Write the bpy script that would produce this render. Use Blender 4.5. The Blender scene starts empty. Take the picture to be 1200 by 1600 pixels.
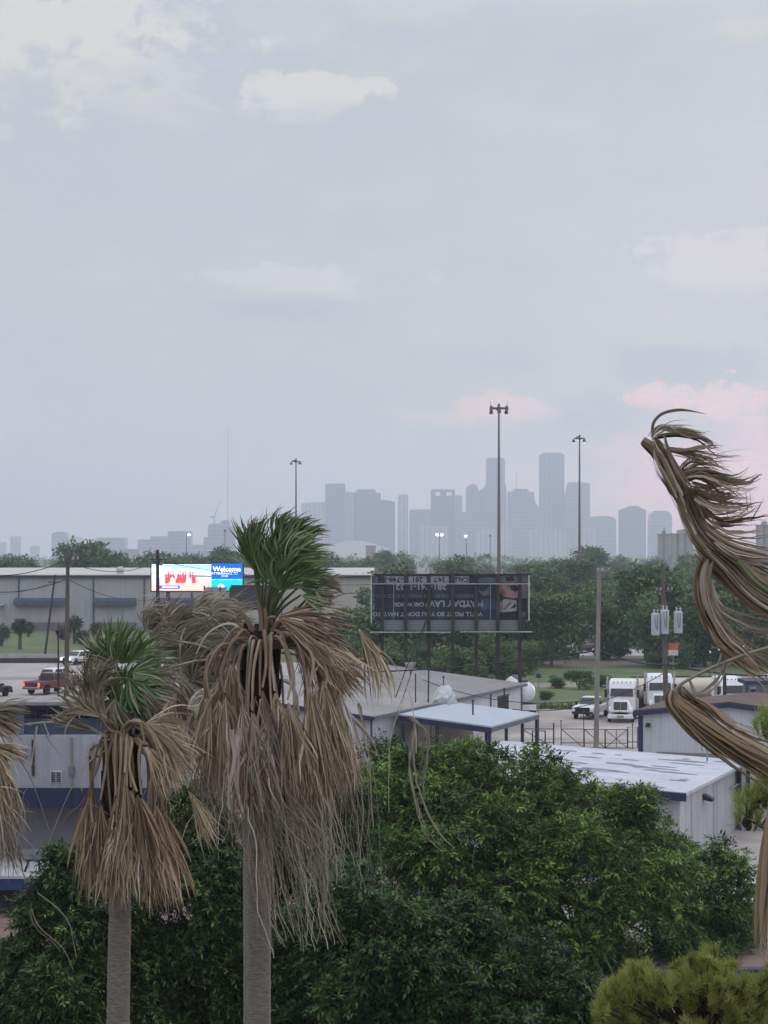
import bpy, math, random
import numpy as np
from mathutils import Vector, Matrix

SC = bpy.context.scene
COL = SC.collection
F, HY, CH = 3000.0, 868.0, 15.5          # focal length in photo pixels, horizon row, camera height
RND = random.Random(7)
NR = np.random.default_rng(11)

def at(px, py, Y):                        # photo pixel at a given distance -> world point
    return Vector(((px - 600.0) / F * Y, Y, CH - (py - HY) / F * Y))
def gz(px, py, z=0.0):                    # photo pixel at a given height -> world point
    Y = (CH - z) * F / (py - HY)
    return Vector(((px - 600.0) / F * Y, Y, z))
def X_(px, Y): return (px - 600.0) / F * Y
def Z_(py, Y): return CH - (py - HY) / F * Y

# ------------------------------------------------------------------ camera
cam = bpy.data.cameras.new("camera"); cam.sensor_fit = 'VERTICAL'; cam.sensor_height = 36.0
cam.lens = F / 1600.0 * 36.0; cam.shift_y = (HY - 800.0) / 1600.0
cam.clip_start = 0.5; cam.clip_end = 30000
camo = bpy.data.objects.new("camera", cam); COL.objects.link(camo)
camo.location = (0, 0, CH); camo.rotation_euler = (math.radians(90), 0, 0)
SC.camera = camo

# ------------------------------------------------------------------ materials
def lin(c):
    f = lambda v: v / 12.92 if v <= .04045 else ((v + .055) / 1.055) ** 2.4
    return tuple(f(v / 255.0) for v in c)
def _n(nt, t, **kw):
    n = nt.nodes.new(t)
    for k, v in kw.items(): setattr(n, k, v)
    return n
MATS = {}
def mat(name, base, rough=.8, var=.2, scale=2.0, stretch=(1, 1, 1), metal=0., bump=0., spec=.3,
        bands=None, tint=None, emit=None, dirt=0.0):
    if name in MATS: return MATS[name]
    m = bpy.data.materials.new(name); m.use_nodes = True; nt = m.node_tree
    b = nt.nodes['Principled BSDF']; L = nt.links.new
    b.inputs['Roughness'].default_value = rough; b.inputs['Metallic'].default_value = metal
    b.inputs['Specular IOR Level'].default_value = spec
    if emit:
        b.inputs['Emission Color'].default_value = (*base, 1); b.inputs['Emission Strength'].default_value = emit
        b.inputs['Base Color'].default_value = (*base, 1); MATS[name] = m; return m
    tc = _n(nt, 'ShaderNodeTexCoord'); mp = _n(nt, 'ShaderNodeMapping'); mp.inputs['Scale'].default_value = stretch
    L(tc.outputs['Object'], mp.inputs['Vector'])
    no = _n(nt, 'ShaderNodeTexNoise'); no.inputs['Scale'].default_value = scale; no.inputs['Detail'].default_value = 6
    no.inputs['Roughness'].default_value = .62
    L(mp.outputs[0], no.inputs['Vector'])
    cr = _n(nt, 'ShaderNodeValToRGB'); e = cr.color_ramp.elements
    lo = tuple(max(0, c * (1 - var * 1.3)) for c in base); hi = tuple(min(1, c * (1 + var)) for c in base)
    if tint: lo = tint
    e[0].position = .32; e[1].position = .68; e[0].color = (*lo, 1); e[1].color = (*hi, 1)
    L(no.outputs['Fac'], cr.inputs['Fac'])
    out = cr.outputs['Color']; height = no.outputs['Fac']
    if bands:                              # (axis index, period m, strength, sharp) : ribbed / jointed surface
        ax, per, stg, duty = bands
        sp = _n(nt, 'ShaderNodeSeparateXYZ'); L(tc.outputs['Object'], sp.inputs[0])
        dv = _n(nt, 'ShaderNodeMath', operation='DIVIDE'); dv.inputs[1].default_value = per; L(sp.outputs[ax], dv.inputs[0])
        fr = _n(nt, 'ShaderNodeMath', operation='FRACT'); L(dv.outputs[0], fr.inputs[0])
        lt = _n(nt, 'ShaderNodeMath', operation='LESS_THAN'); lt.inputs[1].default_value = duty; L(fr.outputs[0], lt.inputs[0])
        mx = _n(nt, 'ShaderNodeMix', data_type='RGBA', blend_type='MULTIPLY')
        ml = _n(nt, 'ShaderNodeMath', operation='MULTIPLY'); ml.inputs[1].default_value = stg; L(lt.outputs[0], ml.inputs[0])
        L(ml.outputs[0], mx.inputs['Factor']); L(out, mx.inputs[6]); mx.inputs[7].default_value = (.25, .25, .27, 1)
        out = mx.outputs[2]
    if dirt:                               # vertical rain streaks / stains
        mp2 = _n(nt, 'ShaderNodeMapping'); mp2.inputs['Scale'].default_value = (1.6, 1.6, .12); L(tc.outputs['Object'], mp2.inputs[0])
        n2 = _n(nt, 'ShaderNodeTexNoise'); n2.inputs['Scale'].default_value = 1.3; n2.inputs['Detail'].default_value = 8; L(mp2.outputs[0], n2.inputs[0])
        r2 = _n(nt, 'ShaderNodeMapRange'); r2.inputs[1].default_value = .5; r2.inputs[2].default_value = .78; r2.inputs[4].default_value = dirt
        L(n2.outputs['Fac'], r2.inputs[0])
        mx = _n(nt, 'ShaderNodeMix', data_type='RGBA', blend_type='MIX'); L(r2.outputs[0], mx.inputs['Factor']); L(out, mx.inputs[6])
        mx.inputs[7].default_value = (.13, .11, .09, 1); out = mx.outputs[2]
    L(out, b.inputs['Base Color'])
    if bump:
        bp = _n(nt, 'ShaderNodeBump'); bp.inputs['Strength'].default_value = bump; bp.inputs['Distance'].default_value = .05
        L(height, bp.inputs['Height']); L(bp.outputs[0], b.inputs['Normal'])
    MATS[name] = m
    return m
def mat_attr(name, stops, rough=.6, trans=0., spec=.3):   # colour ramp over the per-strand / per-leaf value "tone"
    if name in MATS: return MATS[name]
    m = bpy.data.materials.new(name); m.use_nodes = True; nt = m.node_tree; L = nt.links.new
    b = nt.nodes['Principled BSDF']; b.inputs['Roughness'].default_value = rough; b.inputs['Specular IOR Level'].default_value = spec
    a = _n(nt, 'ShaderNodeAttribute'); a.attribute_name = 'tone'
    oi = _n(nt, 'ShaderNodeObjectInfo')
    cr = _n(nt, 'ShaderNodeValToRGB'); cr.color_ramp.elements.remove(cr.color_ramp.elements[0])
    for i, (p, c) in enumerate(stops):
        e = cr.color_ramp.elements[0] if i == 0 else cr.color_ramp.elements.new(p)
        e.position = p; e.color = (*c, 1)
    L(a.outputs['Fac'], cr.inputs['Fac'])
    hs = _n(nt, 'ShaderNodeHueSaturation')
    mr = _n(nt, 'ShaderNodeMapRange'); mr.inputs[3].default_value = .78; mr.inputs[4].default_value = 1.2; L(oi.outputs['Random'], mr.inputs[0])
    L(mr.outputs[0], hs.inputs['Value'])
    mr2 = _n(nt, 'ShaderNodeMapRange'); mr2.inputs[3].default_value = .485; mr2.inputs[4].default_value = .515
    mlt = _n(nt, 'ShaderNodeMath', operation='MULTIPLY'); mlt.inputs[1].default_value = 7.31; L(oi.outputs['Random'], mlt.inputs[0])
    fr = _n(nt, 'ShaderNodeMath', operation='FRACT'); L(mlt.outputs[0], fr.inputs[0]); L(fr.outputs[0], mr2.inputs[0]); L(mr2.outputs[0], hs.inputs['Hue'])
    L(cr.outputs[0], hs.inputs['Color']); L(hs.outputs[0], b.inputs['Base Color'])
    if trans:
        out = nt.nodes['Material Output']; tr = _n(nt, 'ShaderNodeBsdfTranslucent'); mx = _n(nt, 'ShaderNodeMixShader')
        mx.inputs[0].default_value = trans; L(hs.outputs[0], tr.inputs[0]); L(b.outputs[0], mx.inputs[1]); L(tr.outputs[0], mx.inputs[2]); L(mx.outputs[0], out.inputs[0])
    MATS[name] = m
    return m

# ------------------------------------------------------------------ object helpers
ORG = {}
def setp(o, label=None, cat=None, group=None, kind=None):
    if label: o['label'] = label
    if cat: o['category'] = cat
    if group: o['group'] = group
    if kind: o['kind'] = kind
    return o
def thing(name, label, cat, loc=(0, 0, 0), rz=0., group=None):
    o = bpy.data.objects.new(name, None); COL.objects.link(o); o.location = loc; o.rotation_euler = (0, 0, rz)
    o.empty_display_size = .3
    ORG[o.name] = Vector(loc)
    return setp(o, label, cat, group)
def copy_tree(o, parent=None):
    c = o.copy(); COL.objects.link(c)
    if parent: c.parent = parent
    for ch in list(o.children): copy_tree(ch, c)
    return c
class MB:
    def __init__(s): s.v = []; s.f = []; s.M = None
    def add(s, vs, fs):
        o = len(s.v)
        s.v += [tuple(s.M @ Vector(p)) if s.M else tuple(p) for p in vs]; s.f += [tuple(i + o for i in q) for q in fs]; return s
    def box(s, x0, x1, y0, y1, z0, z1):
        return s.add([(x0, y0, z0), (x1, y0, z0), (x1, y1, z0), (x0, y1, z0), (x0, y0, z1), (x1, y0, z1), (x1, y1, z1), (x0, y1, z1)],
                     [(0, 3, 2, 1), (4, 5, 6, 7), (0, 1, 5, 4), (1, 2, 6, 5), (2, 3, 7, 6), (3, 0, 4, 7)])
    def taper(s, c0, s0, c1, s1):          # frustum between two horizontal rectangles
        vs = [(c[0] + sx * z[0] / 2, c[1] + sy * z[1] / 2, c[2]) for c, z in ((c0, s0), (c1, s1)) for sx, sy in ((-1, -1), (1, -1), (1, 1), (-1, 1))]
        return s.add(vs, [(0, 3, 2, 1), (4, 5, 6, 7), (0, 1, 5, 4), (1, 2, 6, 5), (2, 3, 7, 6), (3, 0, 4, 7)])
    def prism(s, poly, y0, y1):            # polygon in XZ pushed along Y
        n = len(poly); vs = [(x, y0, z) for x, z in poly] + [(x, y1, z) for x, z in poly]
        return s.add(vs, [tuple(range(n)), tuple(range(2 * n - 1, n - 1, -1))] + [(i, i + n, (i + 1) % n + n, (i + 1) % n) for i in range(n)])
    def prismx(s, poly, x0, x1):           # polygon in YZ pushed along X
        n = len(poly); vs = [(x0, y, z) for y, z in poly] + [(x1, y, z) for y, z in poly]
        return s.add(vs, [tuple(range(n)), tuple(range(2 * n - 1, n - 1, -1))] + [(i, i + n, (i + 1) % n + n, (i + 1) % n) for i in range(n)])
    def prismz(s, poly, z0, z1):
        n = len(poly); vs = [(x, y, z0) for x, y in poly] + [(x, y, z1) for x, y in poly]
        return s.add(vs, [tuple(range(n)), tuple(range(2 * n - 1, n - 1, -1))] + [(i, i + n, (i + 1) % n + n, (i + 1) % n) for i in range(n)])
    def tube(s, pts, r, n=6, cap=True):
        pts = [Vector(p) for p in pts]; rs = r if isinstance(r, (list, tuple)) else [r] * len(pts)
        vs = []; fs = []
        up = None
        for i, p in enumerate(pts):
            t = (pts[min(i + 1, len(pts) - 1)] - pts[max(i - 1, 0)]).normalized()
            if up is None or abs(up.dot(t)) > .95: up = Vector((0, 0, 1)) if abs(t.z) < .9 else Vector((0, 1, 0))
            a = t.cross(up).normalized(); b = a.cross(t).normalized(); up = b
            for k in range(n):
                an = 2 * math.pi * k / n
                vs.append(p + (a * math.cos(an) + b * math.sin(an)) * rs[i])
        for i in range(len(pts) - 1):
            for k in range(n): fs.append((i * n + k, i * n + (k + 1) % n, (i + 1) * n + (k + 1) % n, (i + 1) * n + k))
        if cap: fs += [tuple(range(n - 1, -1, -1)), tuple(range((len(pts) - 1) * n, len(pts) * n))]
        return s.add(vs, fs)
    def lathe(s, prof, n=16, c=(0, 0)):    # (r, z) profile about a vertical axis
        vs = [(c[0] + r * math.cos(2 * math.pi * k / n), c[1] + r * math.sin(2 * math.pi * k / n), z) for r, z in prof for k in range(n)]
        m = len(prof)
        fs = [(i * n + k, i * n + (k + 1) % n, (i + 1) * n + (k + 1) % n, (i + 1) * n + k) for i in range(m - 1) for k in range(n)]
        return s.add(vs, fs + [tuple(range(n - 1, -1, -1)), tuple(range((m - 1) * n, m * n))])
    def disc(s, c, axis, r0, r1, half, n=20):  # short cylinder with its axis along x or y
        pr = [(r0, -half), (r1, -half * .9), (r1, half * .9), (r0, half)]; vs = []
        for r, h in pr:
            for k in range(n):
                a = 2 * math.pi * k / n
                vs.append((c[0] + h, c[1] + r * math.cos(a), c[2] + r * math.sin(a)) if axis == 'x' else (c[0] + r * math.cos(a), c[1] + h, c[2] + r * math.sin(a)))
        fs = [(i * n + k, i * n + (k + 1) % n, (i + 1) * n + (k + 1) % n, (i + 1) * n + k) for i in range(3) for k in range(n)]
        return s.add(vs, fs + [tuple(range(n - 1, -1, -1)), tuple(range(3 * n, 4 * n))])
    def build(s, name, m, parent=None, world=False, smooth=False, bevel=0.):
        me = bpy.data.meshes.new(name)
        off = Vector((0, 0, 0))
        if world and parent is not None:
            p = parent
            while p is not None: off = off + Vector(p.location); p = p.parent
        me.from_pydata([tuple(Vector(v) - off) for v in s.v], [], s.f); me.update()
        me.materials.append(m)
        o = bpy.data.objects.new(name, me); COL.objects.link(o)
        if parent is not None: o.parent = parent
        import bmesh as bm_
        b = bm_.new(); b.from_mesh(me); bm_.ops.recalc_face_normals(b, faces=b.faces); b.to_mesh(me); b.free()
        if smooth:
            for q in me.polygons: q.use_smooth = True
            try: me.set_sharp_from_angle(angle=math.radians(40))
            except Exception: pass
        if bevel:
            md = o.modifiers.new('bevel', 'BEVEL'); md.width = bevel; md.segments = 2; md.limit_method = 'ANGLE'
        return o
def np_mesh(name, V, Fq, m, parent=None, tone=None, off=None, smooth=False):
    V = np.asarray(V, dtype=np.float32).reshape(-1, 3)
    if off is not None: V = V - np.asarray(off, dtype=np.float32)
    Fq = np.asarray(Fq, dtype=np.int32); k = Fq.shape[1]
    me = bpy.data.meshes.new(name)
    me.vertices.add(len(V)); me.vertices.foreach_set('co', V.ravel())
    me.loops.add(Fq.size); me.loops.foreach_set('vertex_index', Fq.ravel())
    me.polygons.add(len(Fq)); me.polygons.foreach_set('loop_start', np.arange(len(Fq), dtype=np.int32) * k)
    if smooth: me.polygons.foreach_set('use_smooth', np.ones(len(Fq), dtype=bool))
    if tone is not None:
        a = me.attributes.new('tone', 'FLOAT', 'POINT'); a.data.foreach_set('value', np.asarray(tone, dtype=np.float32))
    me.update(calc_edges=True); me.validate()
    me.materials.append(m)
    o = bpy.data.objects.new(name, me); COL.objects.link(o)
    if parent is not None: o.parent = parent
    return o
def text_mesh(body, size, m, name, parent, M, bold=.0, sx=1.0):
    cu = bpy.data.curves.new('lettering', 'FONT'); cu.body = body; cu.size = size; cu.align_x = 'CENTER'; cu.align_y = 'CENTER'
    cu.offset = bold; cu.extrude = .006; cu.resolution_u = 3
    to = bpy.data.objects.new('lettering_source', cu); COL.objects.link(to)
    bpy.context.view_layer.update()
    me = bpy.data.meshes.new_from_object(to.evaluated_get(bpy.context.evaluated_depsgraph_get()))
    bpy.data.objects.remove(to); bpy.data.curves.remove(cu)
    me.transform(M @ Matrix.Diagonal((sx, 1, 1, 1))); me.materials.clear(); me.materials.append(m)
    o = bpy.data.objects.new(name, me); COL.objects.link(o); o.parent = parent
    return o

# ------------------------------------------------------------------ sky and light
W = bpy.data.worlds.new("World"); SC.world = W; W.use_nodes = True
def build_sky():
    nt = W.node_tree; L = nt.links.new; bg = nt.nodes['Background']; bg.inputs['Strength'].default_value = .1
    sky = _n(nt, 'ShaderNodeTexSky'); sky.sky_type = 'NISHITA'; sky.sun_disc = False
    sky.sun_elevation = math.radians(9); sky.sun_rotation = math.radians(38); sky.dust_density = 3.0
    tc = _n(nt, 'ShaderNodeTexCoord'); sp = _n(nt, 'ShaderNodeSeparateXYZ'); L(tc.outputs['Generated'], sp.inputs[0])
    def M(op, a, b=None, c=None, clamp=False):
        n = _n(nt, 'ShaderNodeMath', operation=op); n.use_clamp = clamp
        for i, v in enumerate((a, b, c)):
            if v is None: continue
            if isinstance(v, (int, float)): n.inputs[i].default_value = v
            else: L(v, n.inputs[i])
        return n.outputs[0]
    x, y, z = sp.outputs
    ax = M('ARCTAN2', x, y)                                    # azimuth from the view direction, radians
    el = M('ARCSINE', z)
    cv = _n(nt, 'ShaderNodeCombineXYZ'); L(ax, cv.inputs[0]); L(el, cv.inputs[1])
    def noise(scale, det=7, sx=1., sy=1., rough=.6):
        mp = _n(nt, 'ShaderNodeMapping'); mp.inputs['Scale'].default_value = (sx, sy, 1); L(cv.outputs[0], mp.inputs[0])
        n = _n(nt, 'ShaderNodeTexNoise'); n.inputs['Scale'].default_value = scale; n.inputs['Detail'].default_value = det
        n.inputs['Roughness'].default_value = rough; L(mp.outputs[0], n.inputs['Vector'])
        return M('SUBTRACT', n.outputs['Fac'], .5)
    nb = noise(26, 9, 1, 1.5, .68); nf = noise(85, 7, 1, 1.2, .65); nw = noise(5, 4, 1, 2.5)
    def mixc(fac, a, b):
        n = _n(nt, 'ShaderNodeMix', data_type='RGBA'); L(fac, n.inputs['Factor'])
        for s, v in ((6, a), (7, b)):
            if isinstance(v, tuple): n.inputs[s].default_value = (*v, 1)
            else: L(v, n.inputs[s])
        return n.outputs[2]
    # overcast veil: horizon -> upper frame -> zenith
    cr = _n(nt, 'ShaderNodeValToRGB'); L(M('MULTIPLY', M('MAXIMUM', el, 0.0), 1 / 1.5708), cr.inputs[0])
    el_ = cr.color_ramp.elements
    el_[0].position = 0; el_[0].color = (*SKY_H, 1); el_[1].position = .06; el_[1].color = (*SKY_M, 1)
    for p, c in ((.17, SKY_T), (.30, SKY_Y), (.55, SKY_Z), (1.0, SKY_Z2)):
        e = el_.new(p); e.color = (*c, 1)
    col = cr.outputs[0]
    var = M('MULTIPLY_ADD', nw, .55, .5, clamp=True)
    col = mixc(M('MULTIPLY', var, .55), col, tuple(c * .93 for c in SKY_M))
    def blob(px, py, rx, ry, amp, soft_lo=.7, soft_hi=.14, k1=1.0, k2=.5):
        u0 = math.atan((px - 600) / F); v0 = math.atan((HY - py) / F)
        du = M('DIVIDE', M('SUBTRACT', ax, u0), rx / F); dv = M('DIVIDE', M('SUBTRACT', el, v0), ry / F)
        r = M('SQRT', M('ADD', M('MULTIPLY', du, du), M('MULTIPLY', dv, dv)))
        val = M('ADD', M('SUBTRACT', 1.0, r), M('ADD', M('MULTIPLY', nb, k1 * 2.4), M('MULTIPLY', nf, k2 * 1.9)))
        w = _n(nt, 'ShaderNodeMapRange'); L(dv, w.inputs[0]); w.inputs[1].default_value = -.6; w.inputs[2].default_value = .5
        w.inputs[3].default_value = soft_lo; w.inputs[4].default_value = soft_hi
        q = M('DIVIDE', val, w.outputs[0], clamp=True)
        q = M('MULTIPLY', M('MULTIPLY', q, q), M('SUBTRACT', 3.0, M('MULTIPLY', q, 2.0)))
        return M('MULTIPLY', q, amp)
    # broad soft banks of cloud, light tops and greyer bellies, over the whole sky
    big = noise(11, 9, 1, 2.3, .66)
    bank = M('MULTIPLY', M('MULTIPLY_ADD', big, 6.0, -.1, clamp=True), .6); col = mixc(bank, col, _s((6.9, 6.75, 6.75)))
    belly = M('MULTIPLY', M('MULTIPLY_ADD', big, -5.0, -.15, clamp=True), .5); col = mixc(belly, col, _s((5.0, 5.35, 6.3)))
    for b, c in CLOUDS: col = mixc(blob(*b), col, c)
    # the glow of the set sun low in the west
    fin = _n(nt, 'ShaderNodeMix', data_type='RGBA'); fin.inputs['Factor'].default_value = .93
    L(sky.outputs[0], fin.inputs[6]); L(col, fin.inputs[7])
    L(fin.outputs[2], bg.inputs['Color'])
HAZE, EXPO = 0.000205, 0.38
SK = .745                                  # the veil in view against the brighter overcast overhead
def _s(c): return tuple(v * SK for v in c)
SKY_H, SKY_M, SKY_T = _s((6.9, 6.4, 6.6)), _s((6.1, 6.25, 6.7)), _s((5.6, 5.92, 6.75))
SKY_Y, SKY_Z, SKY_Z2 = (9.0, 9.3, 10.6), (12.5, 12.8, 14.2), (15., 15.3, 16.8)
CREAM = (6.9, 6.8, 6.6)
CLOUDS = [((40, 50, 320, 125, 1., .8, .16, 1.5, 1.0), (7.6, 7.45, 7.15)), ((170, 130, 150, 50, .6, .8, .16, 1.3, 1.), (7.4, 7.25, 7.0)), ((478, 154, 128, 40, .9, .6, .1, .8, .9), (7.6, 7.4, 7.2)), ((520, 175, 100, 20, .3, .5, .5), (5.6, 5.7, 6.6)),
          ((215, 165, 120, 30, .6, .8, .2), CREAM), ((470, 450, 165, 34, .55, 1.3, .1, 1.2, 1.1), (7.9, 7.6, 7.6)), ((440, 485, 170, 34, .6, .8, .6), (4.9, 5.2, 6.2)),
          ((1130, 430, 135, 66, .55, 1.3, .1, 1.2, 1.1), (8.0, 7.5, 7.6)), ((1170, 62, 60, 24, .6, .8, .2), CREAM), ((1000, 0, 60, 18, .5), CREAM),
          ((-10, 225, 40, 22, .7), CREAM), ((640, 10, 130, 34, .4), CREAM), ((300, 20, 90, 26, .4), (5.6, 5.8, 7.0)), ((330, 105, 110, 30, .35, .8, .6), (5.3, 5.6, 7.0)),
          ((1080, 585, 190, 46, .6, .7, .5), (4.4, 4.9, 6.2)), ((930, 650, 120, 50, .5, .8, .6), (4.5, 5.0, 6.3)), ((760, 560, 200, 40, .3, 1., .6), (5.0, 5.4, 6.5)),
          ((1130, 690, 130, 40, .35, .8, .6), (4.8, 5.2, 6.4)),
          ((1190, 775, 420, 140, .95, 1.2, .9, .5, .3), (17., 7.8, 7.4)), ((800, 770, 240, 80, .55, 1., .9, .6, .3), (10.5, 7.2, 7.2)),
          ((800, 642, 125, 30, .6, 1.1, .5, 1.6, 1.3), (11., 7.2, 7.2)), ((1120, 632, 165, 32, .75, 1.1, .4, 1.6, 1.3), (11.4, 7.2, 7.2)), ((700, 655, 100, 18, .4, 1., .6, 1.5, 1.), (9.5, 7.2, 7.2)), ((1040, 612, 80, 12, .5, 1., .5, 1.5, 1.), (10.5, 7.2, 7.2))]
CLOUDS = [(b_, _s(c_)) for b_, c_ in CLOUDS]
build_sky()
sun = bpy.data.lights.new("sun", 'SUN'); sun.energy = .8; sun.angle = math.radians(16); sun.color = (1, .86, .76)
suno = bpy.data.objects.new("sun", sun); COL.objects.link(suno)
_sd = Vector((math.sin(math.radians(38)) * math.cos(math.radians(9)), math.cos(math.radians(38)) * math.cos(math.radians(9)), math.sin(math.radians(9))))
suno.rotation_euler = (-_sd).to_track_quat('-Z', 'Y').to_euler()

# haze: one closed box of even air
hz = MB().box(-3400, 3400, -250, 7600, -1, 345).build('haze', mat('haze_air', (1, 1, 1)))
setp(hz, kind='stuff')
hm = bpy.data.materials.new('haze_air_volume'); hm.use_nodes = True
hm.node_tree.nodes.remove(hm.node_tree.nodes['Principled BSDF'])
pv = _n(hm.node_tree, 'ShaderNodeVolumePrincipled'); pv.inputs['Density'].default_value = HAZE; pv.inputs['Color'].default_value = (.765, .87, 1.0, 1)
pv.inputs['Anisotropy'].default_value = .35
hm.node_tree.links.new(pv.outputs[0], hm.node_tree.nodes['Material Output'].inputs['Volume'])
hz.data.materials.clear(); hz.data.materials.append(hm)

# ------------------------------------------------------------------ ground
def sheet(name, pts, z, m, n=1):
    mb = MB(); k = len(pts); mb.add([(p[0], p[1], z) for p in pts], [tuple(range(k))])
    return setp(mb.build(name, m), kind='structure')
sheet('ground', [(-3300, -200), (3300, -200), (3300, 7500), (-3300, 7500)], 0, mat('dry_ground', (.16, .135, .11), .95, .35, .08, tint=(.085, .09, .06)))
M_conc = mat('yard_concrete', (.40, .36, .33), .9, .16, .35, bands=(0, 4.5, .35, .02))
M_lot = mat('lot_concrete', (.40, .365, .34), .9, .22, .16, tint=(.255, .235, .22), bands=(1, 6, .3, .02))
M_grass = mat('mown_grass', (.085, .135, .045), .95, .35, .16, tint=(.10, .095, .055))
M_track = mat('gravel_track', (.26, .235, .20), .95, .2, .6)
M_road = mat('road_concrete', (.36, .335, .32), .9, .12, .3, stretch=(1, .2, 1))
sheet('concrete_yard', [(6, 60), (60, 60), (90, 193), (6, 193)], .02, M_lot)
sheet('brick_yard', [(-60, 58), (5.9, 58), (5.9, 150), (-60, 150)], .02, mat('brick_paving', (.20, .145, .115), .95, .2, .8, bands=(1, 2.1, .75, .07)))
sheet('grass', [(5, 193.2), (120, 193.2), (120, 262), (-12, 262), (-12, 200), (5, 200)], .03, M_grass)
sheet('grass', [(-170, 243), (-6, 243), (-6, 386), (-170, 386)], .03, M_grass)
def curve_strip(name, pts, w, z, m):
    mb = MB(); vs = []
    for i, p in enumerate(pts):
        t = Vector(pts[min(i + 1, len(pts) - 1)]) - Vector(pts[max(i - 1, 0)]); t.normalize()
        nrm = Vector((-t.y, t.x)); p = Vector(p)
        vs += [(*(p + nrm * w / 2), z), (*(p - nrm * w / 2), z)]
    mb.add(vs, [(2 * i, 2 * i + 1, 2 * i + 3, 2 * i + 2) for i in range(len(pts) - 1)])
    return setp(mb.build(name, m), kind='structure')
curve_strip('gravel_track', [(12, 228), (20, 229), (30, 233), (42, 242), (58, 250), (110, 254)], 8, .05, M_track)
sheet('parking_apron', [(-12, 297), (130, 297), (130, 330), (-12, 330)], .03, mat('pale_concrete', (.5, .48, .46), .9, .12, .2))
# raised highway on the left
MB().box(-260, -10, 176, 242, 0, 2.0).build('highway', M_road)['kind'] = 'structure'
o = MB().box(-260, -10.2, 209, 212.5, 2.0, 2.02).build('highway_joint', mat('old_asphalt', (.21, .20, .195), .95, .2, .3, stretch=(.2, 1, 1))); setp(o, kind='structure')
o = MB().box(-260, -10.2, 218, 218.2, 2.0, 2.015); o.box(-260, -10.2, 196, 196.2, 2.0, 2.015); o = o.build('lane_marking', mat('marking_paint', (.62, .6, .56), .8, .25, 1.5)); setp(o, kind='structure')
bw = MB().prismx([(241.2, 2), (242, 2), (241.75, 3.1), (241.45, 3.1)], -260, -14)
bw = bw.build('highway_barrier', mat('barrier_concrete', (.36, .34, .31), .9, .2, .7)); setp(bw, 'long low concrete barrier between the highway and the grass field', 'barrier')
o = MB().box(-260, -14, 241.0, 241.18, 2.02, 2.62).build('rail', mat('dark_rail', (.05, .05, .055), .7), bw)

# ------------------------------------------------------------------ skyline
G1 = 'towers of the hazy downtown skyline'; G2 = 'low blocks on the hazy horizon at left'
def tower_mat(i, c):
    return mat('tower_facade_%d' % i, c, .5, .12, .02, bands=(2, 11.0, .42, .5) if i % 2 else (0, 13.0, .42, .45))
TM = [tower_mat(i, c) for i, c in enumerate([(.15, .18, .22), (.24, .255, .28), (.42, .42, .43), (.09, .105, .14)])]
def tower(poly, D, label, m=0, group=G1, name='skyscraper', cat='skyscraper', extra=(), depth=.8):
    xs = [p[0] for p in poly]; c = (min(xs) + max(xs)) / 2; w = (max(xs) - min(xs)) * D / F
    t = thing(name, label, cat, (X_(c, D), D, 0), 0, group)
    base = max(p[1] for p in poly)
    P = [(X_(p[0], D), 0.0 if p[1] == base else Z_(p[1], D)) for p in poly]
    MB().prism(P, D, D + w * depth).build('facade', TM[m], t, world=True)
    for nm, pl, dm in extra:
        x0, y0, x1, y1 = pl
        MB().box(X_(x0, D), X_(x1, D), D + w * .1, D + w * .1 + max(3, (x1 - x0) * D / F * .7), Z_(y1, D) - .5, Z_(y0, D)).build(nm, TM[dm], t, world=True)
    return t
def rect(x0, x1, y): return [(x0, 868), (x0, y), (x1, y), (x1, 868)]
tower([(844.5, 868), (844.5, 710), (848, 708.6), (878, 708.6), (882, 710), (882, 868)], 5700, 'tallest flat-topped slab tower of the skyline, right of the tall lamp mast', 0, extra=[('roof_crown', (849, 706.8, 878, 708.6), 0)])
tower([(756.5, 868), (757, 775), (758.5, 758), (760.5, 755), (760.5, 717), (764, 715), (785, 715), (789, 718), (789, 755), (791, 760), (793, 868)], 5850, 'second tallest tower, stepped and narrowing upward, right behind the tall lamp mast', 0)
tower([(882, 868), (884, 780), (889, 753.5), (905, 753), (922, 755), (922, 868)], 5650, 'tower with one sloping left shoulder behind the second lamp mast', 1)
tower([(795, 868), (795, 768), (803, 768), (804, 764), (824, 763.5), (826, 768), (834, 768), (836, 785), (843, 793), (845, 868)], 5900, 'stepped tower with a thin rooftop aerial left of the tallest slab', 0, extra=[('antenna', (807, 737, 807.6, 764), 3)])
tower([(728, 868), (728.5, 762), (732, 758.5), (737, 756.5), (743, 757), (747, 761), (748, 868)], 5950, 'dome-topped narrow tower with a small finial', 0, extra=[('finial', (737.6, 752, 738.4, 757), 3)])
tower([(747, 868), (747, 768), (758, 761), (766, 761), (766, 868)], 6000, 'slant-roofed tower tucked between the domed tower and the tall stepped one', 0)
t = tower(rect(673.5, 711, 774.6), 5600, 'tower with two square openings cut under its roof beam', 3)
MB().box(X_(673.5, 5600), X_(711, 5600), 5600, 5652, Z_(768, 5600), Z_(764.6, 5600)).build('roof_beam', TM[3], t, world=True)
for a, b in ((673.5, 680), (688.5, 697.5), (706.5, 711)):
    MB().box(X_(a, 5600), X_(b, 5600), 5602, 5650, Z_(775, 5600), Z_(767.8, 5600)).build('roof_pier', TM[3], t, world=True)
tower(rect(702, 722, 774), 5800, 'plain block joined to the right of the tower with openings', 1)
tower([(508, 868), (508, 756.5), (510, 755.5), (538, 755.5), (539.5, 757), (539.5, 868)], 5700, 'tall flat-topped tower at the left end of the skyline', 0)
tower(rect(540.5, 552, 769), 5750, 'pale narrow slab beside the leftmost tall tower', 2)
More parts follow.
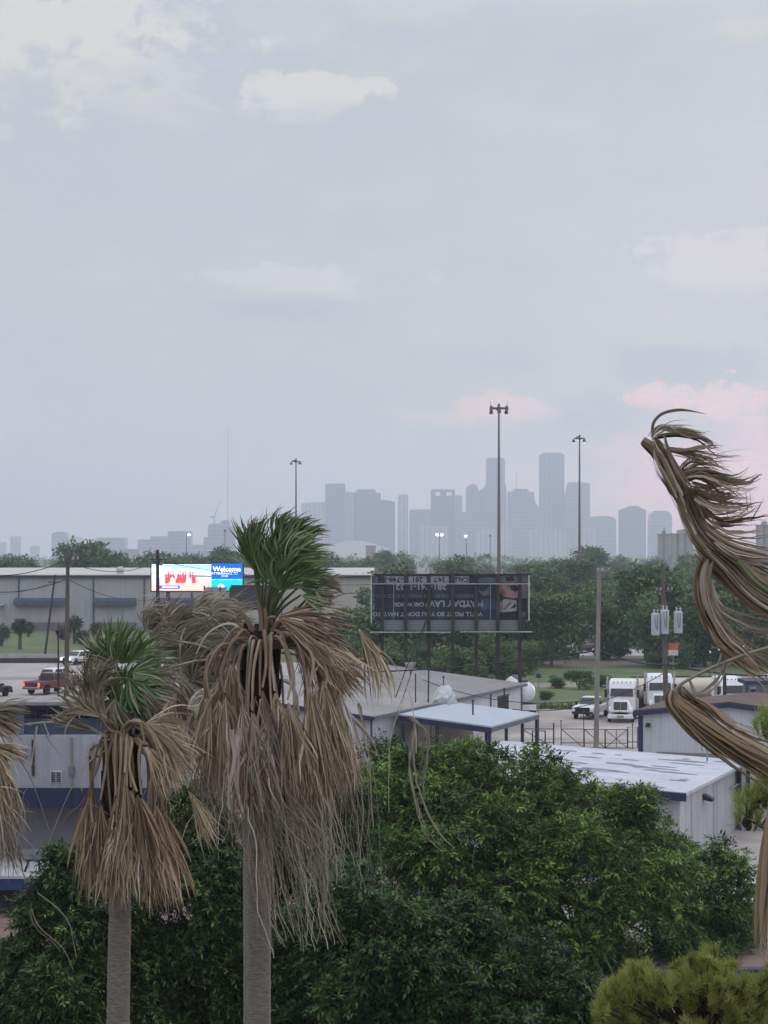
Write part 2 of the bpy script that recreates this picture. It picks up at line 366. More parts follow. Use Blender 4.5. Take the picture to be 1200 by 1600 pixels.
tower([(552, 868), (552, 770), (557, 769), (558, 765), (586, 764.5), (588, 770), (595, 770), (595, 868)], 5500, 'broad dark tower with a chamfered top behind the white arched roof', 3)
tower([(594, 868), (594, 781), (604, 781.5), (617, 784), (617, 868)], 5520, 'dark wing one storey step lower, right of the broad dark tower', 3)
tower([(621, 868), (621.5, 776), (624, 773), (635, 772), (638, 775), (638, 868)], 5900, 'slim pale tower with rounded shoulders standing alone in a gap', 2)
tower([(471, 868), (471, 787), (480, 785), (509, 784), (509, 868)], 5900, 'low wide pale block behind the leftmost lamp mast', 2)
tower([(640, 868), (640, 798), (644, 796), (673, 796), (673, 868)], 5750, 'mid-height block left of the tower with openings', 1)
tower(rect(722, 762, 800), 5450, 'low broad block in front of the domed tower', 1)
tower(rect(800, 846, 797), 5400, 'lower block in front of the stepped aerial tower', 1)
tower([(922, 868), (922, 809), (926, 807), (944, 806), (958, 808), (963, 812), (963, 868)], 5500, 'mid-height block with a gently curved roof right of the second lamp mast', 1)
tower([(970, 868), (970, 797), (975, 795), (982, 792), (984, 790.5), (998, 790.5), (1000, 793), (1008, 796), (1009.5, 798), (1009.5, 868)], 5500, 'stepped tower standing alone right of the main cluster', 3)
tower([(1015.5, 868), (1015.5, 812), (1018, 802), (1024, 798), (1042, 798), (1048, 803), (1050, 808), (1050, 868)], 5600, 'round-shouldered tower rising behind the concrete silos', 1)
tower(rect(655, 700, 822), 5200, 'low pale podium below the skyline beside the lit double lamps', 2)
tower(rect(745, 800, 826), 5150, 'low pale podium behind the tall lamp mast foot', 2)
tower([(826, 868), (826, 832), (840, 826), (872, 826), (884, 832), (884, 868)], 5100, 'low podium with a bowed roof below the tallest slab', 2)
tower(rect(900, 930, 824), 5200, 'low podium behind the second lamp mast foot', 2)
tower([(80.5, 868), (80.5, 834), (88, 831), (102, 831), (104.5, 834), (104.5, 868)], 5600, 'taller curved-top block left of centre of the low row', 1, G2, 'office_block', 'building')
tower(rect(16, 31, 838), 6300, 'faint narrow block second from the left edge', 2, G2, 'office_block', 'building')
tower(rect(-2, 9, 847), 6300, 'faint low block cut by the left edge', 2, G2, 'office_block', 'building')
tower(rect(47, 61, 853), 6600, 'faintest small block in the gap of the low row', 2, G2, 'office_block', 'building')
tower(rect(106, 128, 839), 6500, 'faint lower wing behind the curved-top block', 2, G2, 'office_block', 'building')
tower(rect(151, 195, 840), 5300, 'wide flat-roofed block over the tree crowns', 1, G2, 'office_block', 'building')
tower(rect(215, 236, 843), 5200, 'lowest step of the stepped complex left of the lit lamp', 1, G2, 'office_block', 'building')
tower(rect(235, 263, 838), 5250, 'middle step of the stepped complex left of the lit lamp', 1, G2, 'office_block', 'building')
tower(rect(262, 298, 830), 5300, 'tallest step of the stepped complex, behind the lit lamp', 1, G2, 'office_block', 'building')
tower(rect(297, 319, 851), 5200, 'low tail block right of the lit lamp', 1, G2, 'office_block', 'building')
tower([(325, 868), (325, 821), (329, 818), (345, 818), (345, 868)], 5000, 'left half of the twin block under the tower crane', 1, G2, 'office_block', 'building')
tower([(345.3, 868), (345.3, 813), (358, 813), (360, 822), (367, 824), (367, 868)], 5050, 'right half of the twin block below the tall mast', 1, G2, 'office_block', 'building')
tower(rect(318, 325, 839), 5050, 'narrow stair wing left of the twin block', 1, G2, 'office_block', 'building')
tower(rect(372, 420, 838), 5200, 'wide block mostly hidden behind the green palm crown', 1, G2, 'office_block', 'building')

# broadcast mast and crane, far away
D = 5000
t = thing('radio_mast', 'very tall thin guyed radio mast standing above the low horizon blocks', 'mast', (X_(356, D), D, 0))
M_steel = mat('far_steel', (.17, .17, .18), .6)
MB().tube([(0, 0, 0), (0, 0, Z_(665, D))], [1.0, .75], 5).build('mast_shaft', M_steel, t)
mb = MB()
for a in (0, 2.1, 4.2):
    for h in (.5, .95): mb.tube([(0, 0, Z_(665, D) * h), (130 * math.cos(a), 130 * math.sin(a), 0)], .06, 3)
mb.build('guy_wires', M_steel, t)
D = 4900
t = thing('tower_crane', 'faint tower crane with a raised jib above the twin block', 'crane', (X_(335, D), D, 0))
MB().tube([(0, 0, 0), (0, 0, Z_(806, D))], 1.3, 4).build('crane_tower', M_steel, t)
MB().tube([(-5, 0, Z_(808, D)), (0, 0, Z_(806, D)), (16, 0, Z_(783, D))], [1.3, 1.2, .5], 4).build('jib', M_steel, t)
MB().box(-9, -3, -2, 2, Z_(809, D), Z_(806.5, D)).build('counterweight', M_steel, t)

# arched white hall, brick tank, sheds at the foot of the skyline
D = 3600
t = thing('arena', 'white hall with a wide low arched roof below the skyline', 'hall', (X_(560, D), D, 0))
pl = [(X_(512, D), 0), (X_(512, D), Z_(857, D))] + [(X_(512 + 96 * k / 12, D), Z_(857 - 12.5 * math.sin(math.pi * (k / 12) ** .8), D)) for k in range(1, 12)] + [(X_(608, D), Z_(857, D)), (X_(608, D), 0)]
MB().prism(pl, D, D + 120).build('arched_roof', mat('white_membrane', (.75, .74, .70), .6), t, world=True)
D = 2000
t = thing('brick_block', 'small square brick building in front of the white arched hall', 'building', (X_(579, D), D, 0))
MB().box(X_(571.5, D), X_(587, D), D, D + 9, 0, Z_(853.4, D)).build('wall', mat('far_brick', (.30, .20, .16), .9, .1), t, world=True)
MB().box(X_(571, D), X_(587.5, D), D - .3, D + 9.3, Z_(853.4, D), Z_(852.4, D)).build('roof', M_steel, t, world=True)
for k, (a, b, y, Dd, lab) in enumerate([(686, 712, 873, 1500, 'long low white roof among trees beneath the double lamps'), (720, 745, 874, 1450, 'short low white roof among trees left of the tall mast'),
                                        (505, 524, 861, 1900, 'tiny pale shed at the left foot of the arched hall'), (186, 218, 857, 1900, 'low pale roof over the trees left of the stepped complex'),
                                        (318, 330, 859, 1800, 'tiny pale roof over trees under the crane')]):
    t = thing('far_shed', lab, 'shed', (X_((a + b) / 2, Dd), Dd, 0))
    MB().box(X_(a, Dd), X_(b, Dd), Dd, Dd + 14, 0, Z_(y + 1.6, Dd)).build('wall', mat('shed_wall', (.5, .5, .5)), t, world=True)
    MB().prism([(X_(a - .6, Dd), Z_(y + 1.6, Dd)), (X_((a + b) / 2, Dd), Z_(y, Dd)), (X_(b + .6, Dd), Z_(y + 1.6, Dd))], Dd - .4, Dd + 14.4).build('roof', mat('shed_roof', (.7, .7, .7)), t, world=True)

# silos at right
D = 1400
M_silo = mat('silo_concrete', (.30, .28, .28), .9, .15, .15, dirt=.5)
def silo(x0, x1, y, n, lab, caps):
    t = thing('grain_silo', lab, 'silo', (X_((x0 + x1) / 2, D), D, 0), 0, 'grain silos at the right of the skyline')
    w = (X_(x1, D) - X_(x0, D)); r = w / n / 2
    for k in range(n):
        MB().lathe([(r, 0), (r, Z_(y + 1.2, D))], 18, (-w / 2 + r * (2 * k + 1), 0)).build('silo_bin', M_silo, t, smooth=True)
    MB().box(-w / 2 - .5, w / 2 + .5, -r - .4, r, Z_(y + 1.2, D), Z_(y, D)).build('roof_deck', mat('silo_deck', (.2, .2, .21)), t)
    for a, b, c in caps:
        MB().prism([(X_(a, D) - t.location.x, Z_(y, D)), (X_(a, D) - t.location.x, Z_(c + 1.5, D)), (X_((a + b) / 2, D) - t.location.x, Z_(c, D)), (X_(b, D) - t.location.x, Z_(c + 1.5, D)), (X_(b, D) - t.location.x, Z_(y, D))], -2, 2).build('head_house', M_silo, t)
silo(1027.5, 1046, 834.5, 2, 'left pair of weathered concrete silos with a small head house', [(1034, 1040, 829), (1037, 1038.5, 824)])
silo(1047, 1082, 833.5, 3, 'wider right group of three concrete silos with a gabled head house', [(1058, 1078, 827), (1074.5, 1076, 823)])
silo(1181, 1206, 820, 2, 'dark concrete silo pair at the right edge behind dead fronds', [(1190, 1198, 814)])
t = thing('process_tower', 'slim white steel frame tower between silos and the dead fronds', 'tower', (X_(1087, D), D, 0))
MB().box(X_(1083, D), X_(1092, D), D, D + 5, 0, Z_(851, D)).build('cladding', mat('white_cladding', (.7, .7, .7)), t, world=True)
MB().box(X_(1082, D), X_(1093, D), D - .8, D + 6, Z_(861, D), Z_(859.5, D)).build('deck', M_steel, t, world=True)

# ------------------------------------------------------------------ lamps
M_pole = mat('galvanised_pole', (.17, .15, .16), .5, .12, 1, metal=.4)
M_lampbody = mat('lamp_body', (.10, .10, .11), .5)
M_lit = mat('lamp_glow', (1, .97, .86), emit=9.)
M_litdim = mat('lamp_glow_dim', (1, .97, .9), emit=1.2); M_headglass = mat('floodlight_glass', (.3, .3, .32), .2)
def high_mast(px, ytop, D, lab, full=False):
    t = thing('high_mast_light', lab, 'lamp mast', (X_(px, D), D, 0), 0, 'high mast lights')
    h = Z_(ytop + 4, D)
    MB().tube([(0, 0, 0), (0, 0, h * .5), (0, 0, h)], [.42, .32, .17], 10).build('mast', M_pole, t, smooth=True)
    MB().lathe([(.25, h - .4), (.3, h + .2), (.22, h + .9), (.05, h + 1.0)], 10).build('head_frame', M_lampbody, t)
    r = 1.75 if full else 1.5
    MB().lathe([(r - .12, h - .12), (r, h - .12), (r, h + .1), (r - .12, h + .1)], 18).build('lamp_ring', M_lampbody, t)
    mb = MB()
    for k in range(4):
        a = k * math.pi / 2; mb.tube([(0, 0, h), (r * math.cos(a), r * math.sin(a), h)], .07, 5)
    mb.build('ring_arm', M_lampbody, t)
    for k in range(6 if full else 5):
        a = k * 2 * math.pi / (6 if full else 5) + .5; c = (r * math.cos(a) * 1.02, r * math.sin(a) * 1.02)
        z0 = h - .95 if k % 2 == 0 else h - .25
        l = MB().lathe([(.12, z0 + .75), (.34, z0 + .5), (.42, z0), (.3, z0 - .12)], 10, c).build('floodlight', M_lampbody, t, smooth=True)
        MB().lathe([(.28, z0 - .1), (.26, z0 - .17)], 10, c).build('lens', M_headglass if full else M_litdim, l)
    if full:
        for s in (-1, 1): MB().tube([(s * 1.7, 0, h), (s * 1.7, 0, h + 1.4)], .04, 4).build('lightning_rod', M_lampbody, t)
    return t
high_mast(779.5, 634, 388, 'tallest lamp mast with a round crown of floodlights, rising behind the billboard', True)
high_mast(905.5, 681, 492, 'second tallest lamp mast, right of the tallest tower')
high_mast(462.5, 717, 606, 'lamp mast at the left end of the skyline above the green palm crown')
def far_lamp(px, y, D, lab, heads, lit):
    t = thing('street_light', lab, 'lamp', (X_(px, D), D, 0), 0, 'distant street lights')
    h = Z_(y, D)
    MB().tube([(0, 0, 0), (0, 0, h)], [.35, .2], 7).build('pole', M_pole, t)
    MB().tube([(min(heads) - .1, 0, h + .1), (max(heads) + .1, 0, h + .1)], .12, 5).build('arm', M_lampbody, t)
    for x in heads:
        l = MB().lathe([(.1, h + .5), (.5, h + .2), (.55, h - .1)], 8, (x, 0)).build('lamp_head', M_lampbody, t)
        MB().lathe([(.52, h - .1), (.75, h - .5), (.6, h - 1.0), (.2, h - 1.15)], 10, (x, 0)).build('bulb', M_lit if lit else M_lampbody, l)
far_lamp(291.5, 834, 1150, 'single lit street lamp on a thin pole above the trees near the bright screen', (1.5,), True)
far_lamp(351.5, 828, 1100, 'unlit street lamp just left of the green palm crown', (0,), False)
far_lamp(686.5, 834, 1050, 'street lamp with two lit heads above the billboard', (-1.1, 1.3), True)
far_lamp(729, 836, 1100, 'lit street lamp between the double lamp and the tall mast', (-.5,), True)
far_lamp(766, 836, 1250, 'unlit street lamp beside the tall mast', (0,), False)

# ------------------------------------------------------------------ trees beyond
LEAF = mat_attr('tree_leaf', [(0, (.036, .078, .027)), (.5, (.085, .155, .052)), (1, (.165, .25, .085))], .55, .12)
BARK = mat('bark', (.10, .085, .07), .95, .3, 3)
def leaf_cards(C, Rv, n, size, asp=.5, up=.35, seed=0, spray=7, spread=.35):
    """sprays of small leaves gathered on the outside of ellipsoid lobes C (k,3) with radii Rv (k,3)"""
    r = np.random.default_rng(seed); k = len(C); ns = n // spray
    vol = Rv.prod(1) ** (2 / 3); li = r.choice(k, ns, p=vol / vol.sum())
    d = r.normal(size=(ns, 3)); d[:, 2] += .25; d /= np.linalg.norm(d, axis=1)[:, None]
    rad = r.uniform(.35, 1.06, ns) ** .55
    lump = 1 + .16 * np.sin(d[:, 0] * 9 + li * 1.7) * np.sin(d[:, 2] * 8 + li) * np.cos(d[:, 1] * 7)
    c = C[li] + d * Rv[li] * (rad * lump)[:, None]
    tone = np.clip(r.normal(.45, .2, ns) + .1 * d[:, 2], 0, 1)
    c = np.repeat(c, spray, 0); dd = np.repeat(d, spray, 0); tone = np.clip(np.repeat(tone, spray) + r.normal(0, .12, ns * spray), 0, 1)
    N = len(c)
    c = c + r.normal(0, 1, (N, 3)) * np.repeat(spread * np.cbrt(vol)[li] ** .0, spray)[:, None] * np.array([1, 1, .7])
    ax = dd * .8 + r.normal(0, .75, (N, 3)); ax[:, 2] += up - .3; ax /= np.linalg.norm(ax, axis=1)[:, None]
    nr = r.normal(0, .8, (N, 3)); nr[:, 2] += .8; sd = np.cross(ax, nr); sd /= np.linalg.norm(sd, axis=1)[:, None] + 1e-9
    L = (size * r.uniform(.65, 1.25, N))[:, None]; w = L * asp * .5
    nn = np.cross(sd, ax)
    V = np.stack([c, c + ax * L * .45 + sd * w + nn * L * .06, c + ax * L - nn * L * .1, c + ax * L * .45 - sd * w + nn * L * .06], 1)
    return V.reshape(-1, 3), np.arange(N * 4).reshape(N, 4), np.repeat(tone, 4)
def make_tree(name, label, h, w, seed, nl, size, group=None, nlobes=12, trunk_h=.13):
    r = np.random.default_rng(seed)
    t = thing(name, label, 'tree', (0, 0, 0), 0, group)
    C = []; Rv = []
    for i in range(nlobes):
        a = r.uniform(0, 2 * math.pi); q = math.sqrt(r.uniform(0, 1)) * w * .33; zz = r.uniform(trunk_h + .12, .86) * h
        sq = 1 - .55 * abs(zz / h - .55); q *= sq
        C.append((q * math.cos(a), q * math.sin(a), zz)); s = r.uniform(.75, 1.2)
        Rv.append((w * .2 * s, w * .2 * s, min(h * .17 * s, h - zz)))
    C = np.array(C); Rv = np.array(Rv)
    V, Fq, tn = leaf_cards(C, Rv, nl, size, .6, seed=seed, spread=.3 * w / 8)
    np_mesh('crown', V, Fq, LEAF, t, tn)
    mb = MB(); mb.tube([(0, 0, 0), (.1, 0, h * trunk_h * .6), (0, .1, h * .5)], [.26 * h / 10, .2 * h / 10, .1 * h / 10], 7)
    for c in C[:6]: mb.tube([(0, 0, h * trunk_h * .7), (c[0] * .5, c[1] * .5, h * trunk_h * .7 + (c[2] - h * trunk_h * .7) * .6), tuple(c)], [.12 * h / 10, .08 * h / 10, .03 * h / 10], 5)
    mb.build('trunk', BARK, t)
    return t
GT = 'broadleaf trees of the wood behind the billboard'
protos = [make_tree('broadleaf_tree', 'x', h, w, 40 + i, nl, sz, GT) for i, (h, w, nl, sz) in enumerate(
    [(11, 10, 3600, .62), (12.5, 10.5, 3800, .66), (10, 11, 3600, .64), (12, 9, 3400, .6), (9, 9, 3200, .6)])]
used = set()
rowspec = [  # distance, px from, px to, step m, height factor, label
    (268, 592, 1260, 7.0, .98, 'full green tree, front row of the wood,'),
    (284, 590, 1260, 6.8, 1.05, 'full green tree, second row of the wood,'),
    (345, 590, 1260, 8.0, 1.12, 'full green tree, third row of the wood,'),
    (492, -45, 385, 6.5, 1.26, 'tall green tree directly behind the warehouse,'),
    (520, -45, 385, 8, 1.28, 'tall green tree, second row behind the warehouse,'),
    (400, 575, 1260, 9.5, 1.12, 'green tree deep in the wood, crown top showing,'),
    (470, 570, 1250, 11, 1.14, 'green tree deepest in the wood, crown top showing,'),
    (560, -30, 1250, 13, 1.18, 'hazy green tree, nearest row of the far belt,'),
    (680, -30, 1250, 14, 1.24, 'hazy green tree, middle row of the far belt,'),
    (840, -30, 1250, 15, 1.32, 'grey-green hazy tree, farthest row of the belt,')]
for D, a, b, st, hf, lab in rowspec:
    x = X_(a, D)
    grp = GT if D < 500 else 'trees of the belt below the skyline'
    while x < X_(b, D):
        k = RND.randrange(5); p = protos[k]
        yy = D + RND.uniform(-.3, .3) * st * 1.4
        px = 600 + x / yy * F
        s = hf * RND.uniform(.78, 1.12) * (1.12 if D > 480 and (80 < px < 190 or 520 < px < 640 or 880 < px < 930) else 1.0)
        if D >= 560 and px > 540: s *= .93
        if D >= 560: s *= RND.choice((.85, .95, 1, 1.08, 1.2))
        skip = D < 300 and 885 < px < 960 and RND.random() < .6
        if not skip:
            o = p if k not in used else copy_tree(p)
            used.add(k)
            o.location = (x, yy, 0); o.rotation_euler = (0, 0, RND.uniform(0, 6.28)); o.scale = (s * RND.uniform(.95, 1.25) * (1.25 if D > 600 else 1), s * 1.1, s)
            reg = 'over the warehouse roof' if px < 380 else 'right behind the green palm' if px < 565 else 'behind the old billboard' if px < 835 else 'between billboard and grey pole' if px < 940 else 'between the two utility poles' if px < 1045 else 'right of the transformer pole'
            o['label'] = lab + ' ' + reg; o['group'] = grp
        x += st * RND.uniform(.75, 1.25)
for k, (px, D, s) in enumerate(((524, 300, .5), (548, 296, .62), (571, 302, .56), (590, 290, .66), (500, 306, .45))):
    o = copy_tree(protos[k]); o.name = 'shrub'; o.location = (X_(px, D), D, -.2); o.scale = (s * 1.1, s, s)
    setp(o, 'tall leafy shrub below the cream end wall of the warehouse, number %s from the left'.replace('number %s', ['second', 'third', 'fourth', 'fifth', 'first'][k]), 'shrub', 'tall shrubs below the cream warehouse wall')
# undergrowth shrubs at the foot of the wood
x = X_(548, 266)
while x < X_(1270, 274):
    D = RND.uniform(258, 292); px = 600 + x / D * F
    if not (905 < px < 955 and D < 280):
        o = copy_tree(protos[RND.randrange(5)]); s = RND.uniform(.22, .36); o.name = 'shrub'
        o.location = (x, D, -.3); o.scale = (s * 1.7, s * 1.5, s); o.rotation_euler = (0, 0, RND.uniform(0, 6.28))
        o['label'] = 'low bushy shrub at the foot of the wood ' + ('under the old billboard' if px < 835 else 'between billboard and grey pole' if px < 940 else 'right of the grey pole'); o['category'] = 'shrub'; o['group'] = 'undergrowth shrubs along the wood edge'
    x += RND.uniform(1.2, 2.8)
for px in list(range(556, 836, 15)):
    D = RND.uniform(222, 258); o = copy_tree(protos[RND.randrange(5)]); o.name = 'shrub'; s = RND.uniform(.34, .52)
    o.location = (X_(px + RND.uniform(-6, 6), D), D, -.4); o.scale = (s * 1.25, s * 1.1, s); o.rotation_euler = (0, 0, RND.uniform(0, 6.28))
    setp(o, 'leafy bush in the thicket right behind the posts of the old billboard', 'shrub', 'bushes of the thicket behind the billboard posts')
for k, (px, D, s) in enumerate(((868, 224, .16), (905, 222, .2), (938, 226, .17), (968, 220, .14), (850, 206, .13))):
    o = copy_tree(protos[k]); o.name = 'shrub'; o.location = (X_(px, D), D, -.2); o.scale = (s * 2.2, s * 1.6, s)
    setp(o, 'small low bush on the grass bank ' + ('left of the grey pole beside the track', 'just left of the grey pole', 'just right of the grey pole', 'above the white semi truck', 'nearest the pale lamp post')[k], 'shrub', 'low bushes on the grass bank')
# rough weeds over the grass verge beyond the yard
n = 26000; r = np.random.default_rng(77); X = r.uniform(6, 95, n); Y = 193.5 + (260 - 193.5) * r.uniform(0, 1, n) ** 1.3
keep = Y < 197.5; X = X[keep]; Y = Y[keep]; n = len(X)
hgt = r.uniform(.06, .26, n) * np.where(Y < 196, 2.6, 1.0); a = r.uniform(0, 6.28, n); w = r.uniform(.06, .2, n); lean = r.normal(0, .15, (n, 2))
P0 = np.stack([X, Y, np.zeros(n)], 1); S = np.stack([np.cos(a), np.sin(a), 0 * a], 1) * w[:, None]; T = np.stack([lean[:, 0], lean[:, 1], hgt], 1)
setp(np_mesh('weeds', np.stack([P0 - S, P0 + S, P0 + T + S * .3, P0 + T - S * .3], 1).reshape(-1, 3), np.arange(4 * n).reshape(n, 4), mat_attr('weed_blade', [(0, (.08, .11, .04)), (.6, (.12, .17, .06)), (1, (.22, .21, .11))], .8), None, np.repeat(r.uniform(0, 1, n), 4)), kind='stuff')
# far-off woods that read as one mass
C = []; Rv = []
for i in range(420):
    D = RND.uniform(1500, 4200); x = X_(RND.uniform(-60, 1260), D); hh = RND.uniform(7, 15); ww = RND.uniform(9, 26)
    C.append((x, D, hh * .5)); Rv.append((ww, ww * .6, hh * .55))
V, Fq, tn = leaf_cards(np.array(C), np.array(Rv), 26000, 3.2, .7, seed=5, spread=1.5)
setp(np_mesh('woods', V, Fq, LEAF, None, tn), kind='stuff')
# ------------------------------------------------------------------ warehouse on the left
D = 397
M_wh = mat('warehouse_panel', (.42, .415, .425), .85, .08, .12, bands=(0, 1.2, .12, .06), dirt=.25)
M_wh2 = mat('warehouse_panel_cream', (.46, .44, .41), .85, .07, .12, bands=(2, 1.3, .2, .05), dirt=.25)
M_navy = mat('navy_trim', (.025, .035, .085), .6, .2, 1)
M_slate = mat('slate_blue_metal', (.07, .095, .13), .6, .2, .6)
M_dark = mat('dark_metal', (.03, .03, .035), .6)
M_paleroof = mat('pale_roof', (.50, .485, .455), .8, .08, .2)
wx0, wx1 = X_(-150, D), X_(581, D)
wz = Z_(900, D)
t = thing('warehouse', 'long grey warehouse with a pale flat roof and blue dock awnings beyond the grass', 'warehouse', ((wx0 + wx1) / 2, D, 0))
xs = X_(372, D)
MB().box(wx0, xs, D, D + 70, 0, wz).build('wall', M_wh, t, world=True)
MB().box(xs + .01, wx1, D, D + 70, 0, wz).build('wall', M_wh2, t, world=True)
MB().prismx([(D - .5, wz), (D - .5, wz + .28), (D + 35, wz + 1.5), (D + 70.5, wz + .28), (D + 70.5, wz)], wx0 - .5, wx1 + .3).build('roof', M_paleroof, t, world=True)
MB().box(wx0 - .5, wx1 + .3, D - .62, D - .51, wz - .35, wz + .12).build('gutter', M_dark, t, world=True)
for px in (-60, 29.5, 146, 225.5, 300, 360, 440, 500):
    z0 = Z_(937, D) if px == 29.5 else .4
    MB().box(X_(px, D) - .14, X_(px, D) + .14, D - .3, D - .005, z0, wz - .35).build('downspout', M_slate, t, world=True)
for a, b in ((-90, -25), (23, 103), (146.8, 213), (240, 330)):
    MB().prismx([(D - 1.6, Z_(946, D)), (D - .01, Z_(946, D)), (D - .01, Z_(938, D) + .5), (D - 1.6, Z_(938, D))], X_(a, D), X_(b, D)).build('dock_awning', M_slate, t, world=True)
    n = 4 if b - a > 70 else 3; w = (b - a) / n
    for k in range(n):
        MB().box(X_(a + w * k + 1.5, D), X_(a + w * (k + 1) - 1.5, D), D - .12, D - .005, Z_(972, D), Z_(947, D)).build('dock_door', mat('dock_door', (.42, .42, .43), .7, .06, .4, bands=(2, .6, .2, .08)), t, world=True)
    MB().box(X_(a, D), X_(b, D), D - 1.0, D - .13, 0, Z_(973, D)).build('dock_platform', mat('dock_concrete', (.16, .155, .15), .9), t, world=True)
MB().lathe([(.7, wz + .5), (.9, wz + 1.5), (.3, wz + 2.0)], 10, (X_(188, D + 4) - t.location.x, 4)).build('roof_vent', M_paleroof, t)
MB().box(X_(-8, D), X_(7, D), D - 1.6, D - .01, Z_(946, D), Z_(943.5, D)).build('canopy', M_paleroof, t, world=True)

# ------------------------------------------------------------------ small field palms and shrubs by the warehouse
M_fp = mat_attr('field_palm_leaf', [(0, (.03, .04, .025)), (.6, (.06, .07, .04)), (1, (.14, .13, .09))], .7)
def field_palm(px, py_base, top, r_px, lab, seed, D=None):
    g = gz(px, py_base); D = g.y; r = np.random.default_rng(seed)
    t = thing('field_palm', lab, 'palm tree', tuple(g), 0, 'small palms on the grass field')
    h = Z_(top, D) - r_px * D / F * .6; R = r_px * D / F
    MB().tube([(0, 0, 0), (.05, 0, h * .6), (0, 0, h)], [.32, .28, .25], 8).build('trunk', BARK, t)
    n = 900; d = r.normal(size=(n, 3)); d[:, 2] = d[:, 2] * .8 + .1; d /= np.linalg.norm(d, axis=1)[:, None]
    c = d * (r.uniform(.1, .55, n) * R)[:, None] + [0, 0, h]
    s = np.cross(d, r.normal(size=(n, 3))); s /= np.linalg.norm(s, axis=1)[:, None]
    L = R * .5 * r.uniform(.6, 1.1, n)[:, None]; tip = c + d * L; tip[:, 2] -= R * .2
    V = np.stack([c - s * .05, c + s * .05, tip + s * .03, tip - s * .03], 1).reshape(-1, 3)
    np_mesh('crown', V, np.arange(4 * n).reshape(n, 4), M_fp, t, np.repeat(r.uniform(0, 1, n), 4))
field_palm(31, 1015, 966, 16, 'small field palm with a bare trunk, nearest to the leaning pole on its left', 1)
field_palm(2, 1010, 975, 18, 'small dark field palm cut by the left edge', 2)
field_palm(44, 995, 972, 12, 'short bushy field palm close behind the bare trunked one', 3)
field_palm(116, 1006, 962, 17, 'tall dark field palm half behind the thick wooden pole', 4)
field_palm(100, 1000, 978, 15, 'low wide field palm just left of the thick wooden pole', 5)
field_palm(152, 1004, 972, 16, 'bushy field palm just above the white oncoming car', 6)
field_palm(128, 1008, 985, 14, 'shaggy field palm right of the thick wooden pole', 7)

# ------------------------------------------------------------------ bright screen billboard
D = 330
x0, x1, zt, zb = X_(237, D), X_(379, D), Z_(881, D), Z_(923, D)
t = thing('led_billboard', 'bright electronic billboard with a blue welcome panel and a beach picture', 'billboard', ((x0 + x1) / 2, D, 0))
MB().box(x0 - .2, x1 + .2, D + .05, D + 1.0, zb - .25, zt + .2).build('cabinet', M_dark, t, world=True)
for px in (262, 318, 372): MB().tube([(X_(px, D), D + .6, 0), (X_(px, D), D + .6, zb - .2)], .35, 8).build('post', M_dark, t, world=True)
def emi(n, c, s): return mat(n, lin(c), emit=s)
E = dict(pink=emi('screen_pink', (245, 170, 175), 1.0), sky=emi('screen_sky_blue', (150, 205, 245), 1.25), white=emi('screen_white', (250, 245, 255), 1.25), sand=emi('screen_sand', (250, 185, 175), 1.15), red=emi('screen_red', (225, 75, 85), .85),
         pale=emi('screen_pale_blue', (205, 215, 245), 1.1), grey=emi('screen_grey_blue', (110, 130, 160), 1.0), blue=emi('screen_blue', (0, 92, 205), 1.0), teal=emi('screen_teal', (0, 185, 200), 1.0), navy=emi('screen_navy', (70, 80, 170), 1.0), dk=emi('screen_maroon', (110, 45, 70), .8))
def scr(name, a, b, ya, yb, m, lay, parent=t):
    return MB().box(X_(a, D), X_(b, D), D - .02 - lay * .012, D + .04 - lay * .002, Z_(yb, D), Z_(ya, D)).build(name, E[m], parent, world=True)
pic = scr('picture_panel', 237, 330, 881.5, 923, 'sand', 0)
def scr_poly(name, pts, m, lay):
    return MB().prism([(X_(a, D), Z_(b, D)) for a, b in pts], D - .02 - lay * .012, D + .03).build(name, E[m], pic, world=True)
scr('screen_sky', 237.2, 329.8, 881.7, 900, 'sky', 1, pic)
scr_poly('screen_cloud', [(237.2, 886), (250, 884.5), (270, 888), (300, 889), (329, 891), (329, 896), (300, 893), (270, 892), (237.2, 896)], 'white', 2)
scr_poly('screen_cloud', [(237.2, 899), (260, 894), (329.8, 898), (329.8, 904), (290, 906), (237.2, 908)], 'white', 2)
scr_poly('screen_water', [(255, 897), (329.8, 899), (329.8, 902), (255, 901)], 'grey', 3)
scr_poly('screen_shore', [(237.2, 903.5), (258, 903), (258, 912), (237.2, 914)], 'pale', 3)
for k in range(14):
    a = 256 + k * 3.75; y = 893.5 + 2.2 * math.sin(k * 2.1) + (2 if k < 2 else 0)
    scr_poly('screen_figure', [(a - .9, y + 15), (a - 1.5, y + 3.8), (a - .5, y + 2.8), (a - .6, y), (a + .6, y), (a + .5, y + 2.8), (a + 1.5, y + 3.8), (a + .9, y + 15)], 'red' if k % 5 else 'white', 4 + k % 3)
    scr_poly('screen_hair', [(a - .8, y + 1), (a - .7, y - .5), (a + .7, y - .5), (a + .8, y + 1)], 'dk', 8)
for k in range(13): scr_poly('screen_figure', [(254.8 + k * 3.9, 909), (254.8 + k * 3.9, 900 + k % 3), (256.6 + k * 3.9, 899), (258.2 + k * 3.9, 901 + k % 2), (258.2 + k * 3.9, 909)], 'pink' if k % 2 else 'red', 3)
for k in range(6): scr_poly('screen_figure', [(258 + k * 8.4, 911), (258 + k * 8.4, 904), (261 + k * 8.4, 902), (264 + k * 8.4, 904), (264 + k * 8.4, 911)], 'white' if k % 3 == 1 else 'red', 9)
scr('screen_caption', 249.5, 281, 914.8, 920, 'navy', 2, pic); scr('screen_caption_line', 253, 278, 916.6, 918, 'white', 4, pic)
wp = scr('welcome_panel', 330.2, 379, 880.5, 904.5, 'blue', 0)
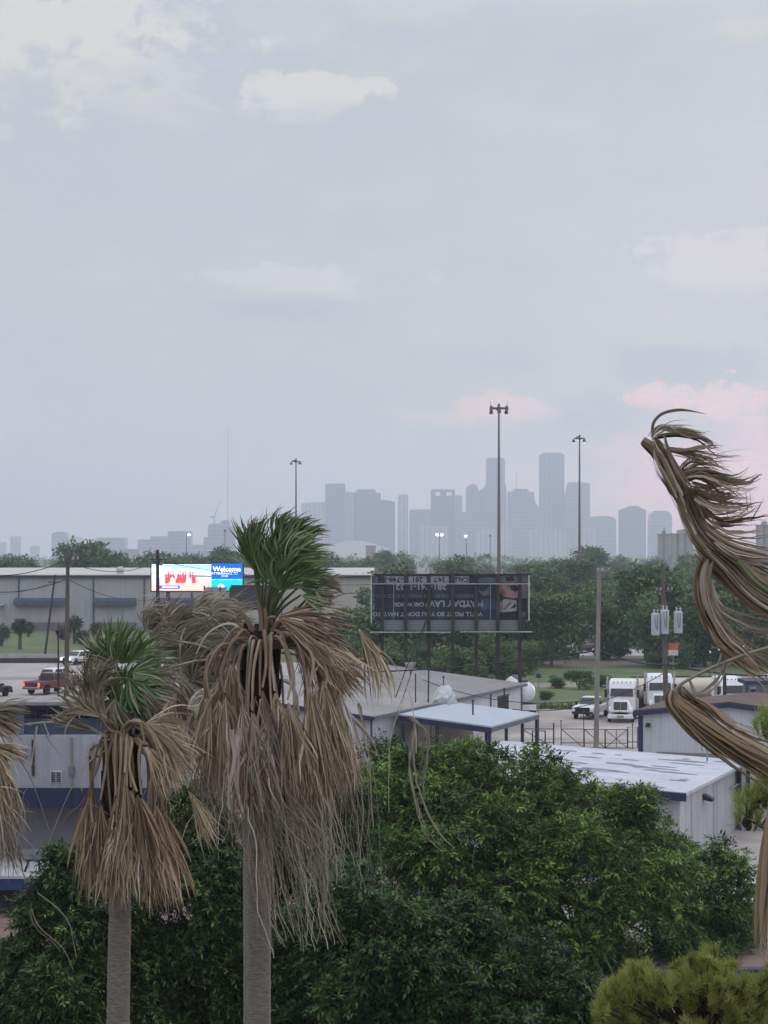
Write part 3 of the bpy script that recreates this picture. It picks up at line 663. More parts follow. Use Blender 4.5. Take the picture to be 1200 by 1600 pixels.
bp = scr('beach_panel', 330.2, 379, 904.7, 923, 'teal', 0)
MB().prism([(X_(340, D), Z_(921, D)), (X_(341, D), Z_(914, D)), (X_(345, D), Z_(911.5, D)), (X_(350, D), Z_(915, D)), (X_(352, D), Z_(921, D))], D - .04, D).build('screen_dome', E['white'], bp, world=True)
MB().prism([(X_(330.2, D), Z_(907.5, D))] + [(X_(330.2 + k * 4.1, D), Z_(906.2 + .8 * math.sin(k * 1.9), D)) for k in range(12)] + [(X_(378.5, D), Z_(904.8, D)), (X_(330.2, D), Z_(904.8, D))], D - .04, D).build('screen_foam', emi('screen_foam', (120, 225, 235), 1.0), bp, world=True)
def scr_text(s, px, py, size, parent, m='white', bold=.0):
    o = parent; org = Vector(t.location)
    text_mesh(s, size, E[m], 'lettering', parent, Matrix.Translation(Vector((X_(px, D), D - .06, Z_(py, D))) - org) @ Matrix.Rotation(math.radians(90), 4, 'X'), bold)
scr_text('Welcome', 354.5, 889.5, 1.2, wp, bold=.02)
scr_text('ATTENDANCE TO', 351, 896, .55, wp); scr_text('CLUB', 351, 900, .45, wp)

# dark panel and small grey panel in front of the screen
D = 312
t = thing('blank_billboard', 'plain dark back of a billboard behind the green palm crown', 'billboard', (X_(395, D), D, 0))
MB().box(X_(361, D), X_(432, D), D, D + .5, Z_(953, D), Z_(915, D)).build('panel', mat('charcoal_panel', (.035, .037, .05), .7, .12, .6), t, world=True)
MB().box(X_(360.5, D), X_(432.5, D), D - .1, D + .6, Z_(915, D), Z_(914.3, D)).build('top_rail', M_dark, t, world=True)
for px in (375, 415): MB().box(X_(px, D) - .2, X_(px, D) + .2, D + .51, D + .9, 0, Z_(916, D)).build('post', M_dark, t, world=True)
D = 318
t = thing('sign_panel', 'plain grey back of a roadside panel in front of the bright screen', 'sign', (X_(335, D), D, 0))
MB().box(X_(320.5, D), X_(354, D), D, D + .3, Z_(952, D), Z_(918.5, D)).build('panel', M_wh, t, world=True)
MB().box(X_(320, D), X_(354.5, D), D - .05, D + .35, Z_(918.5, D), Z_(917.7, D)).build('cap', M_slate, t, world=True)
MB().box(X_(330, D), X_(330.8, D), D - .03, D - .003, Z_(952, D), Z_(919, D)).build('rib', M_slate, t, world=True)
for px in (343,): MB().box(X_(px, D), X_(px + 2, D), D - .3, D - .06, 0, Z_(914, D)).build('post', M_dark, t, world=True)

# ------------------------------------------------------------------ old billboard seen with its sheet upside down
D = 186
M_rust = mat('rusty_steel', (.045, .035, .035), .85, .45, 1.2, stretch=(1, 1, .3))
M_alu = mat('worn_rail', (.36, .36, .36), .6, .15, 1)
x0, x1 = X_(580.5, D), X_(827, D)
t = thing('billboard', 'old wide billboard on rusty posts with its dark blue sheet hung upside down', 'billboard', ((x0 + x1) / 2, D, 0))
org = Vector(t.location)
M_vin = mat('dark_blue_vinyl', (.022, .027, .065), .55, .3, .5)
sh = MB().box(x0 + .3, x1 - .15, D + .55, D + .62, Z_(969, D), Z_(897.8, D)).build('vinyl_sheet', M_vin, t, world=True)
MB().box(x0 + .9, x1 - .9, D + .5, D + .6, Z_(985.5, D), Z_(969.3, D)).build('apron_sheet', mat('grey_corrugated', (.20, .215, .23), .6, .1, .5, bands=(2, .25, .35, .3)), t, world=True)
M_w = mat('printed_white', (.34, .34, .37), .7, .15, 1.5); M_pink = mat('printed_skin', (.30, .21, .20), .7, .3, 1.2); M_prt = mat('printed_blue', (.04, .07, .15), .7, .25, 1); M_drk = mat('printed_dark', (.015, .012, .02), .7)
M_teal = mat('printed_grey_green', (.10, .13, .14), .7, .3, 1); M_gr = mat('printed_grey', (.13, .13, .15), .7, .2, 1)
def plate(a, b, ya, yb, m, lay, nm='printed_patch'):
    return MB().box(X_(a, D), X_(b, D), D + .548 - lay * .004, D + .56, Z_(yb, D), Z_(ya, D)).build(nm, m, sh, world=True)
for a, b in ((600, 631), (638.5, 667), (673, 701.5), (711, 733)): plate(a, b, 900.5, 911, M_w, 1, 'number_box')
plate(585, 590.5, 901, 911, M_gr, 1, 'number_box')
def bt(s, px, py, size, m, sx=1.0, bold=.02):
    Mx = Matrix.Translation(Vector((X_(px, D), D + .535, Z_(py, D))) - org) @ Matrix.Rotation(math.pi, 4, 'Y') @ Matrix.Rotation(math.radians(90), 4, 'X')
    # turned half round in its own plane: letters stand on their heads
    Mx = Matrix.Translation(Vector((X_(px, D), D + .535, Z_(py, D))) - org) @ Matrix.Rotation(math.radians(90), 4, 'X') @ Matrix.Rotation(math.pi, 4, 'Z')
    text_mesh(s, size, m, 'lettering', sh, Mx, bold, sx)
bt('CALL', 721, 905.5, .62, M_drk, 1.0); bt('24/7', 687, 905.5, .62, M_drk, 1.0); bt('281', 652, 905.5, .66, M_drk, 1.1); bt('-748-5', 614, 905.5, .66, M_drk, 1.1)
bt('281-741-1132', 658, 917.2, .72, M_w, 1.22)
bt('PERSONAL INJURY - 18 WHEELER ACCIDENT', 664, 931, .48, M_gr, .98)
bt('MAYDAY LAW', 710.5, 943, .86, M_w, 1.0, .03); bt('- CAR WRECK', 642, 944.5, .48, M_w, 1.05)
bt("WE'LL FIGHT SO YOU DON'T HAVE TO", 668, 959.5, .56, M_w, 1.08)
def pp(pts, m, lay, nm='printed_figure'):
    MB().prism([(X_(a, D), Z_(b, D)) for a, b in pts], D + .548 - lay * .004, D + .56).build(nm, m, sh, world=True)
pp([(745, 905), (762, 902), (776, 904), (775, 910), (750, 910)], M_teal, 1); pp([(746, 921), (756, 925), (764, 917), (767, 920), (766, 930), (755, 931)], M_teal, 1)
pp([(752, 936), (774, 935), (775, 952), (750, 953)], M_prt, 1)
pp([(775, 913), (800, 911), (824, 914), (824, 934), (810, 936), (790, 933), (780, 925)], M_pink, 1)
pp([(783, 922), (789, 921), (793, 928), (788, 932), (784, 929)], mat('printed_orange', (.32, .15, .09), .7, .3, 1), 2)
pp([(797, 915), (806, 914), (812, 920), (806, 925), (799, 922)], M_drk, 2); pp([(812, 924), (824, 922), (824, 933), (815, 932)], M_gr, 2)
pp([(782, 940), (790, 936), (808, 938), (808, 955), (782, 957)], mat('printed_pale_shirt', (.33, .31, .31), .7, .2, 1.2), 2)
pp([(786, 952), (797, 940), (800, 943), (790, 953)], M_gr, 3); pp([(797, 952), (806, 943), (807, 949)], M_drk, 3)
pp([(812, 936), (824, 936), (824, 968), (812, 968)], M_drk, 1); pp([(814, 957), (822, 956), (823, 963), (815, 965)], M_gr, 2)
pp([(782, 957.5), (811, 956), (811, 969), (782, 969)], M_drk, 1)
pp([(775, 900), (826, 899), (826, 911), (776, 910)], M_gr, 1, 'printed_patch'); pp([(790, 902), (802, 900), (804, 908), (792, 909)], M_drk, 2)
for px in (597, 634, 670, 707.5, 744, 778, 812.5):
    xx = X_(px, D); w = .17
    b = MB(); b.box(xx - w, xx + w, D - .05, D - .01, 0, Z_(897, D)); b.box(xx - .03, xx + .03, D - .01, D + .33, 0, Z_(897, D)); b.box(xx - w, xx + w, D + .33, D + .37, 0, Z_(897, D))
    b.build('post', M_rust, t, world=True)
for y, a, b_, m in ((912, 582, 829, M_alu), (987.5, 578, 704, M_alu), (986.8, 719, 831, M_alu)):
    MB().box(X_(a, D), X_(b_, D), D - .3 - (.4 if y > 980 else 0), D - .06, Z_(y + .9, D), Z_(y - .6, D)).build('walkway_rail', m, t, world=True)
MB().box(x0, x1 + .1, D + .38, D + .54, Z_(898.4, D), Z_(896.6, D)).build('top_beam', M_rust, t, world=True)
MB().box(x0, x1, D + .38, D + .48, Z_(935.5, D), Z_(934.8, D)).build('stringer', M_rust, t, world=True)
for a, y1_ in ((580, 974), (827, 970)): MB().box(X_(a, D) - .05, X_(a, D) + .05, D + .3, D + .64, Z_(y1_, D), Z_(899, D)).build('edge_trim', mat('white_edge', (.6, .6, .6), .6), t, world=True)
for a in (605, 615, 767, 785): MB().box(X_(a, D) - .025, X_(a, D) + .025, D + .4, D + .46, Z_(968, D), Z_(912, D)).build('hanger_strap', M_alu if a in (615, 767) else M_rust, t, world=True)
for a in (673, 708, 745, 818): MB().tube([(X_(a, D), D, Z_(897, D)), (X_(a + 1, D), D - .2, Z_(890, D))], .03, 4).build('lamp_stub', M_rust, t, world=True)

# ------------------------------------------------------------------ utility poles
M_wood = mat('weathered_pole_wood', (.12, .105, .095), .95, .3, 2, stretch=(3, 3, .25))
M_woodd = mat('dark_pole_wood', (.045, .04, .04), .95, .3, 2, stretch=(3, 3, .25))
M_cpole = mat('grey_concrete_pole', (.25, .235, .22), .9, .2, 1.5, stretch=(2, 2, .4))
M_ins = mat('porcelain', (.4, .4, .42), .35)
def pole(D, top, base, r, m, lab, arms=(), name='utility_pole', cat='utility pole', low=None):
    zb = 0.; tx, bx = X_(top[0], D), X_(base[0], D)
    t = thing(name, lab, cat, (bx, D, 0)); h = Z_(top[1], D)
    MB().tube([(0, 0, zb), ((tx - bx) * .5, 0, h * .5), (tx - bx, 0, h)], [r * 1.25, r * 1.1, r * .85], 10).build('pole_shaft', m, t, smooth=True)
    for z_px, half, tilt in arms:
        z = Z_(z_px, D); cx = (tx - bx) * z / h
        a = MB().box(-half, half, -r - .12, -r, -.06, .06).build('crossarm', m, t); a.location = (cx, 0, z); a.rotation_euler = (0, tilt, .3)
        for s in (-.92, -.45, .45, .92):
            MB().lathe([(.03, .06), (.07, .12), (.04, .18), (.07, .22), (.03, .30)], 8, (half * s, -r - .06)).build('insulator', M_ins, a)
    return t
pole(150, (106, 871), (103, 1088), .17, M_wood, 'thick weathered wooden pole in front of the warehouse and red pickup', [(877, .85, -.12)])
o = pole(296, (86, 898), (70, 1025), .15, M_woodd, 'thin wooden pole leaning to the right on the grass field', [(909.5, .95, .03)])
pole(205, (246, 859), (248, 1010), .2, M_woodd, 'dark wooden pole crossing the bright electronic screen', [(874, .9, .0), (880, .5, .5)])
pole(300, (319, 915), (322, 1000), .14, M_woodd, 'thin dark leaning pole at the right of the beach picture on the screen')
pole(300, (360.5, 917), (360, 1000), .22, M_woodd, 'short dark stub pole below the blue welcome panel')
pole(153, (936, 891), (931.5, 1172), .17, M_cpole, 'tall grey pole standing before the gate and white pickup', [(893, .25, 0)])
t = pole(163, (1035, 881), (1042, 1100), .19, M_wood, 'wooden pole carrying three grey transformers above the semi trucks', [(923, .75, .0)])
def can(px, y0, y1, lab, D=163):
    z0, z1 = Z_(y1, D), Z_(y0, D); r = .375
    c = thing('transformer', lab, 'transformer', (X_(px, D), D - .55, z0), 0, 'pole transformers')
    h = z1 - z0
    MB().lathe([(r * .9, 0), (r, .06), (r, h - .08), (r * 1.05, h - .06), (r * 1.05, h), (r * .6, h + .07)], 18).build('tank', mat('grey_tank_paint', (.50, .53, .58), .45, .1, 1.2, dirt=.15), c, smooth=True)
    for a in (-.15, .17): MB().lathe([(.04, h), (.09, h + .12), (.05, h + .2), (.09, h + .28), (.03, h + .42)], 8, (a, -.05)).build('bushing', M_ins, c)
    MB().box(-.1, .1, r - .02, r + .25, h * .35, h * .75).build('bracket', M_dark, c)
    MB().tube([(-.15, -r - .04, h * .9), (-.05, -r - .05, h * .4), (.06, -r - .05, h * .25), (.12, -r - .05, h * .6), (.1, -r - .04, h * .95)], .018, 5).build('jumper_cable', M_dark, c)
can(1023, 959, 992, 'left grey transformer can, slightly lower, on the wooden pole')
can(1037, 953.5, 990, 'middle grey transformer can with a looping black cable')
can(1058, 956, 989, 'right grey transformer can standing off from the wooden pole')
pole(152, (1132, 1018), (1133, 1100), .14, M_woodd, 'short dark pole in front of the white cab beside the brown roof')
pole(330, (1008, 894), (1008, 1010), .34, mat('pale_pole', (.42, .42, .40), .8), 'pale square-cut pole rising out of the wood left of the transformers')
# lantern post
D = 150
t = thing('lamp_post', 'thin black lantern post in front of the red pickup', 'lamp post', (X_(91, D), D, 0))
h = Z_(992, D)
MB().tube([(0, 0, 0), (0, 0, h)], [.09, .06], 8).build('post', M_dark, t)
MB().taper((0, 0, h), (.18, .18), (0, 0, h + .32), (.36, .36)).build('lantern', mat('lantern_glass', (.03, .03, .035), .2), t)
MB().lathe([(.27, h + .32), (.05, h + .5), (.03, h + .95), (.005, h + 1.0)], 8).build('lantern_cap', M_dark, t)
D = 157
t = thing('lamp_post', 'thin pale post with a small dark lamp head beside the gate', 'lamp post', (X_(841.5, D), D, 0))
h = Z_(1058, D)
MB().tube([(0, 0, 0), (0, 0, h)], [.06, .05], 8).build('post', M_cpole, t)
MB().lathe([(.08, h), (.22, h + .05), (.2, h + .25), (.05, h + .33)], 10).build('lamp_head', M_dark, t)
MB().box(-.25, .25, -.06, .06, h - .05, h + .04).build('bracket', M_dark, t)
# orange-white sign
D = 205
t = thing('road_sign', 'square sign with an orange upper and a white lower half right of the transformer pole', 'sign', (X_(1052, D), D, 0))
z0, z1 = Z_(1024, D), Z_(1004.5, D)
MB().box(-.52, .52, -.03, .03, z0, (z0 + z1) / 2 - .1).build('white_panel', mat('sign_white', (.6, .58, .56), .6), t)
MB().box(-.52, .52, -.03, .03, (z0 + z1) / 2 - .097, z1).build('orange_panel', mat('sign_orange', (.45, .11, .05), .6, .3, 1.5), t)
MB().tube([(0, .08, 0), (0, .08, z1)], .05, 6).build('post', M_cpole, t)

# wires
M_wire = mat('black_cable', (.02, .02, .022), .7)
def wire(lab, pts, r=.02, sag=.8, m=M_wire):
    P = []
    for (a, b) in zip(pts[:-1], pts[1:]):
        a, b = Vector(a), Vector(b)
        for k in range(14):
            s = k / 14; p = a.lerp(b, s); p.z -= sag * 4 * s * (1 - s); P.append(p)
    P.append(Vector(pts[-1]))
    o = MB().tube(P, r * 1.5, 5).build('power_line', m); setp(o, lab, 'cable', 'overhead cables between the poles')
wire('thick black cable drooping across the wood from the grey pole to the old billboard', [at(575, 1050, 175), at(935, 1016, 153)], .045, .3)
wire('thick black cable from the grey pole past the transformer pole to the right edge', [at(936, 1016, 153), at(1042, 1038, 163), at(1230, 1055, 150)], .045, .35)
wire('thin cable crossing the lot from the roof of the canopy to the transformer pole', [at(800, 1108, 160), at(1040, 1050, 163)], .022, 1.2)
wire('thin cable running low over the white pickup to the grey pole', [at(660, 1062, 163), at(934, 1092, 153)], .02, 1.0)
for k, (ya, yb) in enumerate(((897, 902), (911, 913), (924, 926))):
    wire(['uppermost', 'middle', 'lowest'][k] + ' of three thin cables from the green palm to the old billboard', [at(505, ya, 260), at(582, yb, 186)], .02, .15)
wire('thin cable from the top of the thick wooden pole to the left edge', [at(100, 877, 150), at(-40, 897, 150)], .022, .5)
wire('second thin cable below it from the thick wooden pole to the left edge', [at(104, 905, 150), at(-40, 922, 150)], .022, .5)
wire('thin cable from the thick wooden pole to the dark pole at the screen', [at(109, 880, 150), at(246, 876, 205)], .022, .9)
wire('lower thin cable from the thick wooden pole toward the dark pole at the screen', [at(106, 905, 150), at(247, 935, 205)], .02, .8)
wire('thin cable from the leaning field pole to the left edge', [at(82, 910, 296), at(-40, 930, 250)], .02, .6)
wire('thin cable from the dark screen pole over the green palm to the old billboard', [at(247, 876, 205), at(582, 900, 186)], .02, .8)
wire('thin cable high between grey pole and transformer pole', [at(936, 894, 153), at(1035, 890, 163)], .018, .3)
wire('thin cable at crossarm height from the grey pole to the transformer pole', [at(936, 930, 153), at(1034, 923, 163)], .018, .5)

# ------------------------------------------------------------------ metal buildings of the yard
M_ribw = mat('white_ribbed_wall', (.52, .54, .59), .6, .06, .3, bands=(0, .3, .2, .12), dirt=.22)
M_ribwy = mat('white_ribbed_wall_side', (.60, .615, .66), .6, .06, .3, bands=(1, .3, .2, .12), dirt=.22)
M_whitewall = mat('white_plaster', (.37, .39, .445), .85, .14, .3, bands=(0, 2.4, .3, .014), dirt=.6)
M_groof = mat('grey_metal_roof', (.27, .26, .26), .6, .16, .2, bands=(0, .9, .35, .07), dirt=.55)
M_wroof = mat('white_coated_roof', (.72, .74, .82), .6, .06, .5, stretch=(1, 3, 1), dirt=.0)
M_broof = mat('brown_metal_roof', (.10, .065, .055), .7, .25, .4)
# mid building : rotated frame
zE = 3.4
A = gz(579, 1121, zE); B = gz(815, 1070, zE); u = (B - A); Lb = u.length; ang = math.atan2(u.y, u.x)
t = thing('metal_building', 'long grey roofed metal building with a lean-to canopy behind the big green tree', 'building', (A.x, A.y, 0), ang)
Wb, zr = 15.0, zE + 1.55
w = MB(); w.prismx([(0, 0), (0, zE), (Wb, zr), (Wb, 0)], 0, Lb); w.build('wall', M_ribw, t)
MB().prismx([(-.35, zE - .05), (-.35, zE + .12), (Wb + .2, zr + .2), (Wb + .2, zr + .02)], -.4, Lb + .3).build('roof', M_groof, t)
MB().box(-.42, Lb + .32, -.5, -.36, zE - .12, zE + .1).build('gutter', M_slate, t)
MB().prismx([(-.4, zE - .22), (-.4, zE + .1), (Wb + .2, zr + .18), (Wb + .2, zr - .14)], -.52, -.41).build('rake_trim', M_navy, t)
for x in (.1, Lb - .1, Lb - 9.5): MB().box(x - .14, x + .14, -.06, -.003, 0, zE - .15).build('corner_trim', M_navy, t)
MB().box(Lb - 7.4, Lb - 4.2, -.05, -.003, 0, 2.7).build('door_opening', mat('dark_interior', (.012, .012, .014), .9), t)
MB().box(Lb - 7.6, Lb - 4.0, -.08, -.051, 2.7, 2.85).build('door_header', M_navy, t)
for x, dw in ((9.2, .9), (13.4, 1.0), (16.0, .9)): MB().box(x, x + dw, -.05, -.003, 0, 2.1).build('door', mat('grey_door', (.2, .2, .21), .6), t)
# canopy: own slab on navy beams and posts, fixed to this building
cz0, cz1 = 3.2, 2.5
cx0, cx1, cy = 4.6, 17.5, -8.0
can_ = MB().prismx([(-.55, cz0), (-.55, cz0 + .12), (cy, cz1 + .12), (cy, cz1)], cx0, cx1).build('canopy_roof', mat('pale_blue_canopy', (.42, .48, .54), .5, .05, .3, bands=(0, .5, .12, .1)), t)
MB().prismx([(-.55, cz0 - .42), (-.55, cz0 - .003), (cy, cz1 - .003), (cy, cz1 - .42)], cx0, cx0 + .12).build('beam', M_navy, can_)
MB().prismx([(-.55, cz0 - .3), (-.55, cz0 - .003), (cy + .1, cz1 - .003), (cy + .1, cz1 - .3)], cx1 - .12, cx1).build('beam', M_slate, can_)
MB().box(cx0 + .13, cx1 - .13, cy, cy + .12, cz1 - .35, cz1 - .003).build('beam', M_slate, can_)
for x, y in ((cx0 + .15, cy + .2), (cx0 + .15, -3.6), (cx0 + 4.4, cy + .2), (cx1 - 4.2, cy + .2), (cx1 - .2, cy + .2), (cx1 - .2, -3.5), (cx0 + .2, -.8)):
    MB().box(x - .11, x + .11, y - .11, y + .11, 0, cz1 - .3 if y < -5 else cz1 + .1).build('post', M_navy, can_)
M_inset = mat('beige_infill', (.36, .34, .30), .85, .1, .5, bands=(0, .9, .25, .1))
MB().box(cx0 + 1.0, cx1 - 2.5, -3.1, -3.0, 0, 2.3).build('partition', M_inset, t)
# roof gear
t2 = thing('roof_cover', 'crumpled pale plastic sheet over a unit on the grey roof behind the canopy', 'cover', tuple(gz(695, 1100, 4.4)))
r = np.random.default_rng(3)
me_ = MB(); prof = [(0.75, 0), (.82, .5), (.6, 1.05), (.25, 1.35)]
me_.lathe(prof, 14)
me_.v = [(x * (1 + .25 * r.normal() * .6), y * (1 + .2 * r.normal() * .6), z + .1 * r.normal()) for x, y, z in me_.v]
me_.build('plastic_sheet', mat('pale_plastic', (.55, .6, .64), .4, .2, 2.5), t2)
t2 = thing('roof_mast', 'pair of black service masts with slanting stays on the grey roof', 'mast', tuple(gz(669, 1096, 3.9)))
MB().tube([(0, 0, -.1), (.05, 0, 2.6)], .06, 6).build('service_mast', M_dark, t2)
MB().tube([(-1.0, .2, -.1), (-1.0, .2, 2.2)], .05, 6).build('service_mast', M_dark, t2)
for k in range(4): MB().lathe([(.03, 1.6 + k * .22), (.1, 1.66 + k * .22), (.03, 1.72 + k * .22)], 8, (.2, 0)).build('insulator', M_ins, t2)
MB().tube([(-.1, .3, 6.6), (-1.6, .2, 3.0), (-2.6, 0, .3)], .045, 5).build('stay', M_dark, t2); MB().tube([(-.1, .3, 6.6), (-1.1, .2, 3.0), (-2.0, 0, .3)], .035, 5).build('stay', M_dark, t2)
t2 = thing('roof_dish', 'round pale dish on the roof edge left of the service masts', 'dish', tuple(gz(641, 1052, 4.85)))
MB().lathe([(.05, .3), (.35, .55), (.5, .95), (.46, .95), (.3, .62), (.03, .4)], 14).build('dish', mat('dish_white', (.5, .5, .48), .5), t2, smooth=True); MB().tube([(0, 0, -.1), (0, 0, .35)], .05, 6).build('post', M_dark, t2)
for k, (px, py) in enumerate(((693, 1065), (739, 1103), (788, 1082))):
    t2 = thing('vent_pipe', ['thin vent pipe near the ridge behind the plastic cover', 'stubby black vent pipe at the back of the pale canopy', 'black downpipe rising at the wall by the dark doorway'][k], 'pipe', tuple(gz(px, py + 10, (4.6, 3.3, 3.0)[k])))
    MB().tube([(0, 0, -.2), (0, 0, .85)], .07 if k else .04, 7).build('pipe', M_dark, t2); MB().lathe([(.1, .85), (.16, .9), (.02, 1.0)], 8).build('cap', M_dark, t2)

# white coated building front right (rotated)
zE = 3.6
A = gz(1061, 1241, zE); B = gz(1158, 1193, zE); u = B - A; Lb = u.length; ang = math.atan2(u.y, u.x)
t = thing('white_roofed_building', 'white flat-roofed workshop right of the big green tree', 'building', (A.x, A.y, 0), ang)
Wb = 14.2; zr = zE + .55
MB().prismx([(0, 0), (0, zE), (Wb, zr), (Wb, 0)], 0, Lb).build('wall', mat('workshop_wall', (.48, .485, .51), .75, .06, .3, bands=(0, 1.25, .22, .03), dirt=.3), t)
M_patch = mat('patched_white_roof', (.50, .52, .59), .6, .12, .5, stretch=(1, .35, 1), dirt=.3)
MB().prismx([(-.45, zE - .02), (-.45, zE + .14), (Wb + .2, zr + .2), (Wb + .2, zr + .05)], -.35, Lb + .35).build('roof', M_patch, t)
for k in range(46):
    xx = RND.uniform(.3, Lb - 1.2); yy = RND.uniform(.3, Wb - 3.4); ln = RND.uniform(.5, 3) * RND.choice((.6, 1))
    z = zE + .14 + (yy + .45) * (.61 / 14.8)
    q = MB(); jj = RND.uniform(-.06, .06); q.add([(xx, yy, z + .012), (xx + jj, yy + ln, z + .012 + ln * .0412), (xx + jj + .3, yy + ln, z + .012 + ln * .0412), (xx + .5, yy + ln * .45, z + .012 + ln * .45 * .0412), (xx + .2, yy, z + .012)], [(0, 1, 2, 3, 4)])
    q.build('roof_patch', mat('roof_seam_grey', (.23, .24, .29), .7, .3, 2), t)
MB().prismx([(-.46, zE - .3), (-.46, zE + .1), (Wb + .2, zr + .16), (Wb + .2, zr - .16)], -.47, -.36).build('eave_trim', M_navy, t)
MB().box(.0, .9, -.05, -.003, 0, zE - .3).build('corner_trim', mat('plain_white_trim', (.5, .5, .52), .6), t)
MB().box(-.06, -.003, 1.2, 2.2, 0, zE - .2).build('side_door', M_navy, t)
MB().box(-.05, -.004, 3.0, 8.5, 0, zE - .6).build('side_panel', M_whitewall, t)
MB().box(Lb - .45, Lb - .2, -.2, -.003, 0, zE - .1).build('downpipe', M_dark, t)
MB().tube([(Lb - 3.5, -.12, 2.55), (Lb + 2.0, -.25, 2.7)], .05, 6).build('conduit', M_alu, t)
for x in (5.2,):
    MB().prismx([(-.55, zE - .85), (-.05, zE - .6), (-.05, zE - .9), (-.5, zE - .98)], x, x + .55).build('wall_light', M_dark, t)
for x, wd in ((2.6, .5), (7.8, 1.0)): MB().box(x, x + wd, -.03, -.003, .05, zE - .35).build('wall_panel', mat('off_white_panel', (.42, .42, .44), .8, .1, 1, dirt=.4), t)
t2 = thing('vent_hook', 'grey hooked vent pipe standing on the white flat roof', 'pipe', tuple(gz(1105, 1187, 4.0)))
MB().tube([(0, 0, -.1), (0, 0, 1.05)], .055, 8).build('pipe', mat('pipe_grey', (.25, .27, .32), .5), t2)
MB().tube([(0, 0, .95)] + [(-.16 + .16 * math.cos(a), 0, .72 + .28 * math.sin(a)) for a in np.linspace(1.0, 4.2, 10)], .05, 8).build('hook', mat('pipe_grey', (.25, .27, .32), .5), t2)

# grey shed with roller door at the right edge
D = 108
t = thing('roller_door_shed', 'grey shed with a tall roller door cut by the right edge', 'building', (X_(1180, D), D, 0))
sx0 = X_(1159, D)
MB().box(sx0, sx0 + 16, D, D + 7, 0, Z_(1189, D) + .3).build('wall', M_whitewall, t, world=True)
MB().box(sx0 + .45, sx0 + 5.2, D - .06, D - .003, .05, 3.7).build('roller_door', mat('roller_door', (.42, .42, .44), .6, .05, .5, bands=(2, .16, .3, .2)), t, world=True)
MB().box(sx0 + .25, sx0 + .44, D - .1, D - .003, 0, 3.9).build('door_frame', M_dark, t, world=True)
MB().box(sx0 - .05, sx0 + 16, D - .2, D + 7.1, Z_(1189, D) + .303, Z_(1189, D) + .45).build('roof', M_groof, t, world=True)

# blue-trimmed building with a brown roof
D = 135
A = Vector((X_(998, D), D, 0)); z0, zp, xp, x1, dp = Z_(1114, D), 5.17, 6.43, 12.9, 9.5
t = thing('brown_roofed_building', 'white ribbed building with a low brown roof and navy trim in front of the trucks', 'building', tuple(A), math.radians(-21))
MB().prism([(0, 0), (0, z0), (xp, zp), (x1, z0), (x1, 0)], 0, dp).build('wall', M_ribw, t)
MB().prism([(-.3, z0 + .02), (xp, zp + .05), (x1 + .3, z0 + .02), (x1 + .3, z0 + .2), (xp, zp + .24), (-.3, z0 + .2)], -.25, dp + .3).build('roof', M_broof, t)
MB().prism([(-.35, z0 - .2), (xp, zp - .16), (x1 + .35, z0 - .2), (x1 + .35, z0 + .1), (xp, zp + .13), (-.35, z0 + .1)], -.38, -.26).build('rake_trim', M_navy, t)
MB().box(-.03, .3, -.06, -.003, 0, z0 - .2).build('corner_trim', M_navy, t)
MB().box(1.3, 7.6, -.08, -.003, 0, 1.75).build('shutter', mat('taupe_shutter', (.22, .20, .18), .8, .15, .6), t)
MB().box(7.61, 8.1, -.05, -.004, 0, 1.8).build('door_frame', mat('plain_white_trim', (.5, .5, .52), .6), t)
MB().prismx([(-.5, 3.5), (-.05, 3.75), (-.05, 3.5)], .55, .85).build('wall_light', M_dark, t)
MB().tube([(.1, -.1, z0 - .3), (-.5, -.6, z0 - .5), (-.7, -.6, z0 - .62)], .05, 6).build('gutter_spout', M_navy, t)
# canopy with pale panel behind it
D = 160
t = thing('pump_canopy', 'flat navy-edged canopy over a pale panel at the right edge behind the brown roof', 'canopy', (X_(1190, D), D, 0))
MB().box(X_(1166, D), X_(1240, D), D, D + 4, Z_(1070, D), Z_(1064, D)).build('canopy_roof', M_navy, t, world=True)
for px in (1167, 1238): MB().box(X_(px, D), X_(px + 2.4, D), D + .2, D + .4, 0, Z_(1070, D)).build('post', M_navy, t, world=True)
MB().box(X_(1170, D), X_(1237, D), D + 2.5, D + 2.6, .3, Z_(1071, D) - .05).build('back_panel', M_whitewall, t, world=True)
MB().box(X_(1177, D), X_(1185, D), D + 1, D + 1.3, Z_(1078, D), Z_(1074, D)).build('sign_box', mat('white_cladding', (.7, .7, .7)), t, world=True)
MB().prism([(X_(1180.5, D), 0), (X_(1182, D), 0), (X_(1184, D), Z_(1078, D)), (X_(1178, D), Z_(1078, D))], D + 1.05, D + 1.25).build('stand', M_dark, t, world=True)

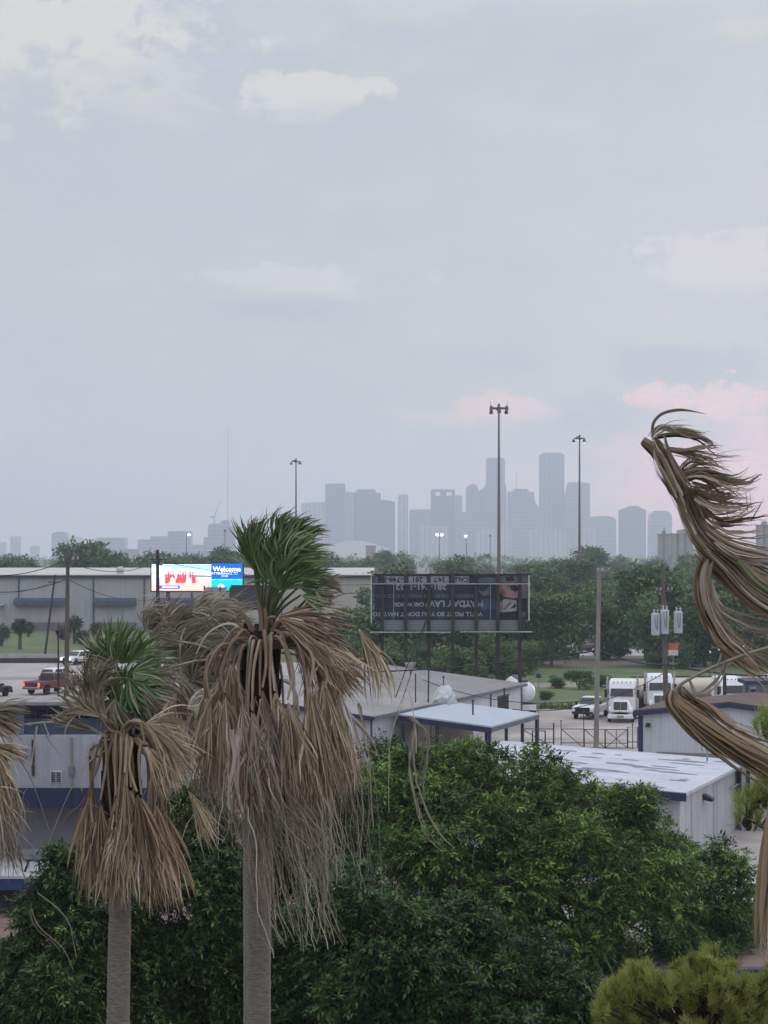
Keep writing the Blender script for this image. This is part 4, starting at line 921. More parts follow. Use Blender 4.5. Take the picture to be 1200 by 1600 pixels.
# ------------------------------------------------------------------ gate
D = 153.5
def seg_frame(name, lab, pa, pb, ya, yb, brace, D=D):
    t = thing(name, lab, 'gate', (X_((pa + pb) / 2, D), D, 0), 0, 'steel tube gates across the yard')
    x0, x1 = X_(pa, D) - t.location.x, X_(pb, D) - t.location.x; z0, z1 = max(.12, Z_(yb, D)), Z_(ya, D); r = .045
    MB().tube([(x0, 0, z0), (x0, 0, z1), (x1, 0, z1), (x1, 0, z0), (x0, 0, z0)], r, 5).build('frame', M_gate, t)
    MB().tube([(x0, 0, (z0 + z1) / 2 - .35), (x1, 0, (z0 + z1) / 2 - .35)], r * .8, 5).build('rail', M_gate, t)
    for k in brace:
        if k == 'x': MB().tube([(x0, .03, z0), (x1, .03, z1)], r * .7, 5).build('brace', M_gate, t); MB().tube([(x0, -.03, z1), (x1, -.03, z0)], r * .7, 5).build('brace', M_gate, t)
        if k == '\\': MB().tube([(x0, .03, z1), (x1, .03, z0)], r * .7, 5).build('brace', M_gate, t)
        if k == '|': MB().tube([((x0 + x1) / 2, 0, z0), ((x0 + x1) / 2, 0, z1)], r * .7, 5).build('upright', M_gate, t)
M_gate = mat('gate_steel', (.055, .055, .06), .5, .3, 2)
seg_frame('gate', 'gate leaf with one diagonal brace next to the canopy building', 815, 865, 1139, 1168, '\\')
seg_frame('gate', 'gate leaf with a diagonal brace between two tall thin posts', 877, 912, 1139, 1170, '\\')
seg_frame('gate', 'gate leaf partly behind the tall grey pole', 913, 945, 1139.5, 1170, '\\')
seg_frame('gate', 'gate leaf with a full cross brace beside the white ribbed building', 946, 980, 1140, 1173, 'x|')
seg_frame('gate', 'narrow plain gate leaf against the white ribbed building', 981, 996, 1136, 1173, '')
for px, y, lab in ((865.5, 1132, 'dark stubby gate post with a rounded top'), (877, 1128, 'thin tall gate post left of the leaf behind the pole'), (912.5, 1113, 'taller bent-top gate post left of the grey pole'), (989, 1133, 'thin gate post nearest the white ribbed building')):
    t = thing('gate_post', lab, 'post', (X_(px, D), D + .2, 0)); MB().tube([(0, 0, 0), (0, 0, Z_(y, D))], .06 if px == 865.5 else .035, 6).build('shaft', M_gate, t); MB().lathe([(.06, Z_(y, D)), (.08, Z_(y, D) + .05), (.01, Z_(y, D) + .14)], 8).build('cap', M_gate, t)
t = thing('bike_rail', 'small dark square hoop frame at the left of the gates', 'rail', (X_(842, 152), 152, 0))
MB().tube([(-.5, 0, 0), (-.5, 0, Z_(1142, 152)), (.5, 0, Z_(1142, 152)), (.5, 0, 0)], .06, 6).build('hoop', M_dark, t); MB().box(-.6, .6, -.08, .08, 0, .06).build('foot_plate', M_dark, t)

# ------------------------------------------------------------------ left building
D = 86
M_shade = mat('shaded_grey_wall', (.25, .25, .28), .85, .08, .3, dirt=.25)  # shade of the recess under the fascia put into the wall colour
M_blue = mat('blue_painted_metal', (.05, .075, .13), .55, .15, .4, dirt=.12)
M_blue2 = mat('light_blue_painted_metal', (.12, .17, .24), .55, .12, .4, dirt=.1)
x0, x1 = X_(-160, D), X_(293, D)
t = thing('depot_building', 'large white depot with blue fascia behind the left palms', 'building', ((x0 + x1) / 2, D, 0))
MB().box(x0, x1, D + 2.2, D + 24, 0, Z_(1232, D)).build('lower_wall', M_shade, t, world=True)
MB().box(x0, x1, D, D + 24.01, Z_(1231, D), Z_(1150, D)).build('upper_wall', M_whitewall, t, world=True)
MB().box(x0 - .05, x1 + .05, D - .15, D + 2.4, Z_(1262, D), Z_(1231, D) - .005).build('fascia', mat('royal_blue_fascia', (.022, .032, .078), .55, .15, .4, dirt=.1), t, world=True)
MB().box(x0, X_(262, D), D + .8, D + 3.4, Z_(1150, D), Z_(1103, D)).build('clerestory', M_blue, t, world=True)
MB().box(x0, X_(33, D), D + .7, D + .79, Z_(1149, D), Z_(1106, D)).build('clerestory_panel', M_blue2, t, world=True)
MB().box(x0 - .3, X_(266, D), D + .3, D + 3.6, Z_(1103, D), Z_(1098, D)).build('roof', M_groof, t, world=True)
M_win = mat('dark_glass', (.012, .014, .02), .15, .1, 1)
for a, b in ((34, 105), (112, 170), (186, 236)):
    w = MB().box(X_(a, D), X_(b, D), D + .72, D + .798, Z_(1124, D), Z_(1110, D)).build('window', M_win, t, world=True)
    for k in range(1, 4): MB().box(X_(a + (b - a) * k / 4, D) - .03, X_(a + (b - a) * k / 4, D) + .03, D + .69, D + .719, Z_(1124, D), Z_(1110, D)).build('mullion', M_navy, w, world=True)
v = MB().box(X_(78.5, D), X_(97, D), D - .05, D - .003, Z_(1223, D), Z_(1204, D)).build('wall_vent', mat('vent_white', (.55, .55, .58), .6), t, world=True)
for k in range(5):
    for a in (80, 88.5):
        MB().box(X_(a, D), X_(a + 7, D), D - .08, D - .052, Z_(1208 + k * 3.3, D) - .01, Z_(1206.4 + k * 3.3, D)).build('louvre', M_dark, v, world=True)
MB().box(X_(50, D) , X_(54, D), D - .1, D - .003, Z_(1212, D), Z_(1156, D)).build('downpipe', mat('rusty_pipe', (.07, .045, .04), .9), t, world=True)
MB().box(X_(86, D + 2.2), X_(92, D + 2.2), D + 2.12, D + 2.197, .3, Z_(1327, D)).build('door_frame', mat('plain_white_trim', (.5, .5, .52), .6), t, world=True)
MB().box(X_(30, D + 2.2), X_(85.5, D + 2.2), D + 2.15, D + 2.197, .3, Z_(1338, D)).build('dock_door', mat('dock_door', (.42, .42, .43)), t, world=True)
dk = MB().box(x0, X_(120, D), D - 3.5, D + 2.1, Z_(1388, D - 3), Z_(1370, D - 3)).build('loading_dock', mat('dock_blue', (.03, .055, .16), .6, .2, .6, dirt=.1), t, world=True)
MB().box(x0, X_(120, D), D - 3.52, D + 2.1, Z_(1370, D - 3) + .003, Z_(1365.5, D - 3)).build('dock_deck', mat('dock_white', (.5, .5, .52), .7, .1, .6), t, world=True)
MB().box(x0, X_(120, D), D - 3.0, D + 2.1, 0, Z_(1388, D - 3) - .003).build('dock_base', M_dark, t, world=True)
for px, ya, yb, r_ in ((112, 1152, 1229, .05), (146, 1160, 1229, .035), (262, 1152, 1229, .05)):
    MB().tube([(X_(px, D), D - .08, Z_(yb, D)), (X_(px, D), D - .08, Z_(ya, D))], r_, 6).build('conduit', M_cpole, t, world=True)
for px, py, w_, h_ in ((108, 1198, 8, 12), (140, 1190, 10, 8), (30, 1170, 12, 16), (240, 1196, 12, 10)):
    MB().box(X_(px, D), X_(px + w_, D), D - .22, D - .003, Z_(py + h_, D), Z_(py, D)).build('junction_box', mat('box_grey', (.2, .21, .23), .6, .25, 2), t, world=True)
for px in (12, 60, 112, 160, 214, 255): MB().box(X_(px, D), X_(px + 1.2, D), D - .19, D - .151, Z_(1262, D), Z_(1231, D) - .006).build('fascia_joint', M_dark, t, world=True)
for px in (37, 62):
    MB().tube([(X_(px, D - 2.5), D - 2.5, Z_(1370, D - 3)), (X_(px + (8 if px < 40 else -1), D - 2.5), D - 2.5, Z_(1348, D - 3))], .05, 6).build('handrail', M_dark, t, world=True)
MB().tube([(X_(40, D - 2.5), D - 2.5, Z_(1347, D - 3)), (X_(86, D - 2.5), D - 2.5, Z_(1347, D - 3))], .05, 6).build('handrail', M_dark, t, world=True)
# boundary wall close by
D = 63.5
t = thing('boundary_wall', 'low grey wall with a navy coping at the bottom left behind the trees', 'wall', (0, D, 0))
MB().box(-45, X_(120, D), 0, .3, 0, Z_(1500, D)).build('wall', mat('boundary_grey', (.22, .22, .23), .9, .12, .5, dirt=.3), t)
MB().box(-45, X_(120, D), -.08, .38, Z_(1500, D) + .003, Z_(1494, D)).build('coping', M_navy, t)
t = thing('boundary_wall', 'low grey wall with a navy coping at the bottom right behind the yellow-green pine', 'wall', (X_(1120, D), D, 0))
MB().box(0, 16, 0, .3, 0, Z_(1519, D)).build('wall', mat('boundary_grey', (.22, .22, .23), .9, .12, .5, dirt=.3), t)
MB().box(0, 16, -.08, .38, Z_(1519, D) + .003, Z_(1514, D)).build('coping', M_navy, t)
# dirt and brown strip at right
sheet('packed_dirt', [(12, 62), (40, 62), (40, 76), (12, 76)], .05, mat('packed_dirt', (.21, .135, .105), .95, .2, .5, tint=(.20, .18, .165)))
# ------------------------------------------------------------------ vehicles (x forward, y left)
M_tyre = mat('tyre_rubber', (.018, .018, .019), .9); M_rim = mat('wheel_rim', (.35, .35, .36), .35, .1, 2, metal=.6)
M_glass = mat('vehicle_glass', (.018, .02, .026), .08, .1, 1, spec=.6); M_chrome = mat('bright_metal', (.55, .55, .56), .25, .08, 2, metal=.8)
M_blk = mat('black_plastic', (.02, .02, .022), .5)
M_tail = mat('tail_lamp_lit', (1, .16, .08), emit=.8); M_headl = mat('head_lamp', (.75, .76, .78), .15); M_headon = mat('head_lamp_lit', (1, .97, .9), emit=3.0)
def paint(n, c): return mat(n, c, .28, .06, .8, spec=.6)
M_red = paint('red_paint', (.13, .02, .022)); M_wht = paint('white_paint', (.74, .75, .77)); M_sil = paint('silver_paint', (.38, .39, .40)); M_char = paint('charcoal_paint', (.03, .032, .036))
def arch(cx, r, zb, n=8): return [(cx + r * math.cos(math.pi * k / n), max(zb, .42 + r * math.sin(math.pi * k / n))) for k in range(n + 1)]
def wheels(t, xs, hw, R=.38, wd=.13):
    for x in xs:
        for s in (1, -1):
            w = MB().disc((x, s * (hw - wd), R), 'y', R * .55, R, wd, 22).build('wheel', M_tyre, t, smooth=True)
            r_ = MB().disc((x, s * (hw - wd * .55), R), 'y', R * .3, R * .6, wd * .5, 14).build('rim', M_rim, w)
def car(name, label, cat, loc, rz, m, kind='sedan', group=None, lit_tail=False, lit_head=False, lower=None, scale=1.0):
    t = thing(name, label, cat, loc, math.radians(rz), group); t.scale = (scale,) * 3
    hw = {'pickup': 1.0, 'suv': .95, 'sedan': .9}[kind]; L = {'pickup': 2.95, 'suv': 2.4, 'sedan': 2.3}[kind]
    fx, rx = L - .95, -L + (1.15 if kind == 'pickup' else .9); R = .40 if kind == 'pickup' else .34; ar = R + .09
    zb = {'pickup': .55, 'suv': .34, 'sedan': .28}[kind]; zt = {'pickup': 1.22, 'suv': 1.02, 'sedan': .92}[kind]
    low = [(-L + .05, zb)] + arch(rx, ar, zb)[::-1] + arch(fx, ar, zb)[::-1] + [(L - .05, zb), (L, zb + .3), (L - .06, zt - .12), (L - .5, zt - .01), (fx - .75, zt + .03), (-L + .06, zt + .02), (-L, zt - .1)]
    MB().prism(low, -hw, hw).build('body', m, t, bevel=.07, smooth=True)
    if lower: MB().prism([(-L - .02, zb), (L + .02, zb), (L + .02, zb + .14), (-L - .02, zb + .14)], -hw - .012, -hw - .002).build('side_cladding', lower, t)
    if kind == 'pickup': c0, c1, r0, r1, zr = -.75, 1.35, -.62, .55, 1.93
    elif kind == 'suv': c0, c1, r0, r1, zr = -2.3, 1.15, -2.05, .35, 1.68
    else: c0, c1, r0, r1, zr = -1.85, 1.05, -1.25, .25, 1.42
    cab = MB(); cab.taper(((c0 + c1) / 2, 0, zt - .02), (c1 - c0, 2 * hw - .1), ((r0 + r1) / 2, 0, zr), (r1 - r0, 2 * hw - .5)); cab.build('cabin', m, t, bevel=.09, smooth=True)
    def lerp(a, b, s): return a + (b - a) * s
    def pane(nm, corners):                 # quad lifted clear of the cabin and given thickness
        v = [Vector(c) for c in corners]; n = (v[1] - v[0]).cross(v[3] - v[0]).normalized()
        b = MB(); b.add([tuple(p + n * .004) for p in v] + [tuple(p + n * .03) for p in v], [(0, 1, 2, 3), (4, 5, 6, 7), (0, 1, 5, 4), (1, 2, 6, 5), (2, 3, 7, 6), (3, 0, 4, 7)]); return b.build(nm, M_glass, t)
    wy0, wy1 = hw - .05, hw - .25; a, b_ = .14, .88
    yA, yB = lerp(wy0, wy1, a), lerp(wy0, wy1, b_); zA, zB = lerp(zt - .02, zr, a), lerp(zt - .02, zr, b_)
    xfA, xfB = lerp(c1, r1, a), lerp(c1, r1, b_); xrA, xrB = lerp(c0, r0, a), lerp(c0, r0, b_)
    pane('windscreen', [(xfA, -yA + .1, zA), (xfA, yA - .1, zA), (xfB, yB - .08, zB), (xfB, -yB + .08, zB)])
    pane('rear_window', [(xrA, yA - .12, zA), (xrA, -yA + .12, zA), (xrB, -yB + .1, zB), (xrB, yB - .1, zB)])
    xm = (c0 + c1) / 2
    for s in (1, -1):
        for p, q in ((xrA + .18, xm - .06), (xm + .06, xfA - .18)):
            pt = lerp(p, xm, .28) if p < xm - .1 else p + .0; qt = q - .0 if q < xm else lerp(q, xm, .38)
            cs = [(p, s * yA, zA), (q, s * yA, zA), (qt, s * yB, zB), (pt, s * yB, zB)]
            pane('side_window', cs[::-1] if s > 0 else cs)
        MB().box(L - .16, L + .015, s * (hw - .42) - .2, s * (hw - .42) + .28 * s * 0 + .2, zt - .34, zt - .12).build('headlight', M_headon if lit_head else M_headl, t)
        MB().box(-L - .015, -L + .1, s * (hw - .13) - .11, s * (hw - .13) + .11, zt - .42, zt - .08).build('tail_light', M_tail if lit_tail else mat('tail_lamp', (.25, .02, .02), .3), t)
        MB().box(c1 - .45, c1 - .25, s * (hw + .02), s * (hw + .22), zt + .06, zt + .26).build('wing_mirror', M_blk if kind != 'sedan' else m, t)
    gw = .68 if kind == 'pickup' else .5; MB().box(L - .1, L + .02, -gw, gw, zb + .2, zt - .1).build('grille', M_blk, t)
    MB().box(L - .05, L + .07, -hw + .03, hw - .03, zb - .02, zb + .2).build('front_bumper', M_blk, t, bevel=.03)
    MB().box(-L - .1, -L + .03, -hw + .05, hw - .05, zb - .05, zb + .2).build('rear_bumper', M_chrome if kind == 'pickup' else m, t, bevel=.03)
    if kind == 'pickup':
        MB().box(-L + .12, -.82, -hw + .12, hw - .12, zt + .021, zt + .03).build('bed_cover', M_blk, t)
        MB().box(-L - .012, -L + .02, -hw + .28, hw - .28, zb + .3, zt - .08).build('tailgate', m, t)
    if kind != 'pickup': MB().box(-L - .02, -L + .02, -.28, .28, zb + .36, zb + .5).build('number_plate', M_wht, t)
    wheels(t, (fx, rx), hw, R)
    return t
def on(px, py, z=0.): return tuple(gz(px, py, z))
# highway traffic
car('pickup_truck', 'red pickup truck with lit tail lamps on the highway seen from behind', 'pickup', on(80, 1083, 2.02), 62, M_red, 'pickup', lit_tail=True, scale=1.06)
car('parked_car', 'white car just beyond the red pickup, half hidden by the wooden pole', 'car', on(93, 1068, 2.02), 64, M_wht, 'suv')
car('oncoming_car', 'white car with dark front coming towards us beside the highway barrier', 'car', on(121, 1038, 2.02), -118, M_wht, 'suv', lit_head=True, lower=M_blk)
car('dark_car', 'dark car cut by the left edge on the highway', 'car', on(-18, 1089, 2.02), 60, M_char, 'suv')
# yard vehicles
car('pickup_truck', 'white pickup with a black front parked left of the big semi truck', 'pickup', on(924, 1121), -112, M_wht, 'pickup', scale=1.05)
t = car('utility_truck', 'white pickup with a beacon on its roof at the right edge behind the big tree', 'pickup', on(1196, 1445), 165, M_wht, 'pickup')
MB().box(-.35, .15, -.55, .55, 1.935, 1.99).build('roof_rack', M_blk, t); MB().lathe([(.07, 1.99), (.08, 2.02), (.08, 2.16), (.04, 2.22)], 10, (-.1, .25)).build('beacon', M_headl, t)
MB().box(-2.8, -.85, -1.04, -.86, 1.2, 1.5).build('tool_box', M_wht, t); MB().box(-2.8, -.85, .86, 1.04, 1.2, 1.5).build('tool_box', M_wht, t)
# cars glimpsed under the trees
M_cars = [M_wht, M_sil, M_wht, M_char, M_sil, M_wht, M_red]
labs = ['white', 'silver', 'white', 'dark', 'silver', 'white', 'red']
for k, (px, py) in enumerate([(612, 1040), (640, 1036), (668, 1034), (700, 1032), (757, 1030), (790, 1032), (845, 1029), (893, 1028), (915, 1021), (938, 1024), (955, 1017), (975, 1022), (996, 1019), (1015, 1022)]):
    i = (k * 3) % 7
    g = gz(px, py); Y = g.y
    car('parked_car', '%s %s %s' % (labs[i], 'high car' if k % 2 else 'low car', ['under the left end of the old billboard', 'under the billboard beside its second post', 'under the billboard beside its third post', 'under the middle of the billboard', 'under the billboard beside its fifth post', 'under the billboard beside its sixth post', 'between trunks just right of the billboard', 'in the tree gap, farthest left', 'in the tree gap touching the grey pole', 'just right of the grey pole in the tree gap', 'deep in the tree gap, highest up', 'in the tree gap between the two poles', 'between trunks just left of the transformer pole', 'behind the transformer pole'][k]), 'car', (X_(px, Y), Y, .03), RND.choice((5, 178, 170, -90, 85)), M_cars[i], 'suv' if k % 2 else 'sedan', 'vehicles glimpsed under the trees')
# buildings glimpsed under the trees
for k, (px, D, w, h, lab) in enumerate([(900, 352, 8, 3.4, 'pale low shed glimpsed between tree trunks left of the grey pole'), (980, 356, 10, 3.2, 'pale low shed glimpsed between trunks left of the transformer pole'), (640, 352, 12, 3.0, 'pale low shed glimpsed under the billboard between trunks'), (790, 352, 9, 3.0, 'pale low shed glimpsed behind the right billboard posts')]):
    t = thing('low_shed', lab, 'shed', (X_(px, D), D, 0))
    MB().box(-w, w, 0, 6, 0, h).build('wall', mat('shed_pale', (.6, .6, .6), .8, .15, .4), t); MB().box(-w - .2, w + .2, -.2, 6.2, h + .003, h + .25).build('roof', mat('shed_roof', (.7, .7, .7)), t)
    for q in (-.5, .1, .6): MB().box(w * q, w * q + 2.2, -.05, -.003, .1, 2.4).build('door_opening', M_dark, t)

# semi tractors
def semi(label, loc, rz, group='white semi trucks parked in a row', parts=True):
    t = thing('semi_truck', label, 'semi truck', loc, math.radians(rz), group)
    w = 1.22
    MB().box(-4.6, 2.9, -.5, .5, .55, .95).build('chassis', M_blk, t)
    sl = [(-2.3, .95), (.55, .95), (.55, 2.5), (.2, 3.25), (-.4, 3.75), (-2.3, 3.85)]
    MB().prism(sl, -w, w).build('cab', M_wht, t, bevel=.12, smooth=True)
    hood = MB(); hood.taper((1.75, 0, 1.0), (2.5, 2.1), (1.62, 0, 2.08), (2.25, 1.35)); hood.build('hood', M_wht, t, bevel=.12, smooth=True)
    v = [(.575, -1.08, 2.3), (.575, 1.08, 2.3), (.325, 1.02, 3.02), (.325, -1.02, 3.02)]
    b = MB(); b.add([(p[0] + .03, p[1], p[2] + .01) for p in v] + [(p[0] + .05, p[1], p[2] + .02) for p in v], [(0, 1, 2, 3), (4, 5, 6, 7), (0, 1, 5, 4), (1, 2, 6, 5), (2, 3, 7, 6), (3, 0, 4, 7)]); b.build('windscreen', M_glass, t)
    MB().box(.5, .66, -.02, .02, 2.3, 2.45).build('wiper_post', M_blk, t)
    for s in (1, -1):
        MB().box(-.35, .42, s * w - (.003 if s < 0 else -.003) - .012, s * w + (.003 if s > 0 else -.003) + .012, 2.3, 2.98).build('side_window', M_glass, t)
        fd = MB(); pts = [(1.05 + 1.0 * math.cos(math.pi * k / 10) + .5, .75 + .72 * math.sin(math.pi * k / 10)) for k in range(11)]
        fd.prism(pts + [(q[0] * .88 + .19, q[1] * .85 + .06) for q in pts[::-1]], s * .72 - (.38 if s < 0 else 0), s * .72 + (.38 if s > 0 else 0)); fd.build('fender', M_wht, t, smooth=True)
        MB().box(2.62, 2.86, s * .82 - .22, s * .82 + .22, 1.0, 1.28).build('headlight', M_headl, t, bevel=.03)
        MB().tube([(-.1 - .5, s * 1.42, .9), (-.1 - .5, s * 1.42, 3.4), (-.1 - .5, s * 1.42, 4.1)], [.11, .11, .08], 10).build('exhaust_stack', M_chrome, t, smooth=True)
        MB().box(.42, .56, s * 1.5 - .12, s * 1.5 + .12, 2.2, 2.95).build('mirror', M_blk, t); MB().tube([(.4, s * 1.2, 2.6), (.48, s * 1.5, 2.6)], .025, 5).build('mirror_arm', M_blk, t)
        MB().tube([(-1.9, s * 1.0, .75), (-.2, s * 1.0, .75)], .33, 12).build('fuel_tank', M_chrome, t, smooth=True)
        MB().box(-2.3, .5, s * 1.0 - .22, s * 1.0 + .22, .94, 1.02).build('side_step', M_chrome, t)
    g = MB().box(2.83, 2.95, -.62, .62, 1.0, 1.98).build('grille', mat('grille_mesh', (.14, .135, .13), .4, .15, 2, metal=.5, bands=(1, .09, .6, .4)), t, bevel=.03)
    MB().box(2.951, 2.975, -.025, .025, 1.02, 1.96).build('grille_bar', M_chrome, g)
    MB().box(2.75, 3.05, -1.18, 1.18, .42, .82).build('bumper', M_wht, t, bevel=.08, smooth=True)
    MB().box(3.052, 3.07, -.3, .3, .5, .72).build('plate_panel', M_rim, t)
    for k in range(5): MB().box(-.05 + 0, .1, -.8 + k * .4 - .06, -.8 + k * .4 + .06, 3.56 + .0, 3.66).build('roof_marker', mat('amber_lens', (.35, .16, .03), .3), t)
    wheels(t, (1.75,), 1.2, .52, .15); wheels(t, (-3.2, -4.3), 1.2, .52, .28)
    return t
semi('large white semi truck parked nearest, grille facing us, beside the white pickup', on(972, 1126), -100)
semi('second white semi truck, split by the wooden transformer pole', (X_(1031, 188), 188, .02), -96)
semi('white semi truck behind the short dark pole near the canopy', (X_(1143, 184), 184, .02), -80)
semi('white semi truck at the right edge behind the canopy', (X_(1222, 186), 186, .02), -84)
# tank trailers
def tanker(label, loc, rz, m):
    t = thing('tank_trailer', label, 'trailer', loc, math.radians(rz), 'tank trailers in the yard')
    R = 1.1; n = 20; mb = MB(); prof = [(-5.2, .25), (-5.05, .75), (-4.8, 1.0), (-4.5, R), (4.5, R), (4.8, 1.0), (5.05, .75), (5.2, .25)]
    vs = [(x, r * math.cos(2 * math.pi * k / n), 2.15 + r * math.sin(2 * math.pi * k / n)) for x, r in prof for k in range(n)]
    mb.add(vs, [(i * n + k, i * n + (k + 1) % n, (i + 1) * n + (k + 1) % n, (i + 1) * n + k) for i in range(len(prof) - 1) for k in range(n)] + [tuple(range(n - 1, -1, -1)), tuple(range((len(prof) - 1) * n, len(prof) * n))])
    mb.build('tank', m, t, smooth=True)
    MB().box(-5, 4.6, -.45, .45, .75, 1.1).build('chassis', M_blk, t)
    MB().box(-4.8, 4.6, -.35, .35, 3.22, 3.32).build('walkway', M_blk, t)
    MB().box(-5.2, -4.9, -1.1, 1.1, .45, 1.0).build('rear_bumper', M_wht, t)
    wheels(t, (-3.3, -4.4), 1.15, .5, .26); MB().box(2.9, 3.1, -.9, .9, 0, .9).build('landing_leg', M_blk, t)
    return t
tanker('polished tank trailer with warm reflections put into its colour behind the bent dead frond', (X_(1066, 191), 194, .02), 10, mat('polished_tank', (.62, .55, .46), .3, .1, .5, metal=.35))  # warm reflection painted into the tank's base colour
tanker('white tank trailer end peeping out behind the grey roofed building', (X_(821, 186) - .2, 191.5, .02), 92, M_wht)
# ------------------------------------------------------------------ big broadleaf trees in front
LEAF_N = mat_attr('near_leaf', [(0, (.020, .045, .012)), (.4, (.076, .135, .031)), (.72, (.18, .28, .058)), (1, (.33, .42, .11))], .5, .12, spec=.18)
LEAF_SHADED = mat_attr('shaded_near_leaf', [(0, (.013, .034, .011)), (.45, (.046, .090, .025)), (.78, (.115, .19, .048)), (1, (.23, .32, .085))], .5, .10, spec=.2)  # shade on the low front trees put into a darker leaf colour
BARK_N = mat('near_bark', (.075, .06, .05), .95, .35, 5)
def spray_leaves(C, Rv, nspray, seed, leaf=.2, per=11, sl=.55, droop=.35, fill=.4, nbase=0):
    """pinnate sprays: a twig with paired narrow leaflets, gathered on lobes"""
    r = np.random.default_rng(seed); vol = Rv.prod(1) ** (2 / 3); vol[:nbase] *= .13
    li = r.choice(len(C), nspray, p=vol / vol.sum())
    d = r.normal(size=(nspray, 3)); d[:, 2] += .3; d /= np.linalg.norm(d, axis=1)[:, None]
    rad = np.where(li < nbase, r.uniform(fill, 1.0, nspray) ** .6, r.uniform(.5, 1.08, nspray) ** .5)
    lump = 1 + .2 * np.sin(d[:, 0] * 7 + li * 1.7) * np.sin(d[:, 2] * 8 + li * .9) + .1 * np.sin(d[:, 1] * 13 + li)
    base = C[li] + d * Rv[li] * (rad * lump)[:, None]
    ax = d + r.normal(0, .5, (nspray, 3)); ax[:, 2] += .15; ax /= np.linalg.norm(ax, axis=1)[:, None]
    ref = r.normal(0, .5, (nspray, 3)) + [0, 0, 1.]; sd = np.cross(ax, ref); sd /= np.linalg.norm(sd, axis=1)[:, None]
    tn0 = np.clip(r.normal(.42, .16, nspray) + r.normal(0, .12, len(C))[li], 0, 1)
    Vs = []; Ts = []
    s_len = sl * r.uniform(.7, 1.3, nspray)
    for j in range(per):
        s = (j + .5) / per; sgn = 1 if j % 2 else -1
        if j == per - 1: sgn = 0
        p = base + ax * (s_len * s)[:, None]; p[:, 2] -= droop * s_len * s * s
        out = ax * (.65 if sgn else 1.) + sd * (sgn * 1.0) + r.normal(0, .28, (nspray, 3)); out[:, 2] -= droop * (.3 + .5 * s)
        out /= np.linalg.norm(out, axis=1)[:, None]
        up = np.cross(out, sd if sgn == 0 else ax); up /= np.linalg.norm(up, axis=1)[:, None] + 1e-9
        w = np.cross(out, up)
        w = np.cross(out, np.array([0, 0, 1.]) + r.normal(0, .32, (nspray, 3))); w -= out * (w * out).sum(1)[:, None]; w /= np.linalg.norm(w, axis=1)[:, None]
        nn = np.cross(w, out)
        L = (leaf * r.uniform(.7, 1.2, nspray) * (1.1 - .35 * abs(s - .5)))[:, None]
        Vs.append(np.stack([p, p + out * L * .42 + w * L * .17 + nn * L * .05, p + out * L - nn * L * .12, p + out * L * .42 - w * L * .17 + nn * L * .05], 1))
        Ts.append(np.clip(tn0 + r.normal(0, .1, nspray), 0, 1))
    V = np.concatenate(Vs).reshape(-1, 3); T = np.repeat(np.concatenate(Ts), 4)
    return V, np.arange(len(V)).reshape(-1, 4), T
def near_tree(name, label, D, lobes, trunk_px, nspray, seed, leaf=.2, sl=.55, dj=3.0, group=None, fill=.4, leafm=None, per=11):
    r = random.Random(seed); b = Vector((X_(trunk_px, D), D, 0))
    t = thing(name, label, 'tree', tuple(b), 0, group)
    C = []; Rv = []; SubC = []; SubR = []
    for l in lobes:
        px, py, rp = l[:3]; px, py = (px - (max(0, px - 900) * .10 if py < 1330 else -14), py + 20 + (max(0, px - 880) * .11 if py < 1330 else 0)) if D == 76 else (px, py); d = D + (l[3] if len(l) > 3 else r.uniform(-dj, dj)); R = rp * d / F
        cc = Vector(at(px, py, d)) - b; C.append(cc); Rv.append((R * .72, R * r.uniform(.6, .75), R * r.uniform(.5, .62)))
        for _ in range(9):
            v = Vector((r.gauss(0, 1), r.gauss(-.25, 1), r.gauss(.25, .8))).normalized(); q = r.uniform(.2, .42) * R; e_ = r.uniform(.82, 1.02)
            SubC.append(cc + Vector((v.x * R * e_, v.y * R * e_, v.z * R * .8))); SubR.append((q * 1.15, q * 1.15, q * .8))
    V, Fq, T = spray_leaves(np.array([tuple(c) for c in C + SubC]), np.array(Rv + SubR), nspray, seed, leaf, per, sl, fill=fill, nbase=len(C))
    np_mesh('crown', V, Fq, leafm or LEAF_N, t, T)
    mb = MB(); top = max(c.z for c in C)
    mb.tube([(0, 0, 0), (.1, .05, top * .2), (-.05, .1, top * .42)], [.32, .26, .2], 10)
    for c in C:
        a = Vector((0, .05, top * r.uniform(.18, .4))); m = a.lerp(c, .5) + Vector((r.uniform(-.4, .4), r.uniform(-.4, .4), .35))
        mb.tube([a, a.lerp(m, .5) + Vector((0, 0, .15)), m, c], [.13, .1, .07, .02], 6)
        for _ in range(3):
            e = c + Vector((r.gauss(0, 1), r.gauss(0, 1), r.gauss(.3, 1))) * (Rv[0][0] * .45); mb.tube([m.lerp(c, .6), m.lerp(e, .8), e], [.045, .03, .01], 5)
    mb.build('trunk', BARK_N, t)
    return t
